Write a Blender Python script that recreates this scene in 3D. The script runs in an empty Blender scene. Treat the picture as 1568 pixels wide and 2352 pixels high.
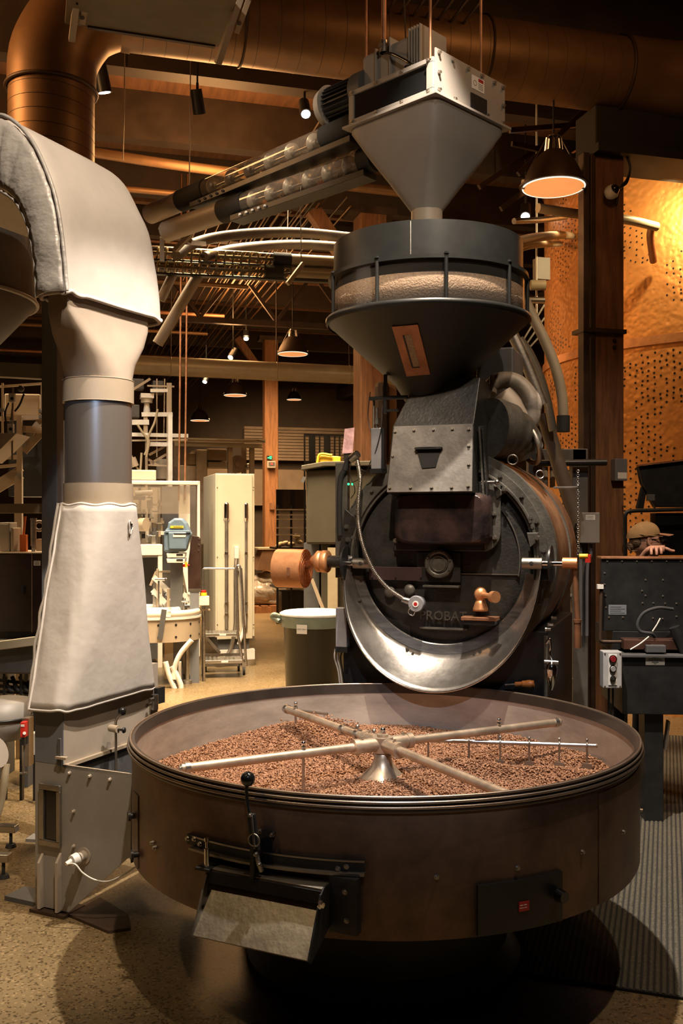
import bpy, math, random
import numpy as np
from mathutils import Vector, Matrix

random.seed(7)
rng = np.random.default_rng(7)
PI = math.pi
SC = bpy.context.scene
COL = SC.collection
# pinhole of the photograph (1568 x 2352): focal length 2215 px, horizon at y = 1190, eye height 1.65 m
K, HX, HY, CH = 2215.0, 784.0, 1190.0, 1.65

# ------------------------------------------------------------------ camera
cam = bpy.data.cameras.new('camera')
cam.sensor_fit = 'VERTICAL'
cam.sensor_height = 24
cam.lens = 24 * K / 2352
cam.shift_y = 14 / 2352
cam.clip_start = 0.05
co = bpy.data.objects.new('camera', cam)
co.location = (0, 0, CH)
co.rotation_euler = (PI / 2, 0, 0)
COL.objects.link(co)
SC.camera = co

# ------------------------------------------------------------------ world and exposure
SC.view_settings.view_transform = 'Standard'
SC.view_settings.look = 'None'
SC.view_settings.gamma = 1
SC.view_settings.use_curve_mapping = False
SC.view_settings.exposure = 0.0
wd = bpy.data.worlds.new('world')
SC.world = wd
wd.use_nodes = True
wd.node_tree.nodes['Background'].inputs[0].default_value = (1.0, .62, .36, 1)
wd.node_tree.nodes['Background'].inputs[1].default_value = 0.02
SC.cycles.use_denoising = True
SC.cycles.max_bounces = 5
SC.cycles.diffuse_bounces = 3
SC.cycles.glossy_bounces = 3
SC.cycles.transmission_bounces = 4
SC.cycles.transparent_max_bounces = 8
SC.cycles.caustics_reflective = False
SC.cycles.caustics_refractive = False
SC.cycles.sample_clamp_indirect = 4.0
SC.cycles.use_light_tree = True


def lamp(name, kind, loc, target, power, col, size=.1, angle=60, blend=.4, sizey=None):
    l = bpy.data.lights.new(name, kind)
    l.energy = power
    l.color = col
    if kind == 'SPOT':
        l.spot_size = math.radians(angle)
        l.spot_blend = blend
        l.shadow_soft_size = size
    elif kind == 'AREA':
        l.size = size
        if sizey:
            l.shape = 'RECTANGLE'
            l.size_y = sizey
        l.spread = math.radians(100)
    else:
        l.shadow_soft_size = size
    o = bpy.data.objects.new(name, l)
    o.location = loc
    if target is not None:
        o.rotation_euler = (Vector(target) - Vector(loc)).to_track_quat('-Z', 'Y').to_euler()
    COL.objects.link(o)
    return o


WARM = (1.0, .72, .42)
WW = (1.0, .80, .58)
NEU = (1.0, .87, .72)
COOL = (.78, .86, 1.0)
ORG = (1.0, .50, .18)
# track spots above the roaster and the duct
lamp('key_spot_light', 'SPOT', (.50, 3.60, 5.05), (.22, 3.95, .9), 1220, NEU, .035, 66, .35)
lamp('right_spot_light', 'SPOT', (1.5, 2.4, 5.0), (.3, 4.2, 1.2), 210, WW, .04, 60, .5)
lamp('roaster_spot_light', 'SPOT', (.35, 1.9, 5.2), (.5, 4.8, 2.0), 90, (.95, .93, .95), .05, 42, .6)
lamp('duct_spot_light', 'SPOT', (-.1, 1.7, 5.2), (-1.1, 4.3, 1.9), 740, WW, .04, 50, .5)
lamp('hopper_spot_light', 'SPOT', (.9, .8, 4.6), (.45, 5, 3.5), 150, WW, .06, 30, .7)
lamp('tray_cool_light', 'SPOT', (.1, -.6, 4.2), (.22, 3.8, .72), 560, (.80, .86, 1.0), .05, 20, 1.0)
lamp('conveyor_spot_light', 'SPOT', (-1.3, 3.4, 5.0), (-.55, 5.6, 3.7), 330, WW, .05, 38, .7)
# packaging hall behind
lamp('hall_light_left', 'AREA', (-2.4, 9.6, 4.7), (-2.2, 10, 0), 120, (1.0, .83, .60), 2.0)
lamp('hall_light_floor', 'AREA', (-.7, 8.0, 4.7), (-.9, 8.6, 0), 290, (1.0, .76, .47), 1.4)
lamp('hall_light_far', 'AREA', (-1.5, 16, 4.6), (-1.5, 16.5, 0), 260, (1.0, .66, .34), 2.5)
lamp('hall_light_end', 'AREA', (-2.0, 22.5, 4.6), (-1.5, 25.5, 1.5), 130, (1.0, .66, .34), 2.0)
lamp('hall_light_side', 'AREA', (-4.2, 6.6, 4.6), (-3.6, 7, 0), 150, (1.0, .74, .42), 1.5)
# copper silo wall washers, and a fill on the clear duct
lamp('silo_spot_light', 'SPOT', (2.60, 7.50, 4.22), (2.5, 8.25, 3.85), 80, (1.0, .72, .36), .04, 150, 1.0)
lamp('duct_highlight_fill', 'SPOT', (-.75, .3, 3.3), (-1.10, 4.35, 1.98), 150, (.55, .72, 1.0), .04, 9, .8)  # added cool fill, only to give the clear pipe a bluish highlight
lamp('silo_low_light', 'SPOT', (1.5, 7.7, 4.4), (2.35, 8.9, 2.2), 11, (1.0, .50, .2), .05, 60, .8)
# floor in front and right side
lamp('floor_spot_light', 'SPOT', (-2.2, 1.5, 5.0), (-1.6, 3.2, 0), 120, (1.0, .70, .36), .06, 55, .7)
lamp('console_spot_light', 'SPOT', (2.2, 3.6, 5.0), (1.95, 5.9, 1.2), 260, (1.0, .74, .50), .06, 56, .7)
# fill on the person, warm light spilling on ducts and roof
lamp('person_fill_light', 'SPOT', (2.0, 4.3, 5.0), (1.93, 5.9, 1.45), 170, (1.0, .80, .60), .05, 16, .6)  # added fill that brightens face and cap, no fixture of the hall
lamp('roof_light_near', 'POINT', (1.8, 4.7, 5.0), None, 30, ORG, .3)
lamp('roof_light_left', 'POINT', (-2.9, 5.6, 4.5), None, 70, ORG, .3)
lamp('roof_light_mid', 'POINT', (-1.2, 8.6, 4.7), None, 110, ORG, .5)
lamp('roof_light_far', 'POINT', (-1.6, 14, 4.6), None, 150, ORG, .5)


# ------------------------------------------------------------------ materials
def rgb(r, g, b):
    f = lambda c: (c / 255 / 12.92) if c <= 10 else ((c / 255 + .055) / 1.055) ** 2.4
    return (f(r), f(g), f(b))


def mat(name, col, rough=.5, metal=0., var=.18, scale=6., bump=0., bscale=60., col2=None, trans=0., emit=0., spec=.5,
        stretch=None, alpha=1., coat=0.):
    m = bpy.data.materials.new(name)
    m.use_nodes = True
    nt = m.node_tree
    b = nt.nodes['Principled BSDF']
    b.inputs['Roughness'].default_value = rough
    b.inputs['Metallic'].default_value = metal
    b.inputs['Specular IOR Level'].default_value = spec
    b.inputs['Coat Weight'].default_value = coat
    if trans:
        b.inputs['Transmission Weight'].default_value = trans
    b.inputs['Alpha'].default_value = alpha
    tc = nt.nodes.new('ShaderNodeTexCoord')
    mp = nt.nodes.new('ShaderNodeMapping')
    nt.links.new(tc.outputs['Object'], mp.inputs[0])
    if stretch:
        mp.inputs['Scale'].default_value = stretch
    n = nt.nodes.new('ShaderNodeTexNoise')
    n.inputs['Scale'].default_value = scale
    n.inputs['Detail'].default_value = 5
    n.inputs['Roughness'].default_value = .65
    nt.links.new(mp.outputs[0], n.inputs['Vector'])
    r = nt.nodes.new('ShaderNodeValToRGB')
    c2 = col2 if col2 else tuple(c * (1 - var) for c in col)
    c1 = col if col2 else tuple(min(1, c * (1 + var * .6)) for c in col)
    r.color_ramp.elements[0].position = .34
    r.color_ramp.elements[1].position = .66
    r.color_ramp.elements[0].color = (*c2, 1)
    r.color_ramp.elements[1].color = (*c1, 1)
    nt.links.new(n.outputs['Fac'], r.inputs[0])
    nt.links.new(r.outputs[0], b.inputs['Base Color'])
    rr = nt.nodes.new('ShaderNodeMapRange')
    rr.inputs[3].default_value = max(0, rough * .82)
    rr.inputs[4].default_value = min(1, rough * 1.2)
    nt.links.new(n.outputs['Fac'], rr.inputs[0])
    nt.links.new(rr.outputs[0], b.inputs['Roughness'])
    if bump:
        n2 = nt.nodes.new('ShaderNodeTexNoise')
        n2.inputs['Scale'].default_value = bscale
        n2.inputs['Detail'].default_value = 3
        nt.links.new(mp.outputs[0], n2.inputs['Vector'])
        bp = nt.nodes.new('ShaderNodeBump')
        bp.inputs['Strength'].default_value = bump
        bp.inputs['Distance'].default_value = .02
        nt.links.new(n2.outputs['Fac'], bp.inputs['Height'])
        nt.links.new(bp.outputs[0], b.inputs['Normal'])
    if emit:
        b.inputs['Emission Color'].default_value = (*col, 1)
        b.inputs['Emission Strength'].default_value = emit
    return m


M = {}
M['steel'] = mat('brushed_steel', (.52, .50, .48), .32, 1., .2, 9, stretch=(1, 1, 6))
M['steel_dull'] = mat('dull_steel', (.42, .38, .33), .45, 1., .3, 5, .05)
M['chrome'] = mat('chrome', (.85, .84, .83), .12, 1., .05)
M['tray_out'] = mat('tray_brown_steel', (.165, .100, .064), .42, .5, .5, 4.0, .04, 20)
M['tray_in'] = mat('tray_inner_steel', (.50, .43, .37), .36, .45, .25, 4, .03, 30, stretch=(1, 1, 3))
M['rim'] = mat('rim_dark_steel', (.10, .082, .07), .38, .8, .2)
M['rim_bright'] = mat('rim_bright_steel', (.40, .31, .24), .35, .9, .2)
M['brass'] = mat('worn_brass_steel', (.60, .48, .36), .40, .75, .25, 12)
M['cast'] = mat('black_cast_iron', (.045, .042, .038), .45, .35, .35, 9, .12, 70)
M['cast2'] = mat('grey_cast_iron', (.15, .14, .12), .45, .5, .35, 7, .1, 60)
M['black'] = mat('black_paint', (.016, .016, .017), .4, 0., .3, 10)
M['black_gloss'] = mat('glossy_black', (.010, .010, .010), .12, 0., .1, spec=.7)
M['rubber'] = mat('black_rubber', (.02, .02, .02), .75, 0., .2)
M['hopper_green'] = mat('hopper_dark_green', (.011, .011, .007), .5, .0, .2, 6)
M['hopper_ring'] = mat('hopper_ring_grey', (.030, .030, .028), .36, .35, .2, 5)
M['grey'] = mat('machine_grey', (.30, .28, .26), .5, .1, .12, 4, .03, 200)
M['grey_warm'] = mat('warm_grey_paint', (.42, .36, .30), .5, .05, .1, 4)
M['grey_blue'] = mat('blue_grey_paint', (.18, .19, .215), .5, .1, .12, 4)
M['grey_dark'] = mat('dark_grey_paint', (.10, .10, .105), .5, .1, .2, 5)
M['tan'] = mat('tan_paint', (.40, .32, .235), .5, 0., .08, 4)
M['beige_cone'] = mat('beige_painted_duct', (.40, .33, .27), .45, .05, .1, 4)
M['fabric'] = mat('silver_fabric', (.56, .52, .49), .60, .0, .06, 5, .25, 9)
M['fabric_side'] = mat('silver_fabric_side', (.42, .40, .39), .42, .1, .1, 5, .5, 14, stretch=(1, 1, 1.5))  # quilted cheek cloth, base colour darkened for the side turned from the light
M['copper'] = mat('brushed_copper', (.82, .38, .17), .40, .65, .15, 14, .05, 90)
M['copper_face'] = mat('engraved_copper', (.72, .30, .13), .45, 1., .35, 30, .2, 60)
M['copper_dull'] = mat('dull_copper', (.45, .22, .12), .5, .8, .3, 10)
M['copper_worn'] = mat('worn_copper_body', (.40, .22, .12), .45, .6, .45, 4, .06, 30, col2=(.16, .07, .04))
M['red'] = mat('red_plastic', (.62, .03, .02), .4)
M['red_lamp'] = mat('red_lamp', (.20, .015, .02), .2)
M['yellow'] = mat('yellow_plastic', (.80, .50, .03), .45)
M['white'] = mat('white_paint', (.78, .72, .62), .4, 0, .05, 3)
M['cream'] = mat('cream_paint', (.58, .52, .40), .42, 0, .06, 3)
M['offwhite'] = mat('offwhite_plastic', (.75, .72, .68), .35)
M['blue'] = mat('blue_grey_plastic', (.12, .18, .26), .4, 0, .15, 5)
M['brown_panel'] = mat('dark_brown_panel', (.04, .022, .018), .3, 0, .3, 8)
M['wood'] = mat('timber', (.22, .10, .045), .6, 0, .4, 5, .15, 30, stretch=(6, 6, .6))
M['wood_light'] = mat('light_timber', (.34, .15, .06), .6, 0, .35, 5, .1, 30, stretch=(6, 6, .6))
M['iron_brown'] = mat('brown_iron', (.075, .045, .03), .5, .4, .35, 5, .05)
M['roof_wood'] = mat('roof_boards', (.20, .095, .045), .7, 0, .3, 3, stretch=(8, .6, 1))
M['beam'] = mat('dark_roof_beam', (.055, .035, .022), .65, 0, .3, 4)
M['duct'] = mat('spiral_duct', (.26, .145, .07), .45, .5, .2, 3)
M['pipe_cream'] = mat('cream_pipe', (.42, .35, .24), .4, .1, .1)
M['lens_edge'] = mat('lens_edge', (1.0, .88, .66), .3, emit=1.6)
M['grey_post'] = mat('dim_grey_paint', (.12, .11, .10), .5)
M['pipe_dim'] = mat('dim_pipe', (.19, .15, .115), .45, .2, .2)
M['lens'] = mat('lamp_lens', (1.0, .38, .12), .3, emit=.75)
M['bulb'] = mat('lamp_bulb', (1.0, .93, .86), .3, emit=14)
M['green_led'] = mat('green_display', (.03, .9, .25), .3, emit=2.5)
M['red_led'] = mat('red_display', (1, .05, .03), .3, emit=2.0)
M['paper'] = mat('white_label', (.80, .77, .74), .5, 0, .02)
M['ink'] = mat('printed_ink', (.03, .03, .035), .6)
M['plate_red'] = mat('red_name_plate', (.45, .02, .02), .35)
M['skin'] = mat('skin', (.62, .33, .23), .5, 0, .1, 20)
M['cap'] = mat('tan_cap_cloth', (.40, .25, .11), .8, 0, .15, 30, .2, 200)
M['cap_bill'] = mat('cap_bill_cloth', (.42, .20, .12), .8)
M['hair'] = mat('grey_brown_hair', (.17, .11, .065), .7, 0, .4, 60, .5, 120)
M['cloth_dark'] = mat('dark_grey_cloth', (.04, .04, .045), .8)
M['plastic_wrap'] = mat('plastic_wrap', (.45, .40, .36), .16, 0, .3, 7, .9, 9)
M['sack'] = mat('burlap_sack', (.42, .33, .20), .85, 0, .25, 10, .3, 30)
M['bin_liner'] = mat('pale_green_liner', (.24, .28, .22), .25, 0, .15, 9, .4, 18)
M['bin'] = mat('dark_olive_bin', (.016, .015, .010), .35, 0, .2)
M['wall'] = mat('hall_wall', (.09, .06, .04), .75, 0, .3, 1.5, .05)
M['wall_pale'] = mat('pale_wall_band', (.34, .24, .16), .75, 0, .2, 2)
M['beans_green'] = mat('green_coffee', (.60, .44, .29), .6, 0, .3, 90, .5, 120, col2=(.36, .24, .15))
M['booklet'] = mat('mauve_poster', (.42, .28, .36), .6, 0, .5, 9)


def glass_mat(name, col, rough=.05, alpha=.22, haze=0., hcol=(.5, .45, .4)):
    m = bpy.data.materials.new(name)
    m.use_nodes = True
    nt = m.node_tree
    nt.nodes.clear()
    out = nt.nodes.new('ShaderNodeOutputMaterial')
    tr = nt.nodes.new('ShaderNodeBsdfTransparent')
    tr.inputs[0].default_value = (*col, 1)
    gl = nt.nodes.new('ShaderNodeBsdfGlossy')
    gl.inputs['Roughness'].default_value = rough
    gl.inputs[0].default_value = (.9, .9, .92, 1)
    fr = nt.nodes.new('ShaderNodeLayerWeight')
    fr.inputs[0].default_value = .5
    pw = nt.nodes.new('ShaderNodeMath')
    pw.operation = 'POWER'
    pw.inputs[1].default_value = 4.0
    ad = nt.nodes.new('ShaderNodeMath')
    ad.operation = 'MULTIPLY_ADD'
    ad.inputs[1].default_value = .75
    ad.inputs[2].default_value = .04 + alpha * .12
    n = nt.nodes.new('ShaderNodeTexNoise')
    n.inputs['Scale'].default_value = 3
    mx = nt.nodes.new('ShaderNodeMixShader')
    nt.links.new(fr.outputs[1], pw.inputs[0])
    nt.links.new(pw.outputs[0], ad.inputs[0])
    nt.links.new(ad.outputs[0], mx.inputs[0])
    if haze:
        df = nt.nodes.new('ShaderNodeBsdfDiffuse')
        df.inputs[0].default_value = (*hcol, 1)
        m2 = nt.nodes.new('ShaderNodeMixShader')
        m2.inputs[0].default_value = haze
        nt.links.new(tr.outputs[0], m2.inputs[1])
        nt.links.new(df.outputs[0], m2.inputs[2])
        tr = m2
    nt.links.new(tr.outputs[0], mx.inputs[1])
    nt.links.new(gl.outputs[0], mx.inputs[2])
    nt.links.new(mx.outputs[0], out.inputs[0])
    return m


M['girder'] = mat('blackened_girder', (.020, .016, .012), .7, 0, .3)
M['glass'] = glass_mat('clear_acrylic', (.90, .88, .84), .05, .22, .14, (.7, .6, .5))
M['glass_smoke'] = glass_mat('smoked_acrylic', (.42, .39, .37), .30, 1.6, .5, (.26, .22, .19))
M['glass_hopper'] = glass_mat('hopper_glass', (.80, .77, .75), .06, .2, .06)


# ------------------------------------------------------------------ mesh builder
def frameM(origin, ang):
    return Matrix.Translation(Vector(origin)) @ Matrix.Rotation(ang, 4, 'Z')


class Frame:
    """A vertical-axis frame standing on the floor; at()/atx() find the local point a photo pixel shows on a plane of the object."""

    def __init__(s, ox, oy, deg):
        s.o = Vector((ox, oy, 0))
        s.a = math.radians(deg)
        s.ux = Vector((math.cos(s.a), math.sin(s.a), 0))
        s.uy = Vector((-math.sin(s.a), math.cos(s.a), 0))

    def at(s, px, py, y=0.):
        k = (px - HX) / K
        x = (k * (s.o.y + y * s.uy.y) - s.o.x - y * s.uy.x) / (s.ux.x - k * s.ux.y)
        d = s.o.y + x * s.ux.y + y * s.uy.y
        return Vector((x, y, CH - (py - HY) / K * d))

    def atx(s, px, py, x=0.):
        k = (px - HX) / K
        y = (k * (s.o.y + x * s.ux.y) - s.o.x - x * s.ux.x) / (s.uy.x - k * s.uy.y)
        d = s.o.y + x * s.ux.y + y * s.uy.y
        return Vector((x, y, CH - (py - HY) / K * d))

    def loc(s, w):
        w = Vector(w) - s.o
        return Vector((w.dot(s.ux), w.dot(s.uy), w.z))


def W(px, py, d):
    return Vector(((px - HX) / K * d, d, CH - (py - HY) / K * d))


def axes(d):
    d = Vector(d).normalized()
    a = Vector((0, 0, 1)) if abs(d.z) < .9 else Vector((1, 0, 0))
    u = d.cross(a).normalized()
    return u, u.cross(d).normalized(), d


def smooth_path(pts, n=6):
    pts = [Vector(p) for p in pts]
    if len(pts) < 3:
        return pts
    P = [pts[0] * 2 - pts[1]] + pts + [pts[-1] * 2 - pts[-2]]
    out = []
    for i in range(1, len(P) - 2):
        for k in range(n):
            t = k / n
            out.append(.5 * ((2 * P[i]) + (P[i + 1] - P[i - 1]) * t + (2 * P[i - 1] - 5 * P[i] + 4 * P[i + 1] - P[i + 2]) * t * t
                             + (3 * P[i] - P[i - 1] - 3 * P[i + 1] + P[i + 2]) * t ** 3))
    out.append(pts[-1])
    return out


class MB:
    def __init__(s, xf=None):
        s.v, s.f, s.sm = [], [], []
        s.M = xf

    def add(s, vs, fs, sm=False):
        n = len(s.v)
        for v in vs:
            v = Vector(v)
            s.v.append(tuple(s.M @ v) if s.M else tuple(v))
        s.f += [tuple(i + n for i in f) for f in fs]
        s.sm += [sm] * len(fs)
        return s

    def box(s, c, size, R=None):
        c = Vector(c)
        h = Vector(size) / 2
        vs = []
        for z in (-1, 1):
            for y in (-1, 1):
                for x in (-1, 1):
                    p = Vector((x * h.x, y * h.y, z * h.z))
                    if R:
                        p = R @ p
                    vs.append(c + p)
        return s.add(vs, [(0, 2, 3, 1), (4, 5, 7, 6), (0, 1, 5, 4), (2, 6, 7, 3), (0, 4, 6, 2), (1, 3, 7, 5)])

    def bx(s, x0, x1, y0, y1, z0, z1):
        return s.box(((x0 + x1) / 2, (y0 + y1) / 2, (z0 + z1) / 2), (x1 - x0, y1 - y0, z1 - z0))

    def bar(s, p0, p1, w, h, up=None):
        p0, p1 = Vector(p0), Vector(p1)
        d = (p1 - p0).normalized()
        a = Vector(up) if up else (Vector((0, 0, 1)) if abs(d.z) < .95 else Vector((0, 1, 0)))
        u = d.cross(a).normalized()
        v = u.cross(d)
        vs = []
        for p in (p0, p1):
            for a_, b_ in ((-1, -1), (1, -1), (1, 1), (-1, 1)):
                vs.append(p + u * a_ * w / 2 + v * b_ * h / 2)
        return s.add(vs, [(0, 1, 2, 3), (7, 6, 5, 4), (0, 4, 5, 1), (1, 5, 6, 2), (2, 6, 7, 3), (3, 7, 4, 0)])

    def cyl(s, p0, p1, r0, r1=None, n=20, caps=True):
        p0, p1 = Vector(p0), Vector(p1)
        r1 = r0 if r1 is None else r1
        u, v, d = axes(p1 - p0)
        vs = []
        for p, r in ((p0, r0), (p1, r1)):
            for i in range(n):
                a = 2 * PI * i / n
                vs.append(p + u * math.cos(a) * r + v * math.sin(a) * r)
        s.add(vs, [(i, (i + 1) % n, n + (i + 1) % n, n + i) for i in range(n)], n > 8)
        if caps:
            s.add(vs[:n], [tuple(range(n))[::-1]])
            s.add(vs[n:], [tuple(range(n))])
        return s

    def tube(s, pts, r, n=10, sub=6, caps=True, flat=1.):
        pts = smooth_path(pts, sub)
        rings = []
        u = None
        for i, p in enumerate(pts):
            d = (pts[min(i + 1, len(pts) - 1)] - pts[max(i - 1, 0)]).normalized()
            if u is None:
                u = axes(d)[0]
            u = (u - d * u.dot(d)).normalized()
            v = d.cross(u)
            rr = r[min(i * len(r) // len(pts), len(r) - 1)] if isinstance(r, (list, tuple)) else r
            rings.append([p + u * math.cos(2 * PI * k / n) * rr + v * math.sin(2 * PI * k / n) * rr * flat for k in range(n)])
        return s.loft(rings, caps=caps)

    def loft(s, rings, closed=True, caps=True, sm=True, loop=False):
        n = len(rings[0])
        vs = [p for r in rings for p in r]
        fs = []
        m = len(rings)
        for i in range(m if loop else m - 1):
            j = (i + 1) % m
            for k in range(n if closed else n - 1):
                l = (k + 1) % n
                fs.append((i * n + k, i * n + l, j * n + l, j * n + k))
        s.add(vs, fs, sm)
        if caps and closed and not loop:
            s.add(rings[0], [tuple(range(n))[::-1]])
            s.add(rings[-1], [tuple(range(n))])
        return s

    def lathe(s, prof, c=(0, 0, 0), R=None, n=64, a0=0., a1=2 * PI, sm=True):
        """prof: closed or open list of (r, z) swept about the local z axis."""
        c = Vector(c)
        full = abs(a1 - a0 - 2 * PI) < 1e-6
        rings = []
        for i in range(n if full else n + 1):
            a = a0 + (a1 - a0) * i / n
            ring = []
            for r, z in prof:
                p = Vector((math.cos(a) * r, math.sin(a) * r, z))
                ring.append(c + (R @ p if R else p))
            rings.append(ring)
        return s.loft(rings, closed=False, caps=False, sm=sm, loop=full)

    def ring(s, prof, c=(0, 0, 0), R=None, n=64, a0=0., a1=2 * PI):
        """closed profile (solid ring or arc) swept about local z, flat-shaded between profile sides."""
        m = len(prof)
        for i in range(m):
            s.lathe([prof[i], prof[(i + 1) % m]], c, R, n, a0, a1)
        if abs(a1 - a0 - 2 * PI) > 1e-6:
            for a in (a0, a1):
                vs = []
                for r, z in prof:
                    p = Vector((math.cos(a) * r, math.sin(a) * r, z))
                    vs.append(Vector(c) + (R @ p if R else p))
                s.add(vs, [tuple(range(m))])
        return s

    def prism(s, pts, t, R=None):
        """pts: 3-D polygon, extruded by vector t."""
        t = Vector(t)
        a = [Vector(p) for p in pts]
        b = [p + t for p in a]
        n = len(a)
        return s.add(a + b, [tuple(range(n))[::-1], tuple(range(n, 2 * n))] + [(i, (i + 1) % n, n + (i + 1) % n, n + i) for i in range(n)])

    def sphere(s, c, r, n=16, sc=(1, 1, 1), R=None):
        c = Vector(c)
        rings = []
        m = max(6, n // 2)
        for i in range(m + 1):
            ph = PI * i / m
            ring = []
            for k in range(n):
                a = 2 * PI * k / n
                p = Vector((math.sin(ph) * math.cos(a) * sc[0], math.sin(ph) * math.sin(a) * sc[1], math.cos(ph) * sc[2])) * r
                ring.append(c + (R @ p if R else p))
            rings.append(ring)
        return s.loft(rings, caps=False)

    def torus(s, c, R_, r, axis=(0, 0, 1), n=32, m=8, a0=0., a1=2 * PI):
        u, v, d = axes(axis)
        c = Vector(c)
        rings = []
        full = abs(a1 - a0 - 2 * PI) < 1e-6
        for i in range(n if full else n + 1):
            a = a0 + (a1 - a0) * i / n
            e = u * math.cos(a) + v * math.sin(a)
            rings.append([c + e * (R_ + r * math.cos(2 * PI * k / m)) + d * r * math.sin(2 * PI * k / m) for k in range(m)])
        return s.loft(rings, caps=not full, loop=full)

    def hexa(s, c, axis, r, h, n=6):
        c = Vector(c)
        return s.cyl(c, c + Vector(axis).normalized() * h, r, r, n)

    def build(s, name, m, parent=None, bev=0., solid=0.):
        me = bpy.data.meshes.new(name)
        me.from_pydata(s.v, [], s.f)
        me.polygons.foreach_set('use_smooth', s.sm)
        me.materials.append(M[m] if isinstance(m, str) else m)
        me.update()
        o = bpy.data.objects.new(name, me)
        if parent is not None:
            o.parent = parent
        COL.objects.link(o)
        if solid:
            md = o.modifiers.new('s', 'SOLIDIFY')
            md.thickness = solid
            md.offset = 0
        if bev:
            md = o.modifiers.new('b', 'BEVEL')
            md.width = bev
            md.segments = 2
            md.limit_method = 'ANGLE'
            md.angle_limit = math.radians(50)
        return o


def tag(o, label, cat, group=None, kind=None):
    o['label'] = label
    o['category'] = cat
    if group:
        o['group'] = group
    if kind:
        o['kind'] = kind
    return o


def thing(name, label, cat, loc=(0, 0, 0), rz=0., group=None):
    o = bpy.data.objects.new(name, None)
    o.empty_display_size = .1
    o.location = loc
    o.rotation_euler = (0, 0, rz)
    COL.objects.link(o)
    return tag(o, label, cat, group)


def fthing(name, label, cat, fr, group=None):
    return thing(name, label, cat, fr.o, fr.a, group)


def struct(o):
    o['kind'] = 'structure'
    return o


_bm = {}


def bolt(parent, c, axis, r=.008, h=.008, m='steel_dull', name='bolt'):
    key = (r, h, m)
    if key not in _bm:
        b = MB()
        b.cyl((0, 0, 0), (0, 0, h * .25), r * 1.35, n=14)
        b.cyl((0, 0, h * .25), (0, 0, h), r, r * .92, n=6)
        o = b.build(name, m, parent)
        _bm[key] = o.data
    else:
        o = bpy.data.objects.new(name, _bm[key])
        o.parent = parent
        COL.objects.link(o)
    o.location = c
    o.rotation_euler = Vector(axis).to_track_quat('Z', 'Y').to_euler()
    return o


def copy_tree(o, parent=None):
    c = o.copy()
    COL.objects.link(c)
    c.parent = parent
    for ch in list(o.children):
        copy_tree(ch, c)
    return c


def text(body, size, m, parent, R, c, name='lettering', extr=.0006, align='CENTER', sx=1.):
    cu = bpy.data.curves.new(name, 'FONT')
    cu.body = body
    cu.size = size
    cu.extrude = extr
    cu.align_x = align
    cu.align_y = 'CENTER'
    cu.resolution_u = 2
    o = bpy.data.objects.new(name, cu)
    dg = bpy.context.evaluated_depsgraph_get()
    COL.objects.link(o)
    dg.update()
    me = bpy.data.meshes.new_from_object(o.evaluated_get(dg))
    bpy.data.objects.remove(o)
    me.name = name
    me.materials.clear()
    me.materials.append(M[m])
    o = bpy.data.objects.new(name, me)
    o.parent = parent
    o.matrix_local = Matrix.Translation(Vector(c)) @ R.to_4x4() @ Matrix.Diagonal((sx, 1, 1, 1))
    COL.objects.link(o)
    return o


def facing(normal):
    """rotation taking text in XY (reads along +X, normal +Z) onto a wall with the given outward normal, upright."""
    n = Vector(normal).normalized()
    up = Vector((0, 0, 1))
    x = up.cross(n).normalized()
    y = n.cross(x)
    return Matrix((x, y, n)).transposed()
# ------------------------------------------------------------------ the hall (building grid turned 15.5 degrees)
B = Frame(0, 0, 15.5)


def bw(x, y, z):
    return B.o + B.ux * x + B.uy * y + Vector((0, 0, z))


def room_box(name, m, x0, x1, y0, y1, z0, z1, **k):
    o = MB().bx(x0, x1, y0, y1, z0, z1).build(name, m, **k)
    o.rotation_euler = (0, 0, B.a)
    return struct(o)


def terrazzo():
    m = bpy.data.materials.new('terrazzo_floor')
    m.use_nodes = True
    nt = m.node_tree
    b = nt.nodes['Principled BSDF']
    tc = nt.nodes.new('ShaderNodeTexCoord')
    n = nt.nodes.new('ShaderNodeTexNoise')
    n.inputs['Scale'].default_value = 1.3
    n.inputs['Detail'].default_value = 6
    r = nt.nodes.new('ShaderNodeValToRGB')
    r.color_ramp.elements[0].position = .3
    r.color_ramp.elements[1].position = .7
    r.color_ramp.elements[0].color = (.155, .108, .055, 1)
    r.color_ramp.elements[1].color = (.25, .18, .095, 1)
    v = nt.nodes.new('ShaderNodeTexVoronoi')
    v.inputs['Scale'].default_value = 120
    mr = nt.nodes.new('ShaderNodeValToRGB')
    e = mr.color_ramp
    e.elements[0].color = (.42, .40, .36, 1)
    e.elements[1].color = (1, 1, 1, 1)
    e.elements[0].position = .12
    e.elements[1].position = .2
    x = e.elements.new(.90)
    x.color = (1, 1, 1, 1)
    x = e.elements.new(.94)
    x.color = (1.5, 1.5, 1.5, 1)
    sep = nt.nodes.new('ShaderNodeSeparateColor')
    mul = nt.nodes.new('ShaderNodeMix')
    mul.data_type = 'RGBA'
    mul.blend_type = 'MULTIPLY'
    mul.inputs[0].default_value = 1
    nt.links.new(tc.outputs['Object'], n.inputs['Vector'])
    nt.links.new(tc.outputs['Object'], v.inputs['Vector'])
    nt.links.new(n.outputs['Fac'], r.inputs[0])
    nt.links.new(v.outputs['Color'], sep.inputs[0])
    nt.links.new(sep.outputs[0], mr.inputs[0])
    nt.links.new(r.outputs[0], mul.inputs[6])
    nt.links.new(mr.outputs[0], mul.inputs[7])
    nt.links.new(mul.outputs[2], b.inputs['Base Color'])
    b.inputs['Roughness'].default_value = .34
    b.inputs['Specular IOR Level'].default_value = .35
    return m


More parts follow.
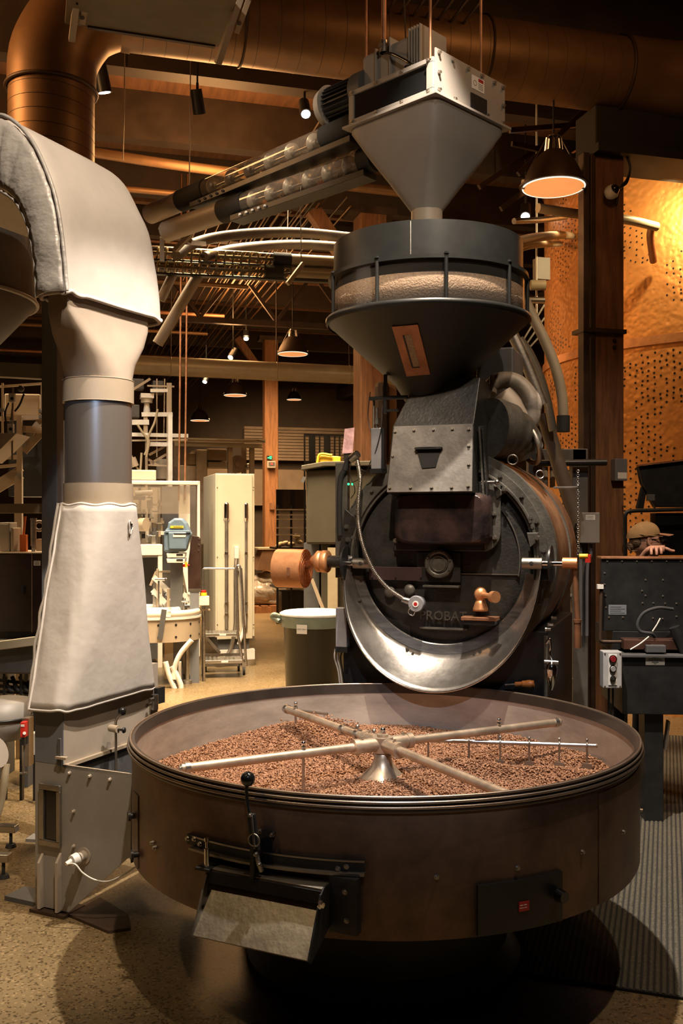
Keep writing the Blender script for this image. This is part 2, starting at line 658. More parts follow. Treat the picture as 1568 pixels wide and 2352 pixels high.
M['terrazzo'] = terrazzo()
room_box('floor', 'terrazzo', -13, 11, -5, 27, -.2, 0)
room_box('ceiling', 'roof_wood', -13, 11, -5, 27, 5.72, 5.9)
room_box('wall_back', 'wall', -13, 11, 26.6, 26.9, 0, 5.72)
room_box('wall_left', 'wall', -13.2, -12.9, -5, 27, 0, 5.72)
room_box('wall_right', 'wall', 10.7, 11, -5, 27, 0, 5.72)
room_box('wall_front', 'wall', -13, 11, -5.3, -5, 0, 5.72)
ti = 0
for i, y in enumerate([3.7, 5.1, 6.55, 7.9, 9.35, 10.9, 12.5, 14.2, 16, 18, 20.2, 22.5, 24.8]):
    ti += 1
    room_box('trim_%d' % ti, 'beam', -12.5, 10.5, y, y + .17, 5.26, 5.72)
for x in (-7.2, 7.2):
    ti += 1
    room_box('trim_%d' % ti, 'beam', x, x + .16, -4.9, 26.5, 5.02, 5.27)
# smaller purlins seen lit between the beams far away
for i, y in enumerate([11.7, 13.3, 15.1, 17, 19.1]):
    ti += 1
    room_box('trim_%d' % ti, 'roof_wood', -9, 6, y, y + .1, 5.42, 5.52)
# girder on the brown column at the right, and its lighter lower face
gd = thing('roof_girder', 'dark riveted girder resting on the brown column at right', 'girder', (0, 0, 0), B.a)
cw = B.loc(W(1388, 800, 7.2))
MB().bx(cw.x - .16, cw.x + 4.5, cw.y - .15, cw.y + .15, 4.36, 4.66).build('web', 'girder', gd, .01)
MB().bx(cw.x - .18, cw.x + 4.5, cw.y - .22, cw.y + .22, 4.30, 4.36).build('bottom_flange', 'girder', gd)
for i in range(6):
    u = cw.x - .1 + i * .9
    MB().bar((u, cw.y, 4.66), (u + .45, cw.y, 5.2), .07, .07).build('truss_bar', 'girder', gd)
    MB().bar((u + .9, cw.y, 4.66), (u + .45, cw.y, 5.2), .07, .07).build('truss_bar', 'girder', gd)
# window with bluish night light above the girder, right
# far wall pale band and openings, seen between the trash can and the cabinet
room_box('trim_40', 'wall_pale', 3.5, 8.5, 26.3, 26.6, 2.0, 3.0)
sh = thing('roller_shutter', 'brown ribbed roller shutter on the far wall above the pale band', 'shutter', B.o + B.ux * 6.1 + B.uy * 26.2, B.a)
for k in range(11):
    MB().bx(-1.6, 1.9, 0, .08, 3.25 + k * .085, 3.32 + k * .085).build('slat', 'wall_pale', sh)

# ------------------------------------------------------------------ rubber mat
MT = Frame(*W(1385, 2270, 3.384).xy, -18.6)
mt = tag(None, '', '') if False else fthing('rubber_mat', 'dark ribbed anti fatigue mat on the floor right of the cooling tray', 'mat', MT)
MB().bx(-.55, 2.4, 0, 4.2, .001, .010).build('backing', 'rubber', mt)
mb = MB()
for i in range(132):
    x = -.54 + i * .02225
    mb.prism([(x, .004, .010), (x + .016, .004, .010), (x + .012, .004, .0135), (x + .004, .004, .0135)], (0, 4.19, 0))
M['mat_rib'] = mat('mat_rib', (.13, .115, .085), .6, 0, .3, 60, .6, 160)
rb = mb.build('rib', 'mat_rib', mt)
rb['kind'] = 'stuff'

# ------------------------------------------------------------------ cooling tray
TC = Vector((.158, 3.697, 0))
TR = .94


def wallpt(px, py=None, z=None, R=TR):
    """front point of the tray wall a photo column shows; returns (local angle a, point local, outward normal)."""
    k = (px - HX) / K
    A = k * k + 1
    Bq = -2 * (k * TC.x + TC.y)
    Cq = TC.x ** 2 + TC.y ** 2 - R * R
    y = (-Bq - math.sqrt(max(0, Bq * Bq - 4 * A * Cq))) / (2 * A)
    x = k * y
    p = Vector((x - TC.x, y - TC.y, z if z is not None else CH - (py - HY) / K * y))
    return math.atan2(p.y, p.x), p, Vector((p.x, p.y, 0)).normalized()


tray = thing('cooling_tray', 'large round brown steel cooling tray heaped with roasting coffee, black triple rim', 'tray', TC)
MB().lathe([(TR, .44), (TR, .83)], n=160).lathe([(.93, .44), (.93, .80)], n=160).build('outer_wall', 'tray_out', tray)
MB().lathe([(.93, .84), (.925, .60), (.92, .56)], n=160).build('inner_wall', 'tray_in', tray)
MB().ring([(.93, .440), (.90, .425), (.2, .425), (.2, .445), (.93, .452)], n=96).build('bottom_plate', 'black', tray)
MB().ring([(.925, .565), (.2, .565), (.2, .575), (.925, .575)], n=96).build('perforated_floor', 'steel_dull', tray)
MB().ring([(.941, .806), (.950, .808), (.952, .812), (.952, .818), (.941, .820)], n=160).build('rim_band', 'rim', tray)  # lower lip in dark steel, put in as the shadow under the rings
for z, r, m in ((.852, .945, 'rim_bright'), (.838, .950, 'rim_bright'), (.824, .953, 'rim_bright')):
    MB().torus((0, 0, z), r, .0048, n=160, m=10).build('rim_ring', m, tray)
MB().ring([(.926, .812), (.945, .812), (.945, .853), (.930, .853)], n=160).build('rim_band', 'rim', tray)
for k in (0,):
    MB().ring([(.30, .0), (.52, .0), (.52, .03), (.47, .10), (.47, .425), (.30, .425)], n=64).build('plenum', 'black', tray)
for a in (.5, 1.57, 2.6):
    MB().bx(-.04, .04, -.04, .04, 0, .43).build('leg', 'black', tray).location = (math.cos(a) * .62, math.sin(a) * .62, 0)
a_, p_, n_ = wallpt(1378, 1900)
MB().ring([(TR + .0005, .445), (TR + .0025, .445), (TR + .0025, .79), (TR + .0005, .79)], n=14, a0=a_ - .012, a1=a_ + .5).build('wall_overlap_sheet', 'tray_out', tray)
for px, py in ((1002, 2014), (1187, 1993), (1335, 1956), (1428, 1910), (1469, 1861), (625, 1913)):
    a_, p_, n_ = wallpt(px, py)
    bolt(tray, p_, n_, .006, .010, 'steel')
# access door low on the right
a0 = wallpt(1094, 2080)[0]
a1 = wallpt(1285, 2080)[0]
dr = MB().ring([(TR + .001, .445), (TR + .012, .445), (TR + .012, .592), (TR + .001, .592)], n=20, a0=a0, a1=a1).build('access_door', 'black', tray)
a_, p_, n_ = wallpt(1197, z=.515)
Rz = facing(n_)
MB(Matrix.Translation(p_ + n_ * .0125) @ Rz.to_4x4()).box((0, 0, .001), (.036, .028, .002)).build('name_plate', 'plate_red', dr)
for dx in (-.009, .004):
    MB(Matrix.Translation(p_ + n_ * .0147) @ Rz.to_4x4()).box((dx, .004, 0), (.010, .003, .0006)).box((dx, -.004, 0), (.012, .002, .0006)).build('lettering', 'paper', dr)
a_, p_, n_ = wallpt(1270, z=.53)
MB().cyl(p_ + n_ * .012, p_ + n_ * .024, .010, .007).cyl(p_ + n_ * .024, p_ + n_ * .05, .021, .017).build('door_knob', 'black_gloss', dr)
# hinge rail above the discharge chute (two curved bars)
a0 = wallpt(437, z=.64)[0]
a1 = wallpt(838, z=.64)[0]
MB().ring([(TR + .001, .642), (TR + .014, .642), (TR + .014, .672), (TR + .001, .672)], n=30, a0=a0, a1=a1).build('slide_rail', 'black', tray)
MB().ring([(TR + .012, .634), (TR + .032, .634), (TR + .032, .641), (TR + .012, .641)], n=30, a0=a0 + .03, a1=a1).build('slide_rail', 'steel_dull', tray)
MB().ring([(TR + .013, .668), (TR + .016, .668), (TR + .016, .673), (TR + .013, .673)], n=30, a0=a0 + .03, a1=a1).build('rail_edge', 'steel', tray)
for px, z in ((468, .655), (455, .665), (797, .655), (778, .648), (440, .66)):
    a_, p_, n_ = wallpt(px, z=z)
    bolt(tray, p_ + n_ * .014, n_, .006, .009, 'steel')

# discharge chute, local frame with -y outward
am = wallpt(592, z=.55)[0]
FC = Frame(TC.x, TC.y, math.degrees(am) + 90)
XC = Matrix.Rotation(FC.a, 4, 'Z')


def cM():
    return MB(XC)


ch_l = FC.at(462, 2050, -TR - .09).x
ch_r = FC.at(724, 2090, -TR - .09).x
Y0 = -TR + .03
YL = -TR - .135
chute = cM().bx(ch_l, ch_r, Y0 - .082, Y0 - .015, .606, .612).build('chute', 'steel_dull', tray, .001)
# hood front lip (black), side cheeks, sloped slide
cM().prism([(ch_l, -TR - .052, .606), (ch_r, -TR - .052, .606), (ch_r, -TR - .056, .572), (ch_l, -TR - .056, .572)], (0, -.006, 0)).build('hood_lip', 'black', chute)
for x0, sgn in ((ch_l - .004, 0), (ch_r - .002, 1)):
    pts = [(x0, Y0 - .02, .612), (x0, -TR - .042, .612), (x0, -TR - .062, .598), (x0, YL, .445), (x0, YL + .012, .432), (x0, Y0 - .02, .50)]
    cM().prism(pts, (.006, 0, 0)).build('side_cheek', 'black' if sgn else 'steel_dull', chute)
cM().prism([(ch_l, Y0 - .04, .60), (ch_r, Y0 - .04, .60), (ch_r, YL, .445), (ch_l, YL, .445)], (0, .004, -.005)).build('slide', 'steel_dull', chute)
cM().bx(ch_r, ch_r + .085, -TR - .004, -TR + .03, .475, .632).build('mount_plate', 'black', chute)
cM().bx(ch_l - .03, ch_l + .01, -TR - .01, -TR + .03, .55, .63).build('mount_plate', 'black', chute)
for x, z in ((ch_r + .05, .595), (ch_r + .055, .515)):
    bolt(chute, XC @ Vector((x, -TR - .004, z)), XC @ Vector((0, -1, 0)), .006, .007, 'steel_dull')
bolt(chute, XC @ Vector((ch_r + .004, -TR - .07, .575)), XC @ Vector((1, -.2, 0)), .009, .012, 'chrome')
# spring plunger post at the left
pp = FC.at(475, 1990, -TR - .05)
cM().cyl((pp.x, pp.y, .612), (pp.x, pp.y, .668), .008).cyl((pp.x, pp.y, .668), (pp.x, pp.y, .690), .0045).cyl((pp.x, pp.y, .690), (pp.x, pp.y, .700), .008).build('plunger', 'chrome', chute)
cM().bx(pp.x - .03, pp.x + .02, pp.y - .018, pp.y + .05, .606, .613).build('plunger_plate', 'black', chute)
# lever with ball grip
ly = -TR - .055
lb = FC.at(569, 1789, ly)
l1 = FC.at(574, 1850, ly)
l2 = FC.at(576, 1878, ly)
l3 = FC.at(587, 1955, ly)
l4 = FC.at(600, 2000, ly + .01)
lever = cM().tube([lb, FC.at(566, 1815, ly), FC.at(568, 1845, ly), l2], .0052).build('lever', 'black', tray)
cM().sphere(lb, .0215, 24).build('ball_grip', 'black_gloss', lever)
cM().bar(l2 + Vector((0, 0, .012)), l3, .026, .016).build('toggle_grip', 'black', lever, .004)
cM().bar(l2 + Vector((.010, -.012, .01)), l3 + Vector((.004, -.012, .01)), .005, .006).build('toggle_bar', 'cast2', lever, .001)
cM().tube([l3, FC.at(592, 1978, ly), l4], .008).build('toggle_link', 'steel_dull', lever)
cM().torus(FC.at(583, 1930, ly - .012), .018, .002, (0, 1, 0)).build('split_ring', 'steel_dull', lever)
for q in (FC.at(575, 1872, ly - .01), FC.at(596, 1985, ly - .005), FC.at(588, 1962, ly - .01)):
    bolt(lever, XC @ q, XC @ Vector((0, -1, 0)), .005, .009, 'steel')
b1 = FC.at(592, 1903, -TR - .004)
b2 = FC.at(634, 1990, -TR - .004)
cM().prism([(b1.x, -TR - .005, b1.z), (b2.x, -TR - .005, b1.z), (b2.x - .012, -TR - .005, b1.z - .03), (b2.x - .018, -TR - .005, b2.z - .02), (b1.x + .010, -TR - .005, b2.z - .02), (b1.x + .006, -TR - .005, b1.z - .05)],
           (0, -.006, 0)).build('lever_bracket', 'black', lever)
cM().bx(b1.x + .012, b1.x + .024, -TR - .07, -TR, b2.z - .02, b1.z - .03).build('bracket_rib', 'black', lever)
for px, py in ((597, 1908), (626, 1916)):
    q = FC.at(px, py, -TR - .011)
    bolt(lever, XC @ q, XC @ Vector((0, -1, 0)), .0055, .014, 'chrome')
# hinge fittings on the left flank of the tray
for px, z in ((312, .62), (318, .50)):
    a_, p_, n_ = wallpt(px, z=z)
    MB().cyl(p_ - n_ * .01, p_ + n_ * .02, .010).cyl(p_ + n_ * .02, p_ + n_ * .028, .018, .016).build('side_latch', 'black', tray)
a_, p_, n_ = wallpt(322, z=.56)
MB().ring([(TR, .452), (TR + .004, .452), (TR + .004, .70), (TR, .70)], n=6, a0=a_ - .10, a1=a_ - .02).build('side_hatch', 'tray_out', tray)
bolt(tray, wallpt(352, z=.585)[1], wallpt(352, z=.585)[2], .006, .012, 'steel_dull')
bolt(tray, wallpt(358, z=.575)[1], wallpt(358, z=.575)[2], .006, .012, 'steel_dull')


# ------------------------------------------------------------------ coffee in the tray (uncountable: one object)
def bean_h(x, y):
    """surface height at tray-local x, y"""
    h = .652 + .010 * np.sin(x * 5 + y * 3 + 1) + .006 * np.sin(11 * x - 7 * y)
    r = np.hypot(x, y)
    # ridge pushed up by the rake on the right
    u = (x - .55) * .93 + (y - .05) * (-.35)
    v = (x - .55) * .35 + (y - .05) * .93
    h = h + .038 * np.exp(-(v / .085) ** 2) * np.exp(-(u / .38) ** 4) - .018 * np.exp(-((v - .17) / .07) ** 2) * np.exp(-(u / .38) ** 4)
    # heap thrown up at the back left
    h = h + .060 * np.exp(-((x + .27) / .17) ** 2 - ((y - .68) / .17) ** 2)
    # trough dragged by the front-left tine
    h = h - .012 * np.exp(-((np.hypot(x, y) - .46) / .02) ** 2) * ((y < .15) & (x < .25))
    h = h + .012 * np.clip((r - .55) / .4, 0, 1)
    return h


def beans():
    # bean template: 8 x 3 rings + poles, flat belly with a crease
    vt, ft = [], []
    nseg = 6
    for ph in (.25, .5, .75):
        for k in range(nseg):
            a = 2 * PI * k / nseg
            vt.append((math.cos(PI * ph) * -1.0, math.sin(PI * ph) * math.cos(a), math.sin(PI * ph) * math.sin(a) * (.75 if math.sin(a) > 0 else .42)))
    vt += [(-1, 0, 0), (1, 0, 0)]
    p0, p1 = 18, 19
    for k in range(nseg):
        l = (k + 1) % nseg
        ft.append((p0, l, k))
        for r in (0, 1):
            ft.append((r * 6 + k, r * 6 + l, (r + 1) * 6 + l))
            ft.append((r * 6 + k, (r + 1) * 6 + l, (r + 1) * 6 + k))
        ft.append((p1, 12 + k, 12 + l))
    vt = np.array(vt) * np.array([.0060, .0042, .0036])
    ft = np.array(ft)
    N = 47000
    r = .915 * np.sqrt(rng.random(N))
    a = rng.random(N) * 2 * PI
    x, y = r * np.cos(a), r * np.sin(a)
    z = bean_h(x, y) + rng.random(N) * .006 - .001
    # a spray of beans in the air round the rake at the back left
    M_ = 500
    xs = -.19 + rng.normal(0, .085, M_)
    ys = .72 + rng.normal(0, .05, M_)
    zs = bean_h(xs, ys) + np.abs(rng.normal(0, .014, M_))
    x, y, z = np.r_[x, xs], np.r_[y, ys], np.r_[z, zs]
    ok = np.hypot(x, y) < .918
    x, y, z = x[ok], y[ok], z[ok]
    N = len(x)
    # random rotations
    q = rng.normal(size=(N, 4)) * np.array([1, .38, .38, 1.0])
    q /= np.linalg.norm(q, axis=1)[:, None]
    w, i, j, k = q.T
    R = np.empty((N, 3, 3))
    R[:, 0, 0] = 1 - 2 * (j * j + k * k); R[:, 0, 1] = 2 * (i * j - k * w); R[:, 0, 2] = 2 * (i * k + j * w)
    R[:, 1, 0] = 2 * (i * j + k * w); R[:, 1, 1] = 1 - 2 * (i * i + k * k); R[:, 1, 2] = 2 * (j * k - i * w)
    R[:, 2, 0] = 2 * (i * k - j * w); R[:, 2, 1] = 2 * (j * k + i * w); R[:, 2, 2] = 1 - 2 * (i * i + j * j)
    s = rng.uniform(.85, 1.15, N)
    V = np.einsum('nij,vj->nvi', R, vt) * s[:, None, None] + np.stack([x, y, z], 1)[:, None, :]
    nv = len(vt)
    F = (ft[None] + (np.arange(N) * nv)[:, None, None]).reshape(-1)
    V = V.reshape(-1, 3)
    # the bed beneath the loose top layer
    gx = np.linspace(-.92, .92, 90)
    X, Y = np.meshgrid(gx, gx, indexing='ij')
    rr = np.hypot(X, Y)
    sc = np.where(rr > .925, .925 / np.maximum(rr, 1e-6), 1)
    X, Y = X * sc, Y * sc
    Z = bean_h(X, Y) - .003
    base = len(V)
    V = np.vstack([V, np.stack([X, Y, Z], -1).reshape(-1, 3)])
    quads = []
    idx = np.arange(90 * 90).reshape(90, 90) + base
    a_ = np.stack([idx[:-1, :-1], idx[1:, :-1], idx[1:, 1:]], -1).reshape(-1, 3)
    b_ = np.stack([idx[:-1, :-1], idx[1:, 1:], idx[:-1, 1:]], -1).reshape(-1, 3)
    F = np.r_[F, a_.reshape(-1), b_.reshape(-1)]
    me = bpy.data.meshes.new('coffee_beans')
    me.vertices.add(len(V))
    me.vertices.foreach_set('co', V.astype(np.float32).ravel())
    me.loops.add(len(F))
    me.loops.foreach_set('vertex_index', F.astype(np.int32))
    nf = len(F) // 3
    me.polygons.add(nf)
    me.polygons.foreach_set('loop_start', np.arange(0, nf * 3, 3, dtype=np.int32))
    me.polygons.foreach_set('use_smooth', np.ones(nf, dtype=bool))
    at = me.attributes.new('tint', 'FLOAT', 'POINT')
    t = np.r_[np.repeat(rng.random(N), nv), np.full(90 * 90, .1)]  # bed gets a dark tint, painting the shade in gaps between beans
    at.data.foreach_set('value', t.astype(np.float32))
    me.update()
    me.validate()
    m = bpy.data.materials.new('roasted_coffee')
    m.use_nodes = True
    nt = m.node_tree
    b = nt.nodes['Principled BSDF']
    b.inputs['Roughness'].default_value = .48
    b.inputs['Specular IOR Level'].default_value = .35
    an = nt.nodes.new('ShaderNodeAttribute')
    an.attribute_name = 'tint'
    r_ = nt.nodes.new('ShaderNodeValToRGB')
    r_.color_ramp.elements[0].color = (.19, .085, .042, 1)
    r_.color_ramp.elements[1].color = (.43, .22, .12, 1)
    nt.links.new(an.outputs['Fac'], r_.inputs[0])
    nt.links.new(r_.outputs[0], b.inputs['Base Color'])
    me.materials.append(m)
    o = bpy.data.objects.new('coffee_beans', me)
    o.location = TC
    COL.objects.link(o)
    tag(o, 'bed of light brown roasted coffee beans filling the round cooling tray', 'coffee beans', kind='stuff')


beans()

# ------------------------------------------------------------------ stirring cross in the tray
st = thing('stirring_arms', 'worn brass coloured four armed stirring cross with rakes over the coffee', 'stirrer', TC + Vector((0, 0, 0)))
MB().lathe([(.0, .60), (.085, .60), (.090, .655), (.072, .672), (.045, .70), (.034, .73), (.032, .79), (.0, .79)], n=48).build('hub_cone', 'brass', st)
MB().cyl((0, 0, .755), (0, 0, .812), .040, n=28).cyl((0, 0, .812), (0, 0, .822), .022).build('hub_body', 'brass', st)
MB().hexa((0, 0, .822), (0, 0, 1), .014, .010).sphere((0, 0, .838), .011).build('acorn_nut', 'chrome', st)
za = .785
ang = []
for nm, px, py, L in (('a', 418, 1765, .80), ('b', 1273, 1660, .86), ('c', 1130, 1812, .80), ('d', 662, 1630, .80)):
    k = (CH - za) * K / (py - HY)
    p = Vector(((px - HX) / K * k, k, za)) - TC
    p.z = 0
    ang.append(p.normalized())
arms = []
for dvec, L in zip(ang, (.80, .86, .82, .80)):
    z = Vector((0, 0, za))
    arm = MB().cyl(z + dvec * .10, z + dvec * L, .0165, n=20).build('arm', 'brass', st)
    MB().cyl(z, z + dvec * .125, .027, .026, n=22).cyl(z + dvec * .105, z + dvec * .128, .030, n=22).build('arm_socket', 'brass', arm)
    MB().cyl(z + dvec * (L - .03), z + dvec * (L - .012), .020, n=20).cyl(z + dvec * L, z + dvec * (L + .008), .013, .009, n=16).build('end_cap', 'steel', arm)
    bolt(arm, z + dvec * .09 + Vector((0, 0, .026)), (0, 0, 1), .006, .01, 'brass')
    arms.append(arm)


def drop_rod(dvec, t, zb, arm, up=.045):
    p = Vector((0, 0, za)) + dvec * t
    MB().cyl((p.x, p.y, zb), (p.x, p.y, za + up * .6), .0055, n=12).build('drop_rod', 'steel', arm)
    MB().cyl((p.x, p.y, za + up * .35), (p.x, p.y, za + up * .6), .010, .009, n=14).sphere((p.x, p.y, za + up * .85), .009, 14).build('acorn_nut', 'chrome', arm)


drop_rod(ang[0], .335, .645, arms[0])
drop_rod(ang[1], .545, .735, arms[1])
drop_rod(ang[3], .70, .735, arms[3])
MB().cyl(Vector((0, 0, za)) + ang[3] * .28, Vector((0, 0, za)) + ang[3] * .30, .021).cyl(Vector((0, 0, za)) + ang[3] * .17, Vector((0, 0, za)) + ang[3] * .19, .021).build('clamp_band', 'steel', arms[3])


def wpx(px, py, z):
    d = (CH - z) * K / (py - HY)
    return Vector(((px - HX) / K * d, d, z)) - TC


# rake with tines on the right, hanging from arm b
r0, r1 = wpx(905, 1697, .742), wpx(1368, 1713, .742)
rake = MB().cyl(r0, r1, .0085, n=14).build('rake_rod', 'steel', arms[1])
MB().cyl(r1, r1 + (r1 - r0).normalized() * .006, .010, .007, n=14).build('end_cap', 'brass', rake)
L = (r1 - r0)
for px in (985, 1080, 1152, 1218, 1286, 1348):
    t = (px - 905) / (1368 - 905)
    p = r0 + L * t
    MB().cyl((p.x, p.y, .665), (p.x, p.y, .762), .0042, n=10).sphere((p.x, p.y, .764), .006, 10).torus(p, .011, .004, L, n=16, m=6).build('tine', 'steel_dull', rake)
    MB().prism([(p.x - .02, p.y, .64), (p.x + .014, p.y - .02, .64), (p.x + .014, p.y - .02, .672), (p.x - .02, p.y, .672)], (.003, .004, 0)).build('paddle', 'steel_dull', rake)
# rake on the back-left arm
q0, q1 = wpx(690, 1632, .765), wpx(752, 1640, .765)
MB().cyl(q0, q1, .006, n=12).build('rake_rod', 'steel', arms[3])
q0, q1 = wpx(800, 1672, .745), wpx(885, 1695, .745)
rk = MB().cyl(q0, q1, .0075, n=12).build('rake_rod', 'steel', arms[3])
for t in (.25, .7):
    p = q0.lerp(q1, t)
    MB().sphere((p.x, p.y, .762), .009, 12).cyl((p.x, p.y, .66), (p.x, p.y, .76), .004, n=8).build('tine', 'steel_dull', rk)
# ------------------------------------------------------------------ air destoner: grey cabinet, jackets, clear duct, elbow (left)
D = Frame(-1.154, 4.0, -25)
ds = fthing('destoner', 'grey steel destoner cabinet with open hopper left of the cooling tray', 'machine', D)
zt = D.at(145, 1757, 0).z
xr = D.at(300, 1781, 0).x
body = MB().prism([(-.15, 0, 0.02), (.03, 0, 0.02), (xr, 0, D.at(302, 1965, 0).z), (xr + .004, 0, zt), (0, 0, zt), (0, 0, zt), (-.15, 0, zt)], (0, .004, 0))
body.build('front_panel', 'grey', ds)
MB().bx(-.15, 0, .004, .66, zt - .05, .96).build('duct_body', 'grey_warm', ds)
MB().bx(-.151, -.0005, -.001, .004, zt, .95).build('column_front', 'grey_blue', ds)
MB().bx(-.15, 0, .004, .06, .02, zt - .05).build('column_front', 'grey', ds)
# hopper opening: left, rear and sloping plates
MB().bx(0, xr, .0, .014, zt - .012, zt).build('hopper_rim', 'tan', ds)
MB().bx(-.002, .016, .0, .55, zt - .012, zt + .002).build('hopper_rim', 'tan', ds)
MB().bx(0, xr, .54, .55, .18, zt).build('hopper_rear', 'grey_dark', ds)
MB().bx(-.004, 0, .004, .55, .10, zt - .012).build('hopper_side', 'grey_dark', ds)
MB().bx(xr - .004, xr, .004, .55, .27, zt - .02).build('hopper_side', 'grey_dark', ds)
MB().prism([(.03, .01, .12), (xr - .01, .01, .35), (xr - .01, .53, .35), (.03, .53, .12)], (0, 0, .006)).build('hopper_slope', 'black', ds)
MB().prism([(.20, .10, .42), (.34, .10, .50), (.34, .36, .50), (.20, .36, .40)], (0, 0, .005)).build('inner_flap', 'grey_warm', ds)
# window frame on the column
w0, w1 = D.at(93, 1795, -.004), D.at(141, 1947, -.004)
fr_ = MB()
x0, x1, z1, z0 = w0.x, w1.x, w0.z - .004, w1.z
t = .024
for b in ((x0, x1, z0, z0 + t), (x0, x1, z1 - t, z1), (x0, x0 + t, z0 + t, z1 - t), (x1 - t * .8, x1, z0 + t, z1 - t)):
    fr_.bx(b[0], b[1], -.016, 0, b[2], b[3])
wf = fr_.build('window_frame', 'steel_dull', ds, .003)
MB().bx(x0 + .012, x1 - .012, -.005, -.001, z0 + .012, z1 - .012).build('pane', 'black_gloss', wf)
# angle irons below the window
for px in (92, 133):
    q = D.at(px, 1960, -.01)
    zb = .02
    MB().prism([(q.x, -.001, q.z), (q.x, -.028, q.z - .035), (q.x, -.028, zb), (q.x, -.001, zb)], (.012, 0, 0)).build('angle_iron', 'grey_warm', ds)
MB().bx(-.155, .03, -.03, .10, 0, .014).build('base_plate', 'iron_brown', ds)
MB().bx(-.34, -.15, .02, .14, 0, .02).build('foot', 'grey_dark', ds)
MB().prism([(.03, .0, .0), (.28, -.06, 0), (.34, .0, 0), (.26, .10, 0), (.03, .2, 0)], (0, 0, .012)).build('foot', 'iron_brown', ds)
for px, py in ((160, 1775), (207, 1782), (253, 1790), (170, 1863), (170, 1943)):
    bolt(ds, D.at(px, py, -.001), (0, -1, 0), .006, .014, 'grey_warm')
# latch on the corner
q = D.at(137, 1735, -.006)
MB().bx(q.x - .008, q.x + .008, -.012, 0, q.z - .045, q.z + .07).build('latch', 'grey_dark', ds)
MB().bx(q.x - .01, q.x + .045, -.022, -.004, q.z - .012, q.z - .002).build('latch_arm', 'tan', ds)
# sight port with cable
c = D.at(193, 1965, 0)
port = MB().cyl(c + Vector((0, 0, 0)), c + Vector((0, -.004, 0)), .034, n=28).cyl(c, c + Vector((0, -.035, 0)), .022, .020, n=24).build('sight_port', 'grey_warm', ds)
MB().cyl(c + Vector((-.006, -.035, -.002)), c + Vector((-.012, -.062, -.004)), .025, .022, n=24).build('plug', 'offwhite', port)
MB().cyl(c + Vector((-.012, -.062, -.004)), c + Vector((-.02, -.085, -.012)), .011, .010).build('cable_boot', 'offwhite', port)
e1 = D.at(312, 1990, .02)
MB().tube([c + Vector((-.02, -.085, -.012)), D.at(172, 1985, -.08), D.at(190, 2005, -.07), D.at(218, 2021, -.05), D.at(250, 2024, -.02), D.at(285, 2008, 0), e1], .0035, n=8).build('cable', 'offwhite', port)
# handle rod with ball
hb = D.at(281, 1634, .28)
hx = D.at(266, 1700, .28)
hd = MB().tube([D.at(266, 1778, .28), hx, D.at(265, 1668, .28), D.at(268, 1650, .28), hb], .006).build('flap_handle', 'steel_dull', ds)
MB().sphere(hb, .019, 20).build('ball_grip', 'black_gloss', hd)
cc = D.at(262, 1673, .26)
MB().cyl(cc + Vector((-.02, 0, 0)), cc + Vector((.03, -.01, 0)), .016).build('clamp', 'tan', hd)
MB().cyl(cc + Vector((.03, -.01, 0)), cc + Vector((.055, -.012, 0)), .005).sphere(cc + Vector((.062, -.012, 0)), .013, 10, (.6, 1, 1)).build('wing_knob', 'black', hd)
# bracket at the rear corner, beside the tray
q = D.atx(362, 1600, .03)
MB().bx(q.x, q.x + .02, q.y - .03, q.y + .03, q.z - .03, q.z + .045).build('hinge_block', 'black', ds)
MB().cyl(q + Vector((.02, -.05, -.05)), q + Vector((.02, -.05, .02)), .016).cyl(q + Vector((.02, -.09, .0)), q + Vector((.02, -.05, 0)), .009).build('hinge_pin', 'steel', ds)

TY = D.atx(226, 1000, -.075).y
TX = -.075
TRD = .1465


def sring(cx, cy, hx_, hy_, z, e, n=72, f=None, zf=None):
    out = []
    for i in range(n):
        a = 2 * PI * i / n
        ca, sa = math.cos(a), math.sin(a)
        x = abs(ca) ** (2 / e) * math.copysign(1, ca) * hx_
        y = abs(sa) ** (2 / e) * math.copysign(1, sa) * hy_
        k = 1 + (f(a) if f else 0)
        out.append(Vector((cx + x * k, cy + y * k, z + (zf(a, x, y) if zf else 0))))
    return out


# lower jacket
zA, zBt = D.at(145, 1632, 0).z, D.at(226, 1160, TY).z
jk = fthing('lower_duct_jacket', 'silver padded cloth jacket flaring over the lower duct, small torn hole near top', 'jacket', D)
rings = []
nr = 26
bx0, bx1 = D.at(66, 1625, .0).x, .035
by0, by1 = -.035, D.atx(365, 1580, .03).y
for i in range(nr + 1):
    t = i / nr
    s = t ** .95
    hx_ = (bx1 - bx0) / 2 * (1 - s) + (TRD + .012) * s
    hy_ = (by1 - by0) / 2 * (1 - s) + (TRD + .012) * s
    cx = (bx0 + bx1) / 2 * (1 - s) + TX * s
    cy = (by0 + by1) / 2 * (1 - s) + TY * s
    e = 5.5 * (1 - s) + 2.1 * s
    w = lambda a, t=t: .014 * math.sin(3 * a + 5 * t) * (1 - t) + .006 * math.sin(7 * a - 9 * t + 1) + .004 * math.sin(13 * a + 14 * t)
    rings.append(sring(cx, cy, hx_, hy_, zA + (zBt - zA) * t, e, 96, w, (lambda a, x, y, t=t: (.004 * math.sin(4 * a + .6) + .002 * math.sin(9 * a)) * (1 - t) ** 3)))
rings[-1] = [p + Vector((0, 0, .004 * math.sin(8 * i / 96 * 2 * PI))) for i, p in enumerate(rings[-1])]
MB().loft(rings, caps=False).build('cloth', 'fabric', jk, solid=.010)
MB().tube(rings[0] + [rings[0][0]], .007, n=8, sub=2).build('hem', 'fabric', jk)
MB().tube(rings[-1] + [rings[-1][0]], .007, n=8, sub=2).build('hem', 'fabric', jk)
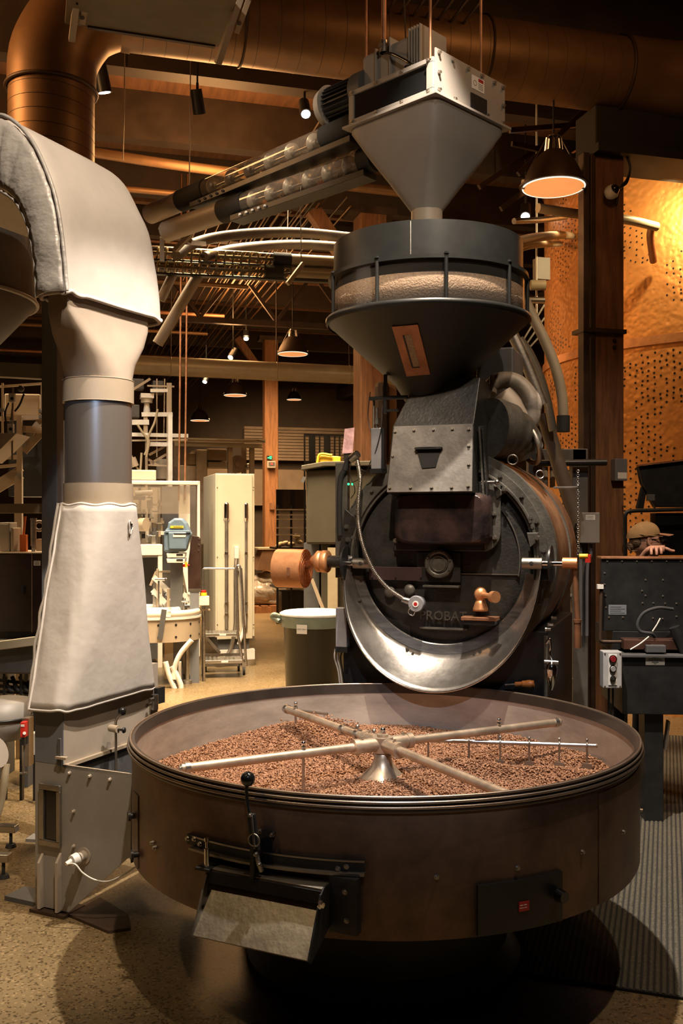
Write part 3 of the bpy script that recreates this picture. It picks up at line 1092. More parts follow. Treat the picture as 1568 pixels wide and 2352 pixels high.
# closing flap along the left corner
ci = min(range(96), key=lambda i: (rings[0][i] - Vector((bx0, by0, rings[0][i].z))).length)
cj = min(range(96), key=lambda i: (rings[-1][i] - D.at(140, 1162, TY - .12)).length)
fl0, fl1 = [], []
for i in range(nr + 1):
    t = i / nr
    idx = int(round(ci * (1 - t) + cj * t)) % 96
    p = rings[i][idx]
    out_ = Vector((-.80, -.6, 0))
    fl0.append(p + out_ * (.012 + .004 * math.sin(i * 1.7)))
    fl1.append(rings[i][(idx + 3) % 96] + Vector((.2, -1, 0)) * .010)
MB().tube(fl0[::2] + [fl0[-1]], .0065, n=8, sub=3).build('seam_flap', 'fabric', jk)
MB().tube(fl1[::2] + [fl1[-1]], .006, n=8, sub=3).build('seam_flap', 'fabric', jk)
# torn hole: dark ragged patch with frayed lip
hc = D.at(294, 1215, 0)
best = None
for r_ in rings:
    for p in r_:
        d = D.o + D.ux * p.x + D.uy * p.y
        px = HX + d.x / d.y * K
        py = HY - (p.z - CH) / d.y * K
        e = (px - 293) ** 2 + (py - 1215) ** 2 + (0 if d.y < 4.5 else 1e6)
        if best is None or e < best[0]:
            best = (e, p, r_)
p = best[1]
nrm = Vector((p.x - TX, p.y - TY, .0)).normalized()
tx_ = Vector((-nrm.y, nrm.x, 0))
tear, lip = [], []
for i in range(14):
    a = 2 * PI * i / 14
    rr = .016 * (1 + .35 * math.sin(3 * a + 1) + .2 * random.random())
    q = p + nrm * .008 + tx_ * math.cos(a) * rr * .8 + Vector((0, 0, 1)) * math.sin(a) * rr * 1.5
    tear.append(q)
    lip.append(q + nrm * .003)
MB().prism(tear, nrm * .002).build('torn_hole', 'cloth_dark', jk)
MB().tube(lip + [lip[0]], .0035, n=6, sub=2).build('frayed_lip', 'fabric', jk)

# clear pipe with two painted collars
zc = [D.at(226, y, TY - TRD).z for y in (1160, 1108, 915, 862)]
pipe = fthing('clear_duct', 'clear plastic pipe between tan collars above the lower silver jacket', 'duct', D)
MB().lathe([(TRD, zc[1] - .02), (TRD, zc[2] + .02)], (TX, TY, 0), n=64).build('acrylic_tube', 'glass_smoke', pipe)
MB().lathe([(TRD - .004, zc[1] - .02), (TRD - .004, zc[2] + .02)], (TX, TY, 0), n=64).build('acrylic_tube', 'glass_smoke', pipe)
MB().ring([(TRD - .006, zc[0] - .05), (TRD + .006, zc[0] - .05), (TRD + .006, zc[1]), (TRD - .006, zc[1])], (TX, TY, 0), n=64).build('collar', 'tan', pipe)
MB().ring([(TRD - .003, zc[2]), (TRD + .009, zc[2]), (TRD + .009, zc[3]), (TRD - .003, zc[3])], (TX, TY, 0), n=64).build('collar', 'tan', pipe)
MB().torus((TX, TY, zc[2]), TRD + .008, .002, n=64, m=6).torus((TX, TY, zc[3]), TRD + .009, .002, n=64, m=6).build('collar_bead', 'tan', pipe)

# elbow curves (outer and inner) read in the plane of the near cheek
yN = -.02
outer = [D.at(x, y, yN) for x, y in ((155, 668), (150, 600), (141, 520), (128, 450), (108, 392), (82, 335), (55, 298), (28, 275), (0, 264))]
inner = [D.at(x, y, yN) for x, y in ((86, 683), (83, 625), (77, 573), (68, 530), (56, 495), (40, 468), (24, 452), (10, 444), (0, 440))]
dx = Vector((-1, 0, .06))
for k in (.12, .25, .38):
    outer.append(outer[8] + dx * k)
    inner.append(inner[8] + Vector((-1, 0, .02)) * k)
yF = D.atx(378, 718, outer[0].x).y
hood = fthing('elbow_jacket', 'big silver padded cloth elbow cover at the top left, quilted side cheek', 'jacket', D)
# the bend as a padded rounded box section
rings = []
m = len(outer)
So, Si = smooth_path(outer, 3), smooth_path(inner, 3)
for i, (o_, n_) in enumerate(zip(So, Si)):
    cx, cz = (o_.x + n_.x) / 2, (o_.z + n_.z) / 2
    wv = Vector((o_.x - n_.x, 0, o_.z - n_.z))
    hw = wv.length / 2
    wd_ = wv.normalized()
    ring = []
    for j in range(64):
        a = 2 * PI * j / 64
        ca, sa = math.cos(a), math.sin(a)
        u = abs(ca) ** (2 / 7) * math.copysign(1, ca) * hw * (1.0 + .03 * math.sin(i * .8))
        v = abs(sa) ** (2 / 9) * math.copysign(1, sa)
        yy = (yN + yF) / 2 + v * (yF - yN) / 2
        pk = .006 * math.sin(i * 1.1 + 3 * a) + .003 * math.sin(i * 2.3 + 9 * a)
        if sa < -.5:
            pk += .010 * math.sin(i * 1.9) * max(0, 1 - abs(ca) * 1.1)
        ring.append(Vector((cx, 0, cz)) + wd_ * u + Vector((0, yy - (pk if sa < -.5 else -pk * .3), 0)))
    rings.append(ring)
MB().loft(rings, caps=False).build('cloth', 'fabric', hood)
so2 = [p + Vector((0, -.004, 0)) for p in So]
si2 = [p + Vector((0, -.004, 0)) for p in Si]
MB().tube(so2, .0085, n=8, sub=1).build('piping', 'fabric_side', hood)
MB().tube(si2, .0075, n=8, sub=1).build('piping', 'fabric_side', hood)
# quilted cheek sheet
vs, fs = [], []
nn = 9
for i, (o_, n_) in enumerate(zip(So, Si)):
    for j in range(nn):
        t = j / (nn - 1)
        p = n_.lerp(o_, .06 + .88 * t)
        bul = .016 * math.sin(PI * t) + .007 * math.sin(i * 1.25 + 2.2 * t) * math.sin(PI * t) + .004 * math.sin(i * 2.6 + 4 * t)
        vs.append((p.x, yN - .012 - bul, p.z))
for i in range(len(So) - 1):
    for j in range(nn - 1):
        a = i * nn + j
        fs.append((a, a + 1, a + nn + 1, a + nn))
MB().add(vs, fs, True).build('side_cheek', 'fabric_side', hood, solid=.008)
# hem at the bottom
hem = [p + Vector((0, 0, .006 * math.sin(i * .7))) for i, p in enumerate(rings[0])]
MB().tube(hem + [hem[0]], .009, n=8, sub=2).build('hem', 'fabric', hood)

# square to round transition
tr_ = fthing('duct_transition', 'beige sheet metal funnel between the elbow cover and the clear duct', 'duct', D)
x0, x1 = inner[0].x + .02, outer[0].x - .02
y0, y1 = yN + .03, yF - .09
rg = []
zt2 = outer[0].z + .10
zl = D.at(226, 700, 0).z
for s_, z in ((0, zt2), (0, zl), (.35, zl * .68 + zc[3] * .32), (.72, zl * .33 + zc[3] * .67), (1, zc[3] - .004)):
    hx_ = (x1 - x0) / 2 * (1 - s_) + TRD * s_
    hy_ = (y1 - y0) / 2 * (1 - s_) + TRD * s_
    rg.append(sring((x0 + x1) / 2 * (1 - s_) + TX * s_, (y0 + y1) / 2 * (1 - s_) + TY * s_, hx_, hy_, z, 14 * (1 - s_) ** 2 + 2 * s_ + .01 if s_ < 1 else 2, 72))
MB().loft(rg, caps=False, sm=True).build('funnel', 'beige_cone', tr_)

# dark blower drum hanging behind the elbow
dd = thing('blower_drum', 'dark grey blower drum behind the elbow cover at the left edge', 'drum', (-2.33, 5.38, 0))
MB().lathe([(0, 3.52), (.56, 3.52), (.60, 3.48), (.60, 2.87), (.32, 2.55), (.12, 2.42), (0, 2.42)], n=64).build('shell', 'grey_dark', dd)
MB().torus((0, 0, 2.87), .605, .012, n=64).build('band', 'grey', dd)
MB().lathe([(.12, 2.32), (.12, 0.02), (.16, .02), (.16, 0), (.0, 0)], n=32).build('down_pipe', 'grey', dd)
# steel stand: post and cross beams
post = thing('steel_post', 'blue grey square steel post between the stair frame and the duct', 'post', W(121, 1300, 5.0).xy.to_3d(), math.radians(-8))
MB().bx(-.042, .042, -.042, .042, 0, 2.95).build('shaft', 'grey_blue', post, .004)
MB().bx(-.10, .10, -.10, .10, 0, .015).build('base_plate', 'grey', post)
MB().bar((-.04, 0, W(0, 855, 5).z), (-1.3, .1, W(0, 855, 5).z + .10), .07, .075).build('cross_beam', 'grey', post, .003)
MB().bar((-.04, 0, W(0, 1168, 5).z), (-1.3, .05, W(0, 1168, 5).z), .06, .05).build('cross_beam', 'grey_warm', post, .003)
# ------------------------------------------------------------------ drum roaster
R = Frame(.485, 4.65, -20)
ZC = 1.45
ro = fthing('drum_roaster', 'black cast iron drum coffee roaster with steel collar facing the cooling tray', 'roaster', R)
RX = Matrix.Rotation(PI / 2, 3, 'X')      # local z of a lathe -> -y (towards the camera)


def rl(px, py, y=0.):
    return R.at(px, py, y)


AX = (0, 0, ZC)
# drum shell behind the face: z of lathe is forward
MB().lathe([(.20, -1.05), (.50, -1.05), (.525, -1.0), (.525, -.62)], AX, RX, 96).build('drum_shell', 'copper_worn', ro)
MB().lathe([(.531, -.62), (.531, -.03)], AX, RX, 96).build('drum_shell', 'copper_worn', ro)
MB().ring([(.525, -.64), (.538, -.64), (.538, -.60), (.525, -.60)], AX, RX, 96).build('shell_band', 'cast2', ro)
MB().ring([(.44, -.05), (.505, -.05), (.505, 0), (.44, 0)], AX, RX, 96).build('front_flange', 'cast2', ro)
MB().ring([(.44, -.1), (.54, -.1), (.54, -.03), (.44, -.03)], AX, RX, 96).build('rear_flange', 'cast2', ro)
MB().ring([(.452, 0), (.468, 0), (.464, .012), (.456, .012)], AX, RX, 96).build('flange_bead', 'cast2', ro)
MB().lathe([(0, -.012), (.36, -.012), (.425, -.025), (.452, -.045)], AX, RX, 96).build('face_plate', 'cast', ro)
MB().ring([(.37, -.014), (.375, -.014), (.375, -.006), (.37, -.006)], AX, RX, 72, -.2, .9).build('face_seam', 'cast2', ro)
for i in range(22):
    a = 2 * PI * i / 22 + .1
    if math.radians(60) < a < math.radians(118):
        continue
    bolt(ro, (math.cos(a) * .488, 0, ZC + math.sin(a) * .488), (0, -1, 0), .009, .012, 'cast2')
# face split line
a_, b_ = rl(1055, 1318), rl(1192, 1319)
MB().bx(a_.x, b_.x, .006, .014, a_.z - .002, a_.z + .002).build('face_joint', 'steel_dull', ro)

# feed chute: neck, sloping inspection plate, bulged door
xl, xr_ = rl(898, 1050, -.12).x, rl(1086, 1050, -.12).x
z0, z1, z2, z3 = rl(985, 872, 0).z, rl(985, 977, -.10).z, rl(985, 1130, -.17).z, rl(985, 1250, -.10).z
nk = MB()
ring0 = [Vector((xl + .085, .02, z0)), Vector((xr_ + .005, .02, z0)), Vector((xr_ + .005, .30, z0)), Vector((xl + .085, .30, z0))]
ring1 = [Vector((xl, -.10, z1)), Vector((xr_, -.10, z1)), Vector((xr_, .25, z1)), Vector((xl, .25, z1))]
nk.loft([ring0, ring1], caps=True, sm=False)
ring2 = [Vector((xl - .008, -.17, z2)), Vector((xr_ + .008, -.17, z2)), Vector((xr_ + .008, .02, z2 - .02)), Vector((xl - .008, .02, z2 - .02))]
nk.loft([ring1, ring2], caps=True, sm=False)
neck = nk.build('feed_chute', 'cast', ro, .006)
for dx_, m_ in ((.012, 'cast2'), (.028, 'cast')):
    MB().prism([(xr_ + dx_, -.06, z1 - .01), (xr_ + dx_, .0, z1 + .0), (xr_ + dx_ + .03, -.01, z3 + .08), (xr_ + dx_ + .03, -.06, z3 + .06)], (.008, 0, 0)).build('cheek_bracket', m_, neck)
n_pl = Vector((0, -(z1 - z2), .07)).normalized() * -1
pn = Vector((0, -(z1 - z2), -.07)).normalized()
up_ = Vector((0, .07, z1 - z2)).normalized()
# inspection plate lying on the slope
pc = Vector(((xl + xr_) / 2, -.135, (z1 + z2) / 2)) + pn * .004
Rp = Matrix((Vector((1, 0, 0)), up_, Vector((1, 0, 0)).cross(up_))).transposed()
w2, h2 = (xr_ - xl) / 2 + .004, (Vector((0, .07, z1 - z2)).length) / 2
pl = MB(Matrix.Translation(pc) @ Rp.to_4x4())
pts = [(-w2, -h2, 0), (w2 * 1.02, -h2, 0), (w2 * .96, h2, 0), (-w2 * .93, h2, 0)]
pl.prism(pts, (0, 0, .006))
M['plate_grey'] = mat('worn_grey_plate', (.24, .22, .20), .45, .3, .3, 8, .06, 60)
plate = pl.build('inspection_plate', 'plate_grey', neck, .002)
Mp = Matrix.Translation(pc) @ Rp.to_4x4()
for ux_, uy_ in ((-.88, .84), (-.42, .86), (.05, .86), (.5, .86), (.88, .84), (-.90, .1), (.90, .35), (.92, -.2), (-.92, -.86), (-.42, -.86), (.08, -.86), (.55, -.86), (.93, -.83)):
    bolt(plate, Mp @ Vector((w2 * ux_, h2 * uy_, .006)), Rp @ Vector((0, 0, 1)), .0075, .009, 'steel_dull')
MB(Mp).tube([(-.07, .045, .01), (-.06, .045, .025), (.045, .045, .025), (.055, .045, .01)], .005, 8).bx(-.07, .055, .038, .046, .006, .030).prism([(-.065, .035, .006), (.05, .035, .006), (.03, -.045, .006), (-.035, -.05, .006)], (0, 0, .005)).build('pull_handle', 'black', plate)
# bulged door below
dl, drr = rl(906, 1190, -.1).x, rl(1122, 1190, -.07).x
rg = []
for t, y, s in ((0, .0, 1.05), (.25, -.05, 1.03), (.8, -.10, 1.0), (1, -.115, .9)):
    ring = []
    for i in range(40):
        a = 2 * PI * i / 40
        ca, sa = math.cos(a), math.sin(a)
        ring.append(Vector(((dl + drr) / 2 + abs(ca) ** .3 * math.copysign(1, ca) * (drr - dl) / 2 * s, y, (z2 + z3) / 2 + abs(sa) ** .3 * math.copysign(1, sa) * (z2 - z3) / 2 * (1.08 if t == 0 else 1.0 - .1 * (t == 1)))))
    rg.append(ring)
M['worn_enamel'] = mat('worn_enamel', (.022, .019, .020), .25, .3, .3, 7, .08, 40, col2=(.10, .06, .055))
MB().loft(rg).build('door_bulge', 'worn_enamel', neck)
fl = rl(1118, 1255, 0)
pts = []
for i in range(14):
    a = -PI / 2 + PI * .5 * i / 13
    pts.append((drr - .04 + math.cos(a) * .085, -.004, z3 + .06 + math.sin(a) * .095))
pts += [(drr + .045, -.004, z2 + .05), (drr - .06, -.004, z2 + .05)]
wing = MB().prism([(p[0], 0, p[2]) for p in pts], (0, -.014, 0)).build('door_flange', 'cast2', neck, .003)
MB().bx(dl - .03, drr - .03, -.016, 0, z3 - .035, z3 + .01).build('door_flange', 'cast', neck, .005)
for px, py in ((1134, 1180), (1136, 1235), (908, 1242)):
    bolt(wing, rl(px, py, -.016), (0, -1, 0), .009, .012, 'steel_dull')
# triangular lugs and studs on the face, right side
for px, py, s in ((1225, 1238, 1), (1149, 1127, -1)):
    c = rl(px, py, -.004)
    MB().prism([(c.x - .03, -.0, c.z + .03), (c.x + .025, -.0, c.z + .02 * s + .01), (c.x + .02, -.0, c.z - .012), (c.x - .015, -.0, c.z - .04)], (0, -.02, 0)).build('lug', 'cast2', ro, .003)
    bolt(ro, (c.x + .022, -.02, c.z + .006), (0, -1, 0), .010, .018, 'steel_dull')
for px, py in ((1218, 1198), (1223, 1211), (1218, 1190), (1128, 1112)):
    bolt(ro, rl(px, py, -.0), (0, -1, 0), .009, .014, 'cast2')
c = rl(1115, 1108, -.03)
MB().cyl(c, c + Vector((.05, -.005, 0)), .008).sphere(c + Vector((.055, -.006, 0)), .013, 12).cyl(c + Vector((-.02, 0, 0)), c, .012).build('door_catch', 'steel', neck)
# peephole
c = rl(1011, 1294, -.012)
pe = MB().lathe([(0, .03), (.046, .03), (.050, .036), (.068, .036), (.070, .0)], c, RX, 48).build('peephole', 'cast2', ro)
MB().lathe([(0, .040), (.044, .036)], c, RX, 40).build('peephole_glass', 'cast2', pe)
MB().torus(c + Vector((0, -.038, 0)), .036, .003, (0, 1, 0), 36, 6).build('peephole_ring', 'cast2', pe)
for i in range(8):
    a = 2 * PI * i / 8 + .3
    bolt(pe, c + Vector((math.cos(a) * .059, -.036, math.sin(a) * .059)), (0, -1, 0), .005, .006, 'cast2')
MB().bx(c.x - .115, c.x + .10, -.018, .0, c.z - .09, c.z + .055).build('peephole_pad', 'cast', ro, .004)
# nameplate strip and embossed maker's name
a_, b_ = rl(849, 1301, -.01), rl(972, 1334, -.01)
M['plum'] = mat('plum_brown_plate', (.075, .042, .045), .5, .3)
pp_ = MB().bx(a_.x, b_.x - .004, -.022, -.008, b_.z, a_.z).build('name_strip', 'plum', ro, .002)
for px in (855, 908, 966):
    bolt(pp_, rl(px, 1328, -.022), (0, -1, 0), .004, .005, 'black')
text('PROBAT', .062, 'cast2', ro, facing((0, -1, 0)), rl(1018, 1415, -.012) + Vector((0, -.004, 0)), extr=.006)
a_, b_ = rl(965, 1441, -.01), rl(1075, 1441, -.01)
MB().bx(a_.x, b_.x, -.024, 0, a_.z - .004, a_.z + .004).build('cast_ledge', 'cast2', ro)
a_, b_ = rl(973, 1345, -.02), rl(1056, 1345, -.02)
MB().bx(a_.x, b_.x, -.045, 0, a_.z - .006, a_.z + .004).build('cast_ledge', 'cast2', ro, .002)
a_, b_ = rl(1062, 1416, -.05), rl(1143, 1416, -.05)
MB().bx(a_.x, b_.x, -.085, 0, a_.z - .014, a_.z + .002).build('drip_shelf', 'copper_dull', ro, .002)
MB().bx(a_.x + .01, b_.x - .01, -.075, 0, a_.z - .035, a_.z - .014).build('shelf_bracket', 'cast', ro, .002)
# copper sample trier
c = rl(1102, 1375, -.03)
tr = MB().lathe([(0, 0), (.037, 0), (.035, .010), (.027, .035), (.021, .055), (.0, .058)], rl(1103, 1403, -.04)).build('sample_trier', 'copper', ro)
e = rl(1103, 1365, -.04)
MB().sphere(e, .032, 24, (.95, .9, 1.1)).build('trier_head', 'copper', tr)
MB().cyl(e, e + Vector((.075, -.075, -.004)), .013).cyl(e + Vector((.07, -.07, -.004)), e + Vector((.09, -.090, -.004)), .026, .027, 28).build('trier_handle', 'copper', tr)
# thermometer head with armoured hose
M['cyl_grey'] = mat('anodised_cylinder', (.46, .46, .50), .35, .5)
hc = rl(962, 1385, -.03)
th = MB().cyl(hc, hc + Vector((0, -.05, 0)), .034, n=28).cyl(hc + Vector((0, -.05, 0)), hc + Vector((0, -.062, 0)), .040, .036, n=28).build('sensor_head', 'cyl_grey', ro)
MB().cyl(hc + Vector((0, -.062, 0)), hc + Vector((0, -.065, 0)), .015, n=20).build('sensor_label', 'paper', th)
MB().cyl(hc + Vector((0, -.065, 0)), hc + Vector((0, -.0655, 0)), .009, n=16).build('sensor_badge', 'plate_red', th)
MB().cyl(hc + Vector((-.03, -.03, .006)), hc + Vector((-.075, -.03, .018)), .017, .014).build('gland', 'steel', th)
hp = [rl(x, y, yy) for x, y, yy in ((820, 1055, -.02), (827, 1100, -.05), (823, 1150, -.07), (823, 1200, -.08), (834, 1255, -.10), (858, 1310, -.10), (890, 1350, -.08), (930, 1378, -.06))]
sp = smooth_path(hp, 14)
MB().tube(hp, .0095, 10, 8).build('armoured_hose', 'steel_dull', th)
cl = MB()
for i in range(0, len(sp) - 1, 1):
    cl.torus(sp[i], .0098, .002, sp[i + 1] - sp[i], 12, 4)
o = cl.build('hose_ribs', 'steel', th)
o['kind'] = 'stuff'
MB().tube([hc + Vector((-.025, -.06, -.01)), hc + Vector((-.035, -.06, -.04)), hc + Vector((-.015, -.06, -.055)), hc + Vector((.0, -.06, -.03))], .003, 6).build('bead_chain', 'chrome', th)
for px, py in ((895, 1360), (940, 1355)):
    MB().lathe([(0, .012), (.02, .012), (.028, .0)], rl(px, py, -.01), RX, 24).build('face_boss', 'cast2', ro)

# chrome collar (crescent) round the lower half
vs, fs = [], []
NA, NB = 80, 8
for i in range(NA + 1):
    a = math.radians(-182 + 184 * i / NA)
    k = max(0., math.sin(-a)) if True else 0
    k = max(0, -math.sin(a))
    for j in range(NB + 1):
        t = j / NB
        rin = .452
        # near edge: larger circle hung lower and pushed forward
        x_in, z_in, y_in = rin * math.cos(a), rin * math.sin(a) - .004, -.02
        ro_ = .478
        x_o = (ro_ + .02 * k) * math.cos(a)
        z_o = (ro_) * math.sin(a) - .125 * k ** .8
        y_o = -.03 - .185 * k ** .7
        s = math.sin(t * PI / 2)
        x = x_in * (1 - t) + x_o * t
        z = z_in * (1 - s) + z_o * s if False else z_in + (z_o - z_in) * (t ** .85)
        y = y_in + (y_o - y_in) * (t ** 1.25)
        vs.append((x, y, ZC + z))
for i in range(NA):
    for j in range(NB):
        a0_ = i * (NB + 1) + j
        fs.append((a0_, a0_ + NB + 1, a0_ + NB + 2, a0_ + 1))
M['collar_steel'] = mat('polished_collar', (.55, .51, .47), .30, .95, .4, 5, .05, 25)
collar = MB().add(vs, fs, True).build('discharge_collar', 'collar_steel', ro, solid=.004)
edge = [Vector(vs[i * (NB + 1) + NB]) for i in range(0, NA + 1, 2)]
MB().tube(edge, .004, 8, 2).build('rolled_edge', 'chrome', collar)
MB().ring([(.405, .006), (.412, .006), (.454, .016), (.454, .022), (.410, .012)], AX, RX, 80, math.radians(188), math.radians(352)).build('inner_lip', 'steel', collar)
for px, py in ((826, 1378), (822, 1388), (1227, 1380), (1216, 1392), (1238, 1388), (935, 1493), (948, 1502), (1088, 1502), (1102, 1497)):
    q = rl(px, py, -.03)
    rr = math.hypot(q.x, q.z - ZC)
    bolt(collar, q, (0, -1, 0), .007, .010, 'cast2')
# trunnion blocks, pivots and black clamp wings at both sides
for s, px in ((-1, 832), (1, 1222)):
    c = rl(px, 1294, -.05)
    MB().cyl(c + Vector((-.045, 0, 0)), c + Vector((.045, 0, 0)), .026, n=24).build('pivot_block', 'steel_dull', ro)
    bolt(ro, c + Vector((0, -.026, 0)), (0, -1, 0), .008, .008, 'steel')
    MB().cyl(c + Vector((s * .04, 0, 0)), c + Vector((s * .16, 0, 0)), .013, n=16).build('pivot_pin', 'chrome', ro)
    cc = c + Vector((s * .085, 0, 0))
    MB().cyl(cc + Vector((-.004, 0, 0)), cc + Vector((.004, 0, 0)), .085, n=36).build('clamp_disc', 'black', ro)
    MB().bx(min(c.x, c.x + s * .08), max(c.x, c.x + s * .08), -.03, .02, ZC - .09, ZC + .0).build('clamp_wing', 'black', ro, .006)
c = rl(775, 1290, -.05)
MB().cyl(c + Vector((-.045, 0, 0)), c + Vector((.02, 0, 0)), .030, n=24).build('pivot_collar', 'cast', ro)
MB().cyl(c + Vector((-.09, 0, 0)), c, .016).build('pivot_pin', 'chrome', ro)
# copper handle disc and counterweight, left
cw_ = thing('copper_counterweight', 'brushed copper drum shaped counterweight on the left of the roaster', 'counterweight', R.o, R.a)
c1 = rl(764, 1290, -.05)
MB().lathe([(0, 0), (.052, 0), (.056, .006), (.056, .030), (.052, .034), (.054, .036), (.054, .058), (.035, .075), (.018, .095), (0, .10)], c1 + Vector((-.022, 0, 0)), Matrix.Rotation(-PI / 2, 3, 'Y'), 40).build('handle_disc', 'copper', cw_)
c2 = rl(702, 1306, .02)
MB().cyl(c2, c2 + Vector((-.153, 0, 0)), .099, n=56).build('weight_drum', 'copper', cw_)
MB().cyl(c2, c2 + Vector((.002, 0, 0)), .095, n=56).build('engraved_face', 'copper_face', cw_)
for r_ in (.03, .05, .07, .084):
    MB().torus(c2 + Vector((.002, 0, 0)), r_, .0008, (1, 0, 0), 40, 4).build('engraved_ring', 'copper', cw_)
MB().bar(c1 + Vector((-.10, 0, -.005)), c2 + Vector((-.06, .06, 0)), .03, .035).build('arm', 'copper_dull', cw_, .004)
q = rl(662, 1313, -.08)
MB().bx(q.x - .008, q.x + .008, -.0815, -.078, q.z - .022, q.z + .022).build('slot_plate', 'copper_dull', cw_, .002)
# copper lever and chain on the right
c = rl(1310, 1294, -.05)
lv = MB().cyl(c + Vector((-.035, 0, 0)), c + Vector((.03, 0, 0)), .026, n=24).build('copper_clamp', 'copper', ro)
lz = rl(1326, 1488, -.05)
MB().cyl((c.x + .018, -.05, ZC - .02), (lz.x, -.05, lz.z + .13), .0125).cyl((lz.x, -.05, lz.z + .13), (lz.x, -.05, lz.z + .115), .018).cyl((lz.x, -.05, lz.z + .115), (lz.x, -.05, lz.z), .016, .017).build('copper_lever', 'copper_dull', lv)
q0, q1 = rl(1327, 1080, .0), rl(1327, 1278, .0)
ch = MB()
nl = 40
for i in range(nl):
    p = q0.lerp(q1, (i + .5) / nl)
    ch.torus(p, .006, .0018, (1, 0, 0) if i % 2 else (0, 1, 0), 10, 4)
o = ch.build('bead_chain', 'steel', ro)
o['kind'] = 'stuff'
MB().tube([rl(1272, 1120, .05), rl(1322, 1119, .0), rl(1327, 1112, .0)], .005, 8).build('chain_arm', 'steel', ro)
MB().cyl(rl(1330, 1278, 0), rl(1350, 1278, 0), .012).build('yellow_fitting', 'yellow', ro)
MB().bx(rl(1344, 1280, 0).x, rl(1356, 1280, 0).x, -.01, .03, rl(0 + 1350, 1292, 0).z, rl(1350, 1274, 0).z).build('red_valve', 'red', ro)
# body casing under the drum
xb0, xb1 = rl(786, 1550, .02).x, rl(1256, 1550, .02).x
MB().bx(xb0, xb1, .03, 1.02, .10, 1.12).build('casing', 'black', ro, .006)
MB().bx(xb0 - .03, xb1 + .03, .0, 1.05, 0, .10).build('plinth', 'black', ro)
MB().bx(xb1 - .015, xb1 + .002, .02, .06, .1, 1.1).build('corner_post', 'cast2', ro)
for px, py in ((1266, 1420), (1258, 1435), (1252, 1446)):
    q = R.atx(px, py, xb1 + .0)
    bolt(ro, q, (1, 0, 0), .008, .025, 'steel')
q = rl(1266, 1520, -.02)
MB().tube([rl(1254, 1478, -.02), rl(1262, 1468, -.02), rl(1264, 1485, -.02), rl(1262, 1500, -.02), rl(1268, 1520, -.03)], .007, 8).lathe([(0, .0), (.022, -.02), (.027, -.045), (.016, -.11), (.006, -.14), (0, -.142)], rl(1266, 1515, -.03), None, 20).build('chrome_latch', 'chrome', ro)
MB().cyl(rl(1250, 1520, -.03), rl(1282, 1522, -.03), .010).build('latch_pin', 'steel', ro)
# wooden handled scraper lying on the tray edge bracket
wh = rl(1205, 1571, -.03)
hn = MB().cyl(rl(1160, 1573, -.03), rl(1183, 1572, -.03), .006).build('drawer_rod', 'steel_dull', ro)
M['amber'] = mat('amber_wood', (.55, .19, .05), .35, 0, .15, 10)
MB().tube([rl(1183, 1572, -.03), rl(1195, 1571, -.03), rl(1210, 1571, -.03), rl(1226, 1570, -.03)], [.012, .011, .016, .018, .015], 14).build('wooden_grip', 'amber', hn)

# left side plate, air cylinders, cables
lp = rl(786, 1180, .02)
MB().bx(lp.x - .035, lp.x + .03, .01, .05, ZC - .1, rl(800, 1062, 0).z).build('hinge_plate', 'cast2', ro, .004)
MB().prism([(lp.x - .03, .0, ZC - .10), (lp.x + .10, 0, ZC - .04), (lp.x + .08, 0, ZC + .20), (lp.x + .02, 0, ZC + .25)], (0, .03, 0)).build('hinge_web', 'cast', ro, .004)
for px, py in ((796, 1210), (812, 1235), (799, 1240)):
    bolt(ro, rl(px, py, 0), (0, -1, 0), .010, .012, 'cast2')
MB().tube([rl(795, 1075, -.0), rl(782, 1100, -.0), rl(779, 1160, -.0), rl(780, 1230, .0)], .014, 10).build('black_hose', 'rubber', ro)
MB().tube([rl(812, 1050, -.01), rl(800, 1056, -.0), rl(792, 1080, .0)], .016, 10).build('black_hose', 'rubber', ro)
jb = rl(815, 1050, -.01)
MB().cyl(jb + Vector((-.02, 0, -.01)), jb + Vector((.02, -.02, .014)), .020).build('conduit_fitting', 'steel', ro)
cb = rl(869, 1030, -.02)
t_, b_ = rl(868, 984, -.02), rl(872, 1078, -.02)
ac = MB().bx(cb.x - .03, cb.x + .022, -.05, 0, b_.z, t_.z).build('air_cylinder', 'cyl_grey', ro, .004)
MB().bx(cb.x - .034, cb.x + .028, -.055, .005, b_.z - .02, b_.z).bx(cb.x + .022, cb.x + .035, -.04, 0, b_.z, t_.z).build('cylinder_cap', 'black', ac)
MB().cyl((cb.x - .006, -.025, t_.z), (cb.x - .006, -.025, t_.z + .10), .007).cyl((cb.x - .006, -.025, t_.z + .02), (cb.x - .006, -.025, t_.z + .05), .015).build('piston_rod', 'steel', ac)
MB().bx(rl(848, 915, -.02).x, rl(935, 915, -.02).x, -.03, -.01, rl(890, 918, -.02).z, rl(890, 910, -.02).z).build('actuator_arm', 'black', ro)
MB().bx(rl(882, 915, -.02).x, rl(888, 915, -.02).x, -.03, -.01, rl(890, 950, -.02).z, rl(890, 860, -.02).z).bx(rl(885, 943, -.02).x, rl(915, 943, -.02).x, -.03, -.01, rl(890, 946, -.02).z, rl(890, 941, -.02).z).build('actuator_link', 'black', ro)
MB().cyl(rl(858, 915, 0), rl(858, 985, 0), .006).build('link_rod', 'steel_dull', ac)
for pts in (((850, 900, 0), (845, 960, 0), (858, 1030, -.04), (836, 1090, 0), (806, 1110, -.01)), ((878, 930, -.03), (872, 1000, -.06), (845, 1080, -.03), (815, 1065, -.02)), ((806, 1062, -.01), (803, 1090, -.02), (815, 1125, -.02), (806, 1145, -.01))):
    MB().tube([rl(*p) for p in pts], .0022, 6).build('signal_cable', 'black', ro)
MB().sphere(rl(800, 1112, -.02), .006, 8).build('indicator', 'green_led', ro)
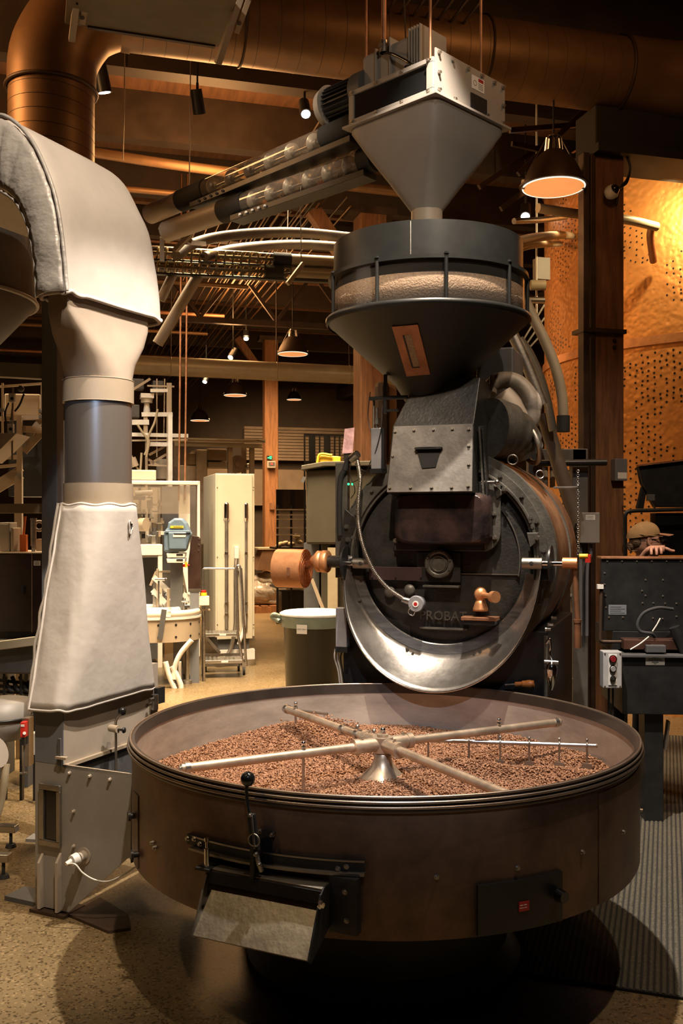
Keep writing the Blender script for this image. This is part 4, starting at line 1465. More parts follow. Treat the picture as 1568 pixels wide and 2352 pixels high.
MB().sphere(rl(809, 1112, -.02), .006, 8).build('indicator', 'green_led', ro)
# lower-left air cylinder
t_, b_ = rl(788, 1395, -.02), rl(786, 1485, -.02)
ac = MB().bx(t_.x - .03, t_.x + .028, -.05, .0, b_.z, t_.z).build('air_cylinder', 'cyl_grey', ro, .004)
MB().bx(t_.x - .032, t_.x + .032, -.052, .004, b_.z - .025, b_.z).build('cylinder_cap', 'black', ac)
for k in (0, 1, 2):
    MB().tube([rl(770 + 9 * k, 1490, -.02), rl(768 + 7 * k, 1510, -.02), rl(776 + 5 * k, 1540, -.0), rl(780 + 5 * k, 1570, .02)], .004, 6).build('air_hose', 'offwhite' if k < 2 else 'black', ac)

# exhaust elbows behind the chute, right
DK = R.at
el = MB().tube([DK(1122, 985, .22), DK(1150, 990, .28), DK(1185, 1010, .36), DK(1200, 1040, .40)], [.155, .15, .135, .12, .11], 28, 5).build('exhaust_pipe', 'cast2', ro)
MB().tube([DK(1148, 915, .50), DK(1175, 950, .50), DK(1198, 995, .50)], .098, 28, 5).build('exhaust_pipe', 'beige_cone', ro)
M['wrap'] = mat('insulation_wrap', (.30, .26, .22), .55, .1, .25, 6, .3, 14)
MB().tube([DK(1124, 905, .40), DK(1128, 886, .42), DK(1156, 873, .46), DK(1190, 882, .48), DK(1217, 915, .48), DK(1222, 950, .48), DK(1206, 1000, .46)], [.036, .040, .044, .046, .046, .05, .044, .034], 24, 5).build('exhaust_jacket', 'wrap', ro)
MB().tube([DK(1130, 862, .28), DK(1128, 885, .28), DK(1120, 908, .28)], .012, 8).build('jacket_seam', 'wrap', ro)
MB().torus(DK(1215, 1020, .36), .10, .014, (.75, .5, .3), 36, 8).build('joint_ring', 'steel_dull', ro)
MB().torus(DK(1177, 1056, .2), .024, .004, (.3, -1, .1), 24, 6).build('lifting_eye', 'steel', ro)
MB().torus(DK(1240, 1090, .3), .020, .004, (.5, -1, .1), 24, 6).build('lifting_eye', 'steel', ro)
MB().bx(DK(1095, 850, .6).x, DK(1180, 850, .6).x, .58, .9, DK(1140, 930, .6).z, DK(1140, 800, .6).z).build('rear_box', 'grey_dark', ro, .01)
MB().bx(DK(856, 900, .5).x, DK(890, 900, .5).x, .50, .7, DK(870, 1070, .5).z, DK(870, 875, .5).z).build('rear_pipe_box', 'beige_cone', ro, .03)

# ------------------------------------------------------------------ glass feed hopper
HD = 4.8
HC = Vector((.427, 4.78, 0))
hz = lambda py, d: CH - (py - HY) / K * d
hop = thing('glass_hopper', 'dark green round hopper with glass band above the roaster', 'hopper', HC)
RH = .50
zF = hz(748, 4.75)
ztip = hz(945, 4.7)
MB().lathe([(.075, ztip), (.163, hz(885, 4.8)), (.478, zF + .0), (.495, zF + .01)], n=128).build('cone', 'hopper_green', hop)
MB().lathe([(.495, zF - .0), (.505, zF + .012), (.505, zF + .030), (.485, zF + .034)], n=128).build('flange', 'hopper_ring', hop)
MB().lathe([(.07, ztip + .02), (.07, ztip - .04)], n=32).build('outlet', 'black', hop)
zg0 = zF + .030
zg1 = hz(592, 4.8 - .49)
zr1 = hz(505, 4.8 - .47)
MB().lathe([(RH - .025, zg0), (RH - .025, zg1 + .01)], n=128).build('glass_band', 'glass_hopper', hop)
MB().ring([(.455, zg1 + .012), (.465, zg1 + .012), (.465, zr1), (.455, zr1)], n=128).build('upper_ring', 'hopper_ring', hop)
MB().ring([(.455, zg1 - .004), (.492, zg1 - .004), (.492, zg1 + .014), (.455, zg1 + .014)], n=128).build('upper_flange', 'hopper_ring', hop)
MB().ring([(.0, zr1 - .006), (.465, zr1 - .006), (.465, zr1), (.0, zr1 + .004)], n=96).build('lid', 'hopper_ring', hop)
for i in range(9):
    a = math.radians(-90 + 4.6 + 40.3 * i)
    c = Vector((math.cos(a) * (RH - .012), math.sin(a) * (RH - .012), 0))
    MB().cyl(c + Vector((0, 0, zg0)), c + Vector((0, 0, zg1)), .009, n=14).build('tie_rod', 'hopper_ring', hop)
    bolt(hop, c + Vector((0, 0, zg1 + .014)), (0, 0, 1), .009, .01, 'hopper_ring')
a = math.radians(-90 - 14.5)
MB().bx(-.0015, .0015, -.0015, .0015, zg1 + .02, zr1 - .005).build('weld_seam', 'steel_dull', hop).location = (math.cos(a) * .466, math.sin(a) * .466, 0)
gb = MB().lathe([(0, zg0 + .004), (.470, zg0 + .004), (.470, hz(626, 4.33)), (.40, hz(626, 4.33) + .012), (0, hz(626, 4.33) + .03)], n=96).build('green_coffee', 'beans_green')
gb.location = HC
tag(gb, 'pale unroasted coffee beans behind the glass band of the round hopper', 'coffee beans', kind='stuff')
# slanted sight window on the cone
vs = []
slope = Vector((0, 0, 0))
za_, zb_ = hz(745, 4.36), hz(860, 4.62)


def cone_pt(px, py, off=0.):
    k = (px - HX) / K
    m = -(py - HY) / K
    lo, hi = 3.9, 4.78
    for _ in range(50):
        d = (lo + hi) / 2
        x, y, z = k * d - HC.x, d - HC.y, CH + m * d
        r = math.hypot(x, y)
        rc = .163 + (z - hz(885, 4.8)) / (zF - hz(885, 4.8)) * (.478 - .163)
        if r > rc + off:
            lo = d
        else:
            hi = d
    return Vector((x, y, z))


c4 = [cone_pt(*p) for p in ((900, 748), (960, 743), (989, 858), (934, 863))]
ctr = sum(c4, Vector()) / 4
nw = (c4[1] - c4[0]).cross(c4[2] - c4[1]).normalized()
if nw.y > 0:
    nw = -nw
MB().prism([p - nw * .012 for p in c4], nw * .020).build('sight_frame', 'copper_dull', hop, .002)
inn = [ctr + (p - ctr) * s for p, s in zip(c4, (.62, .62, .72, .72))]
xax = (c4[1] - c4[0]).normalized()
yax = (c4[0] - c4[3]).normalized()
inn = [ctr + xax * sx * .036 + yax * sy * .095 for sx, sy in ((-.5, 1), (.5, 1), (.5, -1), (-.5, -1))]
M['sight_beans'] = mat('beans_behind_sight_glass', (.55, .42, .28), .5, 0, .3, 90, .3, 100)
MB().prism([p + nw * .0082 for p in inn], nw * .001).build('sight_glass', 'sight_beans', hop)
MB().bar(inn[0] + nw * .010, inn[3] + nw * .010, .007, .003, nw).bar(inn[3] + nw * .010, inn[2] + nw * .010, .004, .003, nw).build('sight_gasket', 'black', hop)
pt = Vector((.0, -.10, hz(930, 4.68)))
pt.x = (980 - HX) / K * 4.67 - HC.x
MB().cyl(pt + Vector((0, .03, 0)), pt + Vector((0, -.012, 0)), .036, n=28).build('round_port', 'copper_dull', hop)
MB().cyl(pt + Vector((0, -.012, 0)), pt + Vector((0, -.015, 0)), .017, n=20).build('port_glass', 'tan', hop)
a = math.radians(-90 - 66)
# small indicator light on the lid
ip = Vector(((855 - HX) / K * 4.75 - HC.x, 4.75 - HC.y, zr1))
lt = MB().cyl(ip, ip + Vector((0, 0, .045)), .012).build('signal_lamp', 'offwhite', hop)
MB().cyl(ip + Vector((0, 0, .045)), ip + Vector((0, 0, .062)), .013).build('lamp_band', 'amber', lt)
MB().cyl(ip + Vector((0, 0, .062)), ip + Vector((0, 0, .10)), .009, .007).build('lamp_neck', 'steel_dull', lt)
MB().cyl(ip + Vector((0, 0, .085)), ip + Vector((0, 0, .092)), .011).build('lamp_neck_ring', 'yellow', lt)

# ------------------------------------------------------------------ weigh hopper above: inverted pyramid, box, gear motor
WH = thing('pyramid_hopper', 'grey inverted pyramid hopper hung above the round hopper', 'hopper', (.427, 4.83, 0), math.radians(45.5))
qd = .96
zfl = CH + (2.03) * qd
hs = .300
zn1 = zr1 + .004
zn2 = hz(476, 4.74)


def sq(h, z):
    return [Vector((-h, -h, z)), Vector((h, -h, z)), Vector((h, h, z)), Vector((-h, h, z))]


def rsq(h, z, e, n=64):
    return sring(0, 0, h, h, z, e, n)


rg = [rsq(hs * .93, zfl, 14), rsq(hs * .93, zfl - .03, 14), rsq(hs * .93 * .66 + .072 * .34, zfl - .03 - (zfl - .03 - zn2) * .34, 12),
      rsq(hs * .93 * .33 + .072 * .67, zfl - .03 - (zfl - .03 - zn2) * .67, 5), rsq(.074, zn2, 2)]
M['hop_grey'] = mat('hopper_grey_paint', (.34, .30, .26), .48, .05, .08, 4)
MB().loft(rg, caps=False).build('pyramid', 'hop_grey', WH)
MB().cyl((0, 0, zn1), (0, 0, zn2 + .01), .078, n=32).build('spout', 'tan', WH)
MB().ring([(.078, zn1 + .022), (.084, zn1 + .018), (.087, zn1 + .030), (.084, zn1 + .042), (.078, zn1 + .040)], n=48).build('clamp_ring', 'chrome', WH)
cx_ = Matrix.Rotation(-math.radians(45.5), 3, 'Z')
MB().bar(cx_ @ Vector((.03, -.085, zn1 + .035)), cx_ @ Vector((.085, -.045, zn1 + .035)), .012, .024).build('clamp_latch', 'chrome', WH)
MB().bx(-hs, hs, -hs, hs, zfl - .004, zfl + .008).build('flange', 'hop_grey', WH, .001)
zb1 = zfl + .18
bxh = hs * .90
MB().bx(-bxh, bxh, -bxh, bxh, zfl + .008, zb1).build('box', 'hop_grey', WH, .002)
# right-facing cover plate (taller) with bolts, label and opening;  local -y face looks right-front
MB().bx(-bxh - .004, bxh + .006, -bxh - .008, -bxh, zfl + .008, zb1 + .04).build('cover_plate', 'hop_grey', WH, .001)
for t in (-.93, -.55, -.1, .3, .68, .95):
    bolt(WH, (bxh * t, -bxh - .008, zb1 + .022), (0, -1, 0), .008, .014, 'steel_dull')
for x_, z_ in ((-.93, .10), (.95, .10), (-.93, .02), (-.5, .012), (.45, .012), (.93, .012)):
    bolt(WH, (bxh * x_, -bxh - .008, zfl + z_ + .01), (0, -1, 0), .008, .014, 'steel_dull')
lab = MB().bx(.0, .10, -bxh - .0095, -bxh - .008, zfl + .120, zfl + .185).build('warning_label', 'paper', WH)
MB().bx(.052, .092, -bxh - .0100, -bxh - .0095, zfl + .165, zfl + .180).build('label_band', 'plate_red', lab)
for k in range(4):
    MB().bx(.052, .090, -bxh - .0098, -bxh - .0095, zfl + .130 + k * .008, zfl + .1325 + k * .008).build('label_line', 'ink', lab)
MB().torus((.025, -bxh - .0097, zfl + .15), .012, .0012, (0, 1, 0), 16, 4).build('label_mark', 'ink', lab)
MB().bx(-.01, .12, -bxh - .012, -bxh - .008, zfl + .012, zfl + .095).build('opening', 'black', WH)
# left-facing side (local -x): window frame
fw = MB()
for b in ((-bxh, bxh, zfl + .012, zfl + .035), (-bxh, bxh, zb1 - .024, zb1 - .001), (-bxh, -bxh + .04, zfl + .035, zb1 - .024), (bxh - .03, bxh, zfl + .035, zb1 - .024)):
    fw.bx(-bxh - .014, -bxh, b[0], b[1], b[2], b[3])
MB().bx(-bxh - .004, -bxh, -bxh + .04, bxh - .03, zfl + .03, zb1 - .02).build('window_pane', 'black_gloss', WH)
wfr = fw.build('window_frame', 'hop_grey', WH, .002)
for t in (-.9, -.3, .3, .9):
    for z_ in (zfl + .024, zb1 - .012):
        bolt(wfr, (-bxh - .014, bxh * t, z_), (-1, 0, 0), .007, .012, 'steel_dull')
# hanging rods
for px, py, d in ((841, 200, 5.0), (988, 118, 4.45), (1104, 190, 4.75)):
    p = W(px, py, d)
    q = Vector((p.x - .427, p.y - 4.83, 0))
    q = Matrix.Rotation(-math.radians(45.5), 3, 'Z') @ q
    MB().cyl((q.x, q.y, zb1 - .01), (q.x, q.y, 5.2), .0062, n=10).build('hanger_rod', 'copper_dull', WH)
# gearbox and motor on top
gm = thing('gear_motor', 'ribbed grey gearbox with black finned motor on the pyramid hopper', 'motor', (.427, 4.83, 0), math.radians(45.5))
gz = zb1 + .002
MB().bx(-.20, -.02, -.12, .26, gz, gz + .20).build('gearbox', 'grey', gm, .02)
for k in range(6):
    y_ = -.13 + .017 * k if k < 5 else .06
    MB().bx(-.214, -.01, y_ - .0035, y_ + .0035, gz + .01, gz + .225).build('rib', 'grey', gm, .002)
MB().bx(-.214, -.01, .15, .157, gz + .0, gz + .20).build('rib', 'grey', gm, .002)
MB().bx(-.02, .16, -.12, .16, gz, gz + .13).build('gearbox', 'grey', gm, .02)
m0 = Vector((-.13, .27, gz - .0))
mo = MB().cyl(m0 + Vector((0, -.02, .05)), m0 + Vector((0, .06, .05)), .105, n=32).build('motor_flange', 'grey_dark', gm)
MB().cyl(m0 + Vector((0, .06, .05)), m0 + Vector((0, .27, .05)), .082, n=32).build('motor_body', 'black', mo)
for i in range(26):
    a = 2 * PI * i / 26
    d_ = Vector((math.cos(a), 0, math.sin(a)))
    MB().bar(m0 + Vector((0, .07, .05)) + d_ * .087, m0 + Vector((0, .26, .05)) + d_ * .087, .005, .022, d_).build('cooling_fin', 'black', mo)
MB().cyl(m0 + Vector((0, .27, .05)), m0 + Vector((0, .32, .05)), .112, .095, n=36).build('fan_cowl', 'grey', mo)
j = Vector((-.21, .10, gz + .16))
MB().cyl(j, j + Vector((0, 0, .05)), .02, .016).cyl(j + Vector((0, 0, .05)), (j.x, j.y, 5.2), .013, n=12).build('conduit', 'copper_dull', gm)
MB().cyl(j, j + Vector((0, 0, .06)), .024, .018).cyl(j + Vector((-.03, 0, .03)), j + Vector((0, 0, .03)), .012).build('conduit_elbow', 'steel', gm)
MB().tube([j, j + Vector((-.02, -.08, -.04)), j + Vector((-.03, -.2, -.13)), Vector((-bxh - .01, -.10, zb1 + .005))], .007, 8).build('power_cable', 'black_gloss', gm)
MB().cyl((-.10, .05, gz + .2), (-.12, .10, 5.2), .004, n=8).build('lifting_chain', 'iron_brown', gm)

# ------------------------------------------------------------------ two clear screw conveyors arriving from the left
M['flight'] = mat('bright_screw_flight', (.62, .55, .46), .35, .45, .1)


def auger(lbl, a, b, r, clear0, clear1, collars, ndisc, trough=True):
    """a right end, b left end (world); clear range and collars are fractions along a->b"""
    o = thing('screw_conveyor', lbl, 'conveyor', (a.x, a.y, 0))
    off = Vector((a.x, a.y, 0))
    A, Bq = a - off, b - off
    L = lambda t: A.lerp(Bq, t)
    MB().cyl(L(0), L(clear0), r, n=32).build('end_tube', 'black', o)
    MB().cyl(L(clear1), L(1), r, n=32).build('steel_tube', 'grey_warm', o)
    MB().cyl(L(clear0), L(clear1), r, n=32, caps=False).build('clear_tube', 'glass', o)
    for c0, c1 in collars:
        MB().cyl(L(c0), L(c1), r * 1.09, n=32).build('rubber_collar', 'rubber', o)
    d = (Bq - A).normalized()
    MB().cyl(L(clear0), L(clear1), r * .16, n=12).build('screw_shaft', 'steel', o)
    for k in range(ndisc):
        t = clear0 + (clear1 - clear0) * (k + .6) / (ndisc + .2)
        p = L(t)
        MB().lathe([(.0, 0), (r * .86, .0), (r * .86, .006), (0, .016)], p, (d + Vector((.12, .1, .25))).to_track_quat('Z', 'Y').to_matrix(), 28).build('screw_flight', 'flight', o)
        MB().cyl(p - d * .02, p + d * .03, r * .30, n=14).build('flight_hub', 'steel', o)
    if trough:
        dz = Vector((0, 0, -r * 1.25))
        MB().bar(L(.02) + dz, L(clear1 + .04) + dz, r * 1.7, r * .55).build('support_channel', 'black', o, .003)
        for k in range(5):
            bolt(o, L(clear1 - .03 * k) + dz + Vector((-.02, -r * .9, .0)), (0, -1, 0), .007, .012, 'steel')
    return o


zz = 2.07 * .97
auger('upper clear screw conveyor running left from the pyramid hopper', W(832, 283, 4.95), W(345, 492, 6.3), .062, .13, .70, ((.0, .14), (.68, .82)), 6)
auger('lower clear screw conveyor running left below the first', W(862, 362, 5.0), W(383, 532, 6.1), .064, .05, .58, ((.0, .05), (.57, .69)), 6)
# ------------------------------------------------------------------ overhead ducts and pipes
def FB(px, d, deg=15.5):
    return Frame((px - HX) / K * d, d, deg)


def pipe_thing(name, label, cat, pts, r, m, group=None, n=14, sub=8, part='tube', world=True):
    p0 = Vector(pts[0])
    o = thing(name, label, cat, (p0.x, p0.y, 0), 0, group)
    off = Vector((p0.x, p0.y, 0))
    MB().tube([Vector(p) - off for p in pts], r, n, sub).build(part, m, o)
    return o, off


# the big spiral duct: rises at the left, elbows, crosses the hall, elbows away at the right
DU = Vector((.9636, .267, 0))
dp = lambda x: Vector((x, 6.57 + .277 * (x - .045), 4.92))
vx = (118 - HX) / K * 6.05
big = thing('spiral_duct', 'fat coppery spiral air duct rising at left and crossing under the roof', 'duct', (vx, dp(vx).y, 0))
off = Vector((vx, dp(vx).y, 0))
top = dp(vx) - off
path = [Vector((0, 0, 3.3)), Vector((0, 0, 3.9)), Vector((0, 0, 4.35)), top + Vector((.10, .03, -.14)), top + DU * .42, top + DU * .7]
MB().tube(path[:3], .262, 40, 2).build('riser', 'duct', big)
MB().tube([Vector((0, 0, 4.33)), Vector((.02, .005, 4.56)), top + DU * .16 + Vector((0, 0, -.12)), top + DU * .36, top + DU * .50], .27, 40, 6).build('elbow', 'duct', big)
end = dp(2.02) - off
MB().tube([top + DU * .46, end], .262, 48, 1).build('cross_run', 'duct', big)
MB().tube([end, end + DU * .25 + Vector((.02, .0, 0)), end + DU * .5 + Vector((.05, -.05, -.01)), end + DU * 1.2 + Vector((.05, -.22, .03)), end + DU * 2.5 + Vector((.1, -.8, .05))], .275, 40, 6).build('elbow', 'duct', big)
for i in range(12):
    MB().torus((0, 0, 3.35 + i * .085), .2615, .0022, (.05, .03, 1), 48, 6).build('spiral_seam', 'iron_brown', big)
Lr = (end - top).length
for i in range(24):
    MB().torus(top + DU * (.55 + i * .145), .2615, .0018, DU + Vector((0, 0, .04)), 48, 6).build('spiral_seam', 'iron_brown', big)
MB().torus((0, 0, 4.33), .275, .012, (0, 0, 1), 48, 8).build('joint_band', 'iron_brown', big)
MB().torus(end, .277, .012, DU, 48, 8).build('joint_band', 'iron_brown', big)
for t in (1.2, 2.9):
    MB().torus(top + DU * t, .268, .008, DU, 48, 6).build('hanger_band', 'iron_brown', big)

# suspended olive panel with its two slotted struts
pf = Frame(-.72, 5.63, 18)
pn_ = fthing('suspended_panel', 'flat olive panel hung under the roof in front of the spiral duct', 'panel', pf)
MB().bx(-.86, 0, -1.2, 0, 4.40, 4.425).build('sheet', mat('olive_panel', (.16, .125, .075), .6), pn_)
MB().bx(-.74, -.02, -.02, .006, 4.39, 4.40).build('edge_strip', 'iron_brown', pn_)
for a, b in (((177, -10), (165, 92)), ((562, -40), (500, 146))):
    p, q = pf.loc(W(a[0], a[1], 5.15)), pf.loc(W(b[0], b[1], 5.4))
    MB().bar(p, q, .035, .03).build('strut', 'grey_warm', pn_)
    MB().bar(p + Vector((.05, .0, .0)), p.lerp(q, .6) + Vector((.045, 0, 0)), .03, .01).build('strut_plate', 'tan', pn_)
    bolt(pn_, p.lerp(q, .5) + Vector((.04, -.02, 0)), (0, -1, 0), .01, .01, 'steel')
    MB().cyl((p.x, p.y, p.z - .05), (p.x, p.y, 5.25), .006, n=8).build('hanger_rod', 'iron_brown', pn_)


# track spots
def track_spot(lbl, px, py, d, tilt, s=1., on=True, group=None, hd=None):
    c = W(px, py, d)
    o = thing('track_spot', lbl, 'spotlight', (c.x, c.y, 0), 0, group)
    ax = Vector(tilt).normalized()
    z = Vector((0, 0, c.z))
    MB().cyl(z - ax * .20 * s, z, .05 * s, .055 * s, n=24).build('housing', 'black', o)
    MB().cyl(z - ax * .002, z + ax * .002, .042 * s, n=24).build('lens', 'bulb' if on else 'black_gloss', o)
    MB().cyl(z - ax * .12 * s, z - ax * .12 * s + Vector((0, 0, .14 * s)), .012 * s).build('stem', 'black', o)
    MB().cyl(z - ax * .12 * s + Vector((0, 0, .13 * s)), (z - ax * .12 * s).xy.to_3d() + Vector((0, 0, hd or 5.72)), .008 * s, n=8).build('drop_rod', 'black', o)
    return o


track_spot('black track spot with slim lit rim beside the big riser duct', 240, 213, 6.9, (.15, .28, -1), 1.0)
track_spot('bright glaring spot left of the pyramid hopper motor', 702, 262, 8.1, (.15, -.75, -1), .9)
track_spot('unlit dark spot above the upper screw conveyor', 458, 262, 7.6, (.1, .5, -1), .9, False)
track_spot('small bright far spot above the cream cross duct', 565, 778, 15.0, (.1, -.8, -1), .9)
track_spot('far spot just above the cream duct, left of the other', 529, 821, 14.0, (-.4, -.9, -1), .9)
track_spot('far spot glowing under the cream cross duct', 470, 877, 17, (-.2, -.9, -1), .9)
track_spot('bright far spot right of the round hopper', 1206, 497, 9.5, (-.2, -.9, -1), 1.0)

# pendants
def pendant(lbl, px, py, d, w, power, stem=5.72, lit=True, ring=True):
    c = W(px, py, d)
    o = thing('pendant_lamp', lbl, 'lamp', (c.x, c.y, 0), 0, 'dark bell pendant lamps of the hall')
    R0 = w / 2
    z = c.z
    sh_ = MB().lathe([(R0 * .98, z), (R0 * .97, z + R0 * .12), (R0 * .84, z + R0 * .42), (R0 * .66, z + R0 * .78), (R0 * .42, z + R0 * 1.02), (R0 * .30, z + R0 * 1.12), (0, z + R0 * 1.12)], n=48)
    sh_.build('shade', 'iron_brown', o)
    MB().ring([(R0 * .96, z - R0 * .0), (R0 * 1.06, z - R0 * .0), (R0 * 1.06, z + R0 * .06), (R0 * .94, z + R0 * .06)], n=48).build('rim', 'iron_brown', o)
    MB().lathe([(0, z - .005 - R0 * .06), (R0 * .6, z - .005 - R0 * .045), (R0 * .95, z - .004)], n=48).build('lens', 'lens', o)
    MB().torus((0, 0, z - .002), R0 * .955, R0 * .022, n=48, m=8).build('lens_edge', 'lens_edge', o)
    for k in range(10):
        a = 2 * PI * k / 10
        e = Vector((math.cos(a), math.sin(a), 0))
        MB().bar(e * R0 * .25 + Vector((0, 0, z + R0 * 1.1)), e * R0 * .20 + Vector((0, 0, z + R0 * 1.55)), R0 * .035, R0 * .09, e).build('socket_rib', 'chrome', o)
    MB().cyl((0, 0, z + R0 * 1.08), (0, 0, z + R0 * 1.52), R0 * .15, R0 * .13, n=18).build('socket', 'iron_brown', o)
    MB().cyl((0, 0, z + R0 * 1.55), (0, 0, z + R0 * 1.60), R0 * .22, R0 * .2, n=18).build('socket_cap', 'chrome', o)
    for s in (-1, 1):
        MB().cyl((s * R0 * .25, 0, z + R0 * 1.5), (s * R0 * .88, 0, z + R0 * .35), R0 * .018, n=6).build('guy_wire', 'steel', o)
        MB().bx(s * R0 * .95 - .012, s * R0 * .95 + .012, -.015, .015, z - .01, z + R0 * .22).build('rim_clip', 'steel_dull', o)
    MB().cyl((0, 0, z + R0 * 1.55), (0, 0, stem), .007, n=8).build('stem', 'black', o)
    l = bpy.data.lights.new('pendant_light', 'SPOT')
    l.energy = power
    l.color = (1, .62, .3)
    l.spot_size = math.radians(120)
    l.spot_blend = .8
    l.shadow_soft_size = R0 * .8
    lo = bpy.data.objects.new('pendant_light', l)
    lo.location = (0, 0, z - .06)
    lo.parent = o
    COL.objects.link(lo)


pendant('large bell pendant with orange lens in front of the brown column', 1271, 430, 6.95, .46, 50, 4.665)
pendant('bell pendant in mid air above the cream cross duct, biggest of the far ones', 672, 813, 13.8, .44, 40)
pendant('bell pendant hanging just below the cream cross duct', 540, 908, 18.5, .44, 30)
pendant('lowest leftmost of the far bell pendants', 459, 966, 22.0, .44, 25)
pendant('smallest far bell pendant right of the others, over the dark back wall', 675, 918, 21.5, .33, 20)

# pipes between the elbow cover and the hopper
pipe_thing('roof_pipe', 'orange lit pipe under the beams above the upper screw conveyor', 'pipe', [W(180, 345, 8.6), W(470, 388, 8.9), W(1010, 452, 9.5)], .045, 'duct', n=16)
bent, _ = pipe_thing('bent_conveying_pipe', 'upper bowed steel conveying pipe behind the glass hopper', 'pipe',
                     [W(405, 588, 6.6), W(440, 562, 6.8), W(500, 545, 7.0), W(600, 535, 7.2), W(700, 535, 7.4), W(830, 548, 7.5)], .038, 'pipe_dim', n=18)
pipe_thing('bent_conveying_pipe', 'lower bowed cream conveying pipe behind the glass hopper', 'pipe',
           [W(470, 590, 7.0), W(520, 575, 7.2), W(600, 565, 7.4), W(700, 562, 7.5), W(820, 570, 7.6)], .036, 'pipe_dim', n=18)
M['auger_cloud'] = glass_mat('cloudy_acrylic', (.72, .66, .52), .15, .4)


def flat_auger(lbl, y0, y1, c0):
    a, b = W(765, y1, 7.3), W(300, y0, 6.9)
    o = thing('screw_conveyor', lbl, 'conveyor', (a.x, a.y, 0))
    off = Vector((a.x, a.y, 0))
    A, Bq = a - off, b - off
    d = (Bq - A)
    MB().cyl(A, A + d * .22, .047, n=24).build('steel_tube', 'pipe_cream', o)
    MB().cyl(A + d * c0, A + d * (c0 + .09), .053, n=24).build('rubber_collar', 'rubber', o)
    MB().cyl(A + d * .22, Bq, .047, n=24, caps=False).build('clear_tube', 'auger_cloud', o)
    MB().cyl(A + d * .22, Bq, .012, n=10).build('screw_shaft', 'pipe_cream', o)
    for k in range(16):
        p = A + d * (.34 + .65 * k / 16)
        MB().lathe([(0, 0), (.042, 0), (.042, .012), (0, .012)], p, (d.normalized() + Vector((.0, .15, .2))).to_track_quat('Z', 'Y').to_matrix(), 18).build('screw_flight', 'pipe_cream', o)
    MB().bar(A + d * .02 + Vector((0, 0, -.055)), Bq + Vector((0, 0, -.055)), .05, .014).build('support_rail', 'black', o)
    return o


flat_auger('upper level clear screw conveyor far behind the hopper', 577, 603, .22)
flat_auger('lower level clear screw conveyor far behind the hopper', 608, 632, .26)
pipe_thing('inclined_spout', 'inclined grey spout below the level screw conveyors', 'pipe', [W(455, 632, 7.08), W(362, 790, 7.08)], .042, 'grey_warm', n=4, sub=1)
pipe_thing('inclined_spout', 'short inclined spout half hidden by the elbow cover', 'pipe', [W(398, 628, 7.02), W(368, 690, 7.02)], .035, 'grey_warm', n=4, sub=1)
br = fthing('conveyor_bracket', 'small steel bracket holding the screw conveyor steel tubes at left', 'bracket', FB(372, 6.3))
p = br.location
fb = FB(372, 6.3)
for a, b in (((365, 520), (440, 556)), ((440, 535), (402, 575)), ((385, 555), (385, 515)), ((372, 545), (372, 600))):
    MB().bar(fb.loc(W(a[0], a[1], 6.3)), fb.loc(W(b[0], b[1], 6.35)), .03, .03).build('angle_bar', 'grey_warm', br)
MB().bar(fb.loc(W(425, 556, 6.33)), fb.loc(W(470, 560, 6.8)), .02, .03).build('angle_bar', 'steel', br)
hk = fthing('pipe_hanger', 'thin hanger rod with slanted bracket beside the glass hopper', 'hanger', FB(690, 7.1))
fh = FB(690, 7.1)
MB().cyl(fh.loc(W(690, 490, 7.1)), fh.loc(W(692, 620, 7.1)), .004, n=8).cyl(fh.loc(W(690, 492, 7.1)), fh.loc(W(690, 300, 7.1)), .004, n=8).build('rod', 'steel_dull', hk)
MB().bar(fh.loc(W(696, 605, 7.05)), fh.loc(W(660, 652, 6.95)), .022, .03).build('arm', 'pipe_cream', hk)
for lbl, px, y0, y1, d in (('hanging wire left of the track spots near the elbow cover', 285, 140, 368, 7.7), ('long hanging wire crossing in front of the upper screw conveyor', 436, 120, 500, 6.9),
                           ('thin wire hanging beside the slanted pipe bracket', 660, 480, 600, 7.6)):
    pipe_thing('hanging_wire', lbl, 'wire', [W(px + 2, y0 - 60, d), W(px, (y0 + y1) / 2, d), W(px - 3, y1, d)], .0045, 'steel_dull', n=6, sub=4, part='strand')
for i, px in enumerate((413, 427)):
    pipe_thing('copper_drop_pipe', ('left', 'right')[i] + ' one of two thin copper pipes dropping in front of the hall', 'pipe', [W(px + 4, 400, 10.8), W(px, 900, 10.8), W(px - 3, 1150, 10.8)], .011, 'copper_dull', n=10, sub=2)

# cream cross duct far back
cd = thing('cross_duct', 'long cream duct crossing the hall under the far roof', 'duct', W(560, 850, 13).xy.to_3d())
off = cd.location.copy()
a, b = W(200, 833, 12.6) - off, W(960, 868, 13.5) - off
MB().cyl(a, b, .125, n=32).build('tube', 'pipe_cream', cd)
for t in (.24, .555, .78):
    p = a.lerp(b, t)
    MB().torus(p, .126, .006, b - a, 32, 6).build('joint', 'pipe_cream', cd)
    MB().cyl(p + Vector((0, 0, .12)), p + Vector((0, 0, 1.5)), .008, n=8).build('hanger_rod', 'iron_brown', cd)

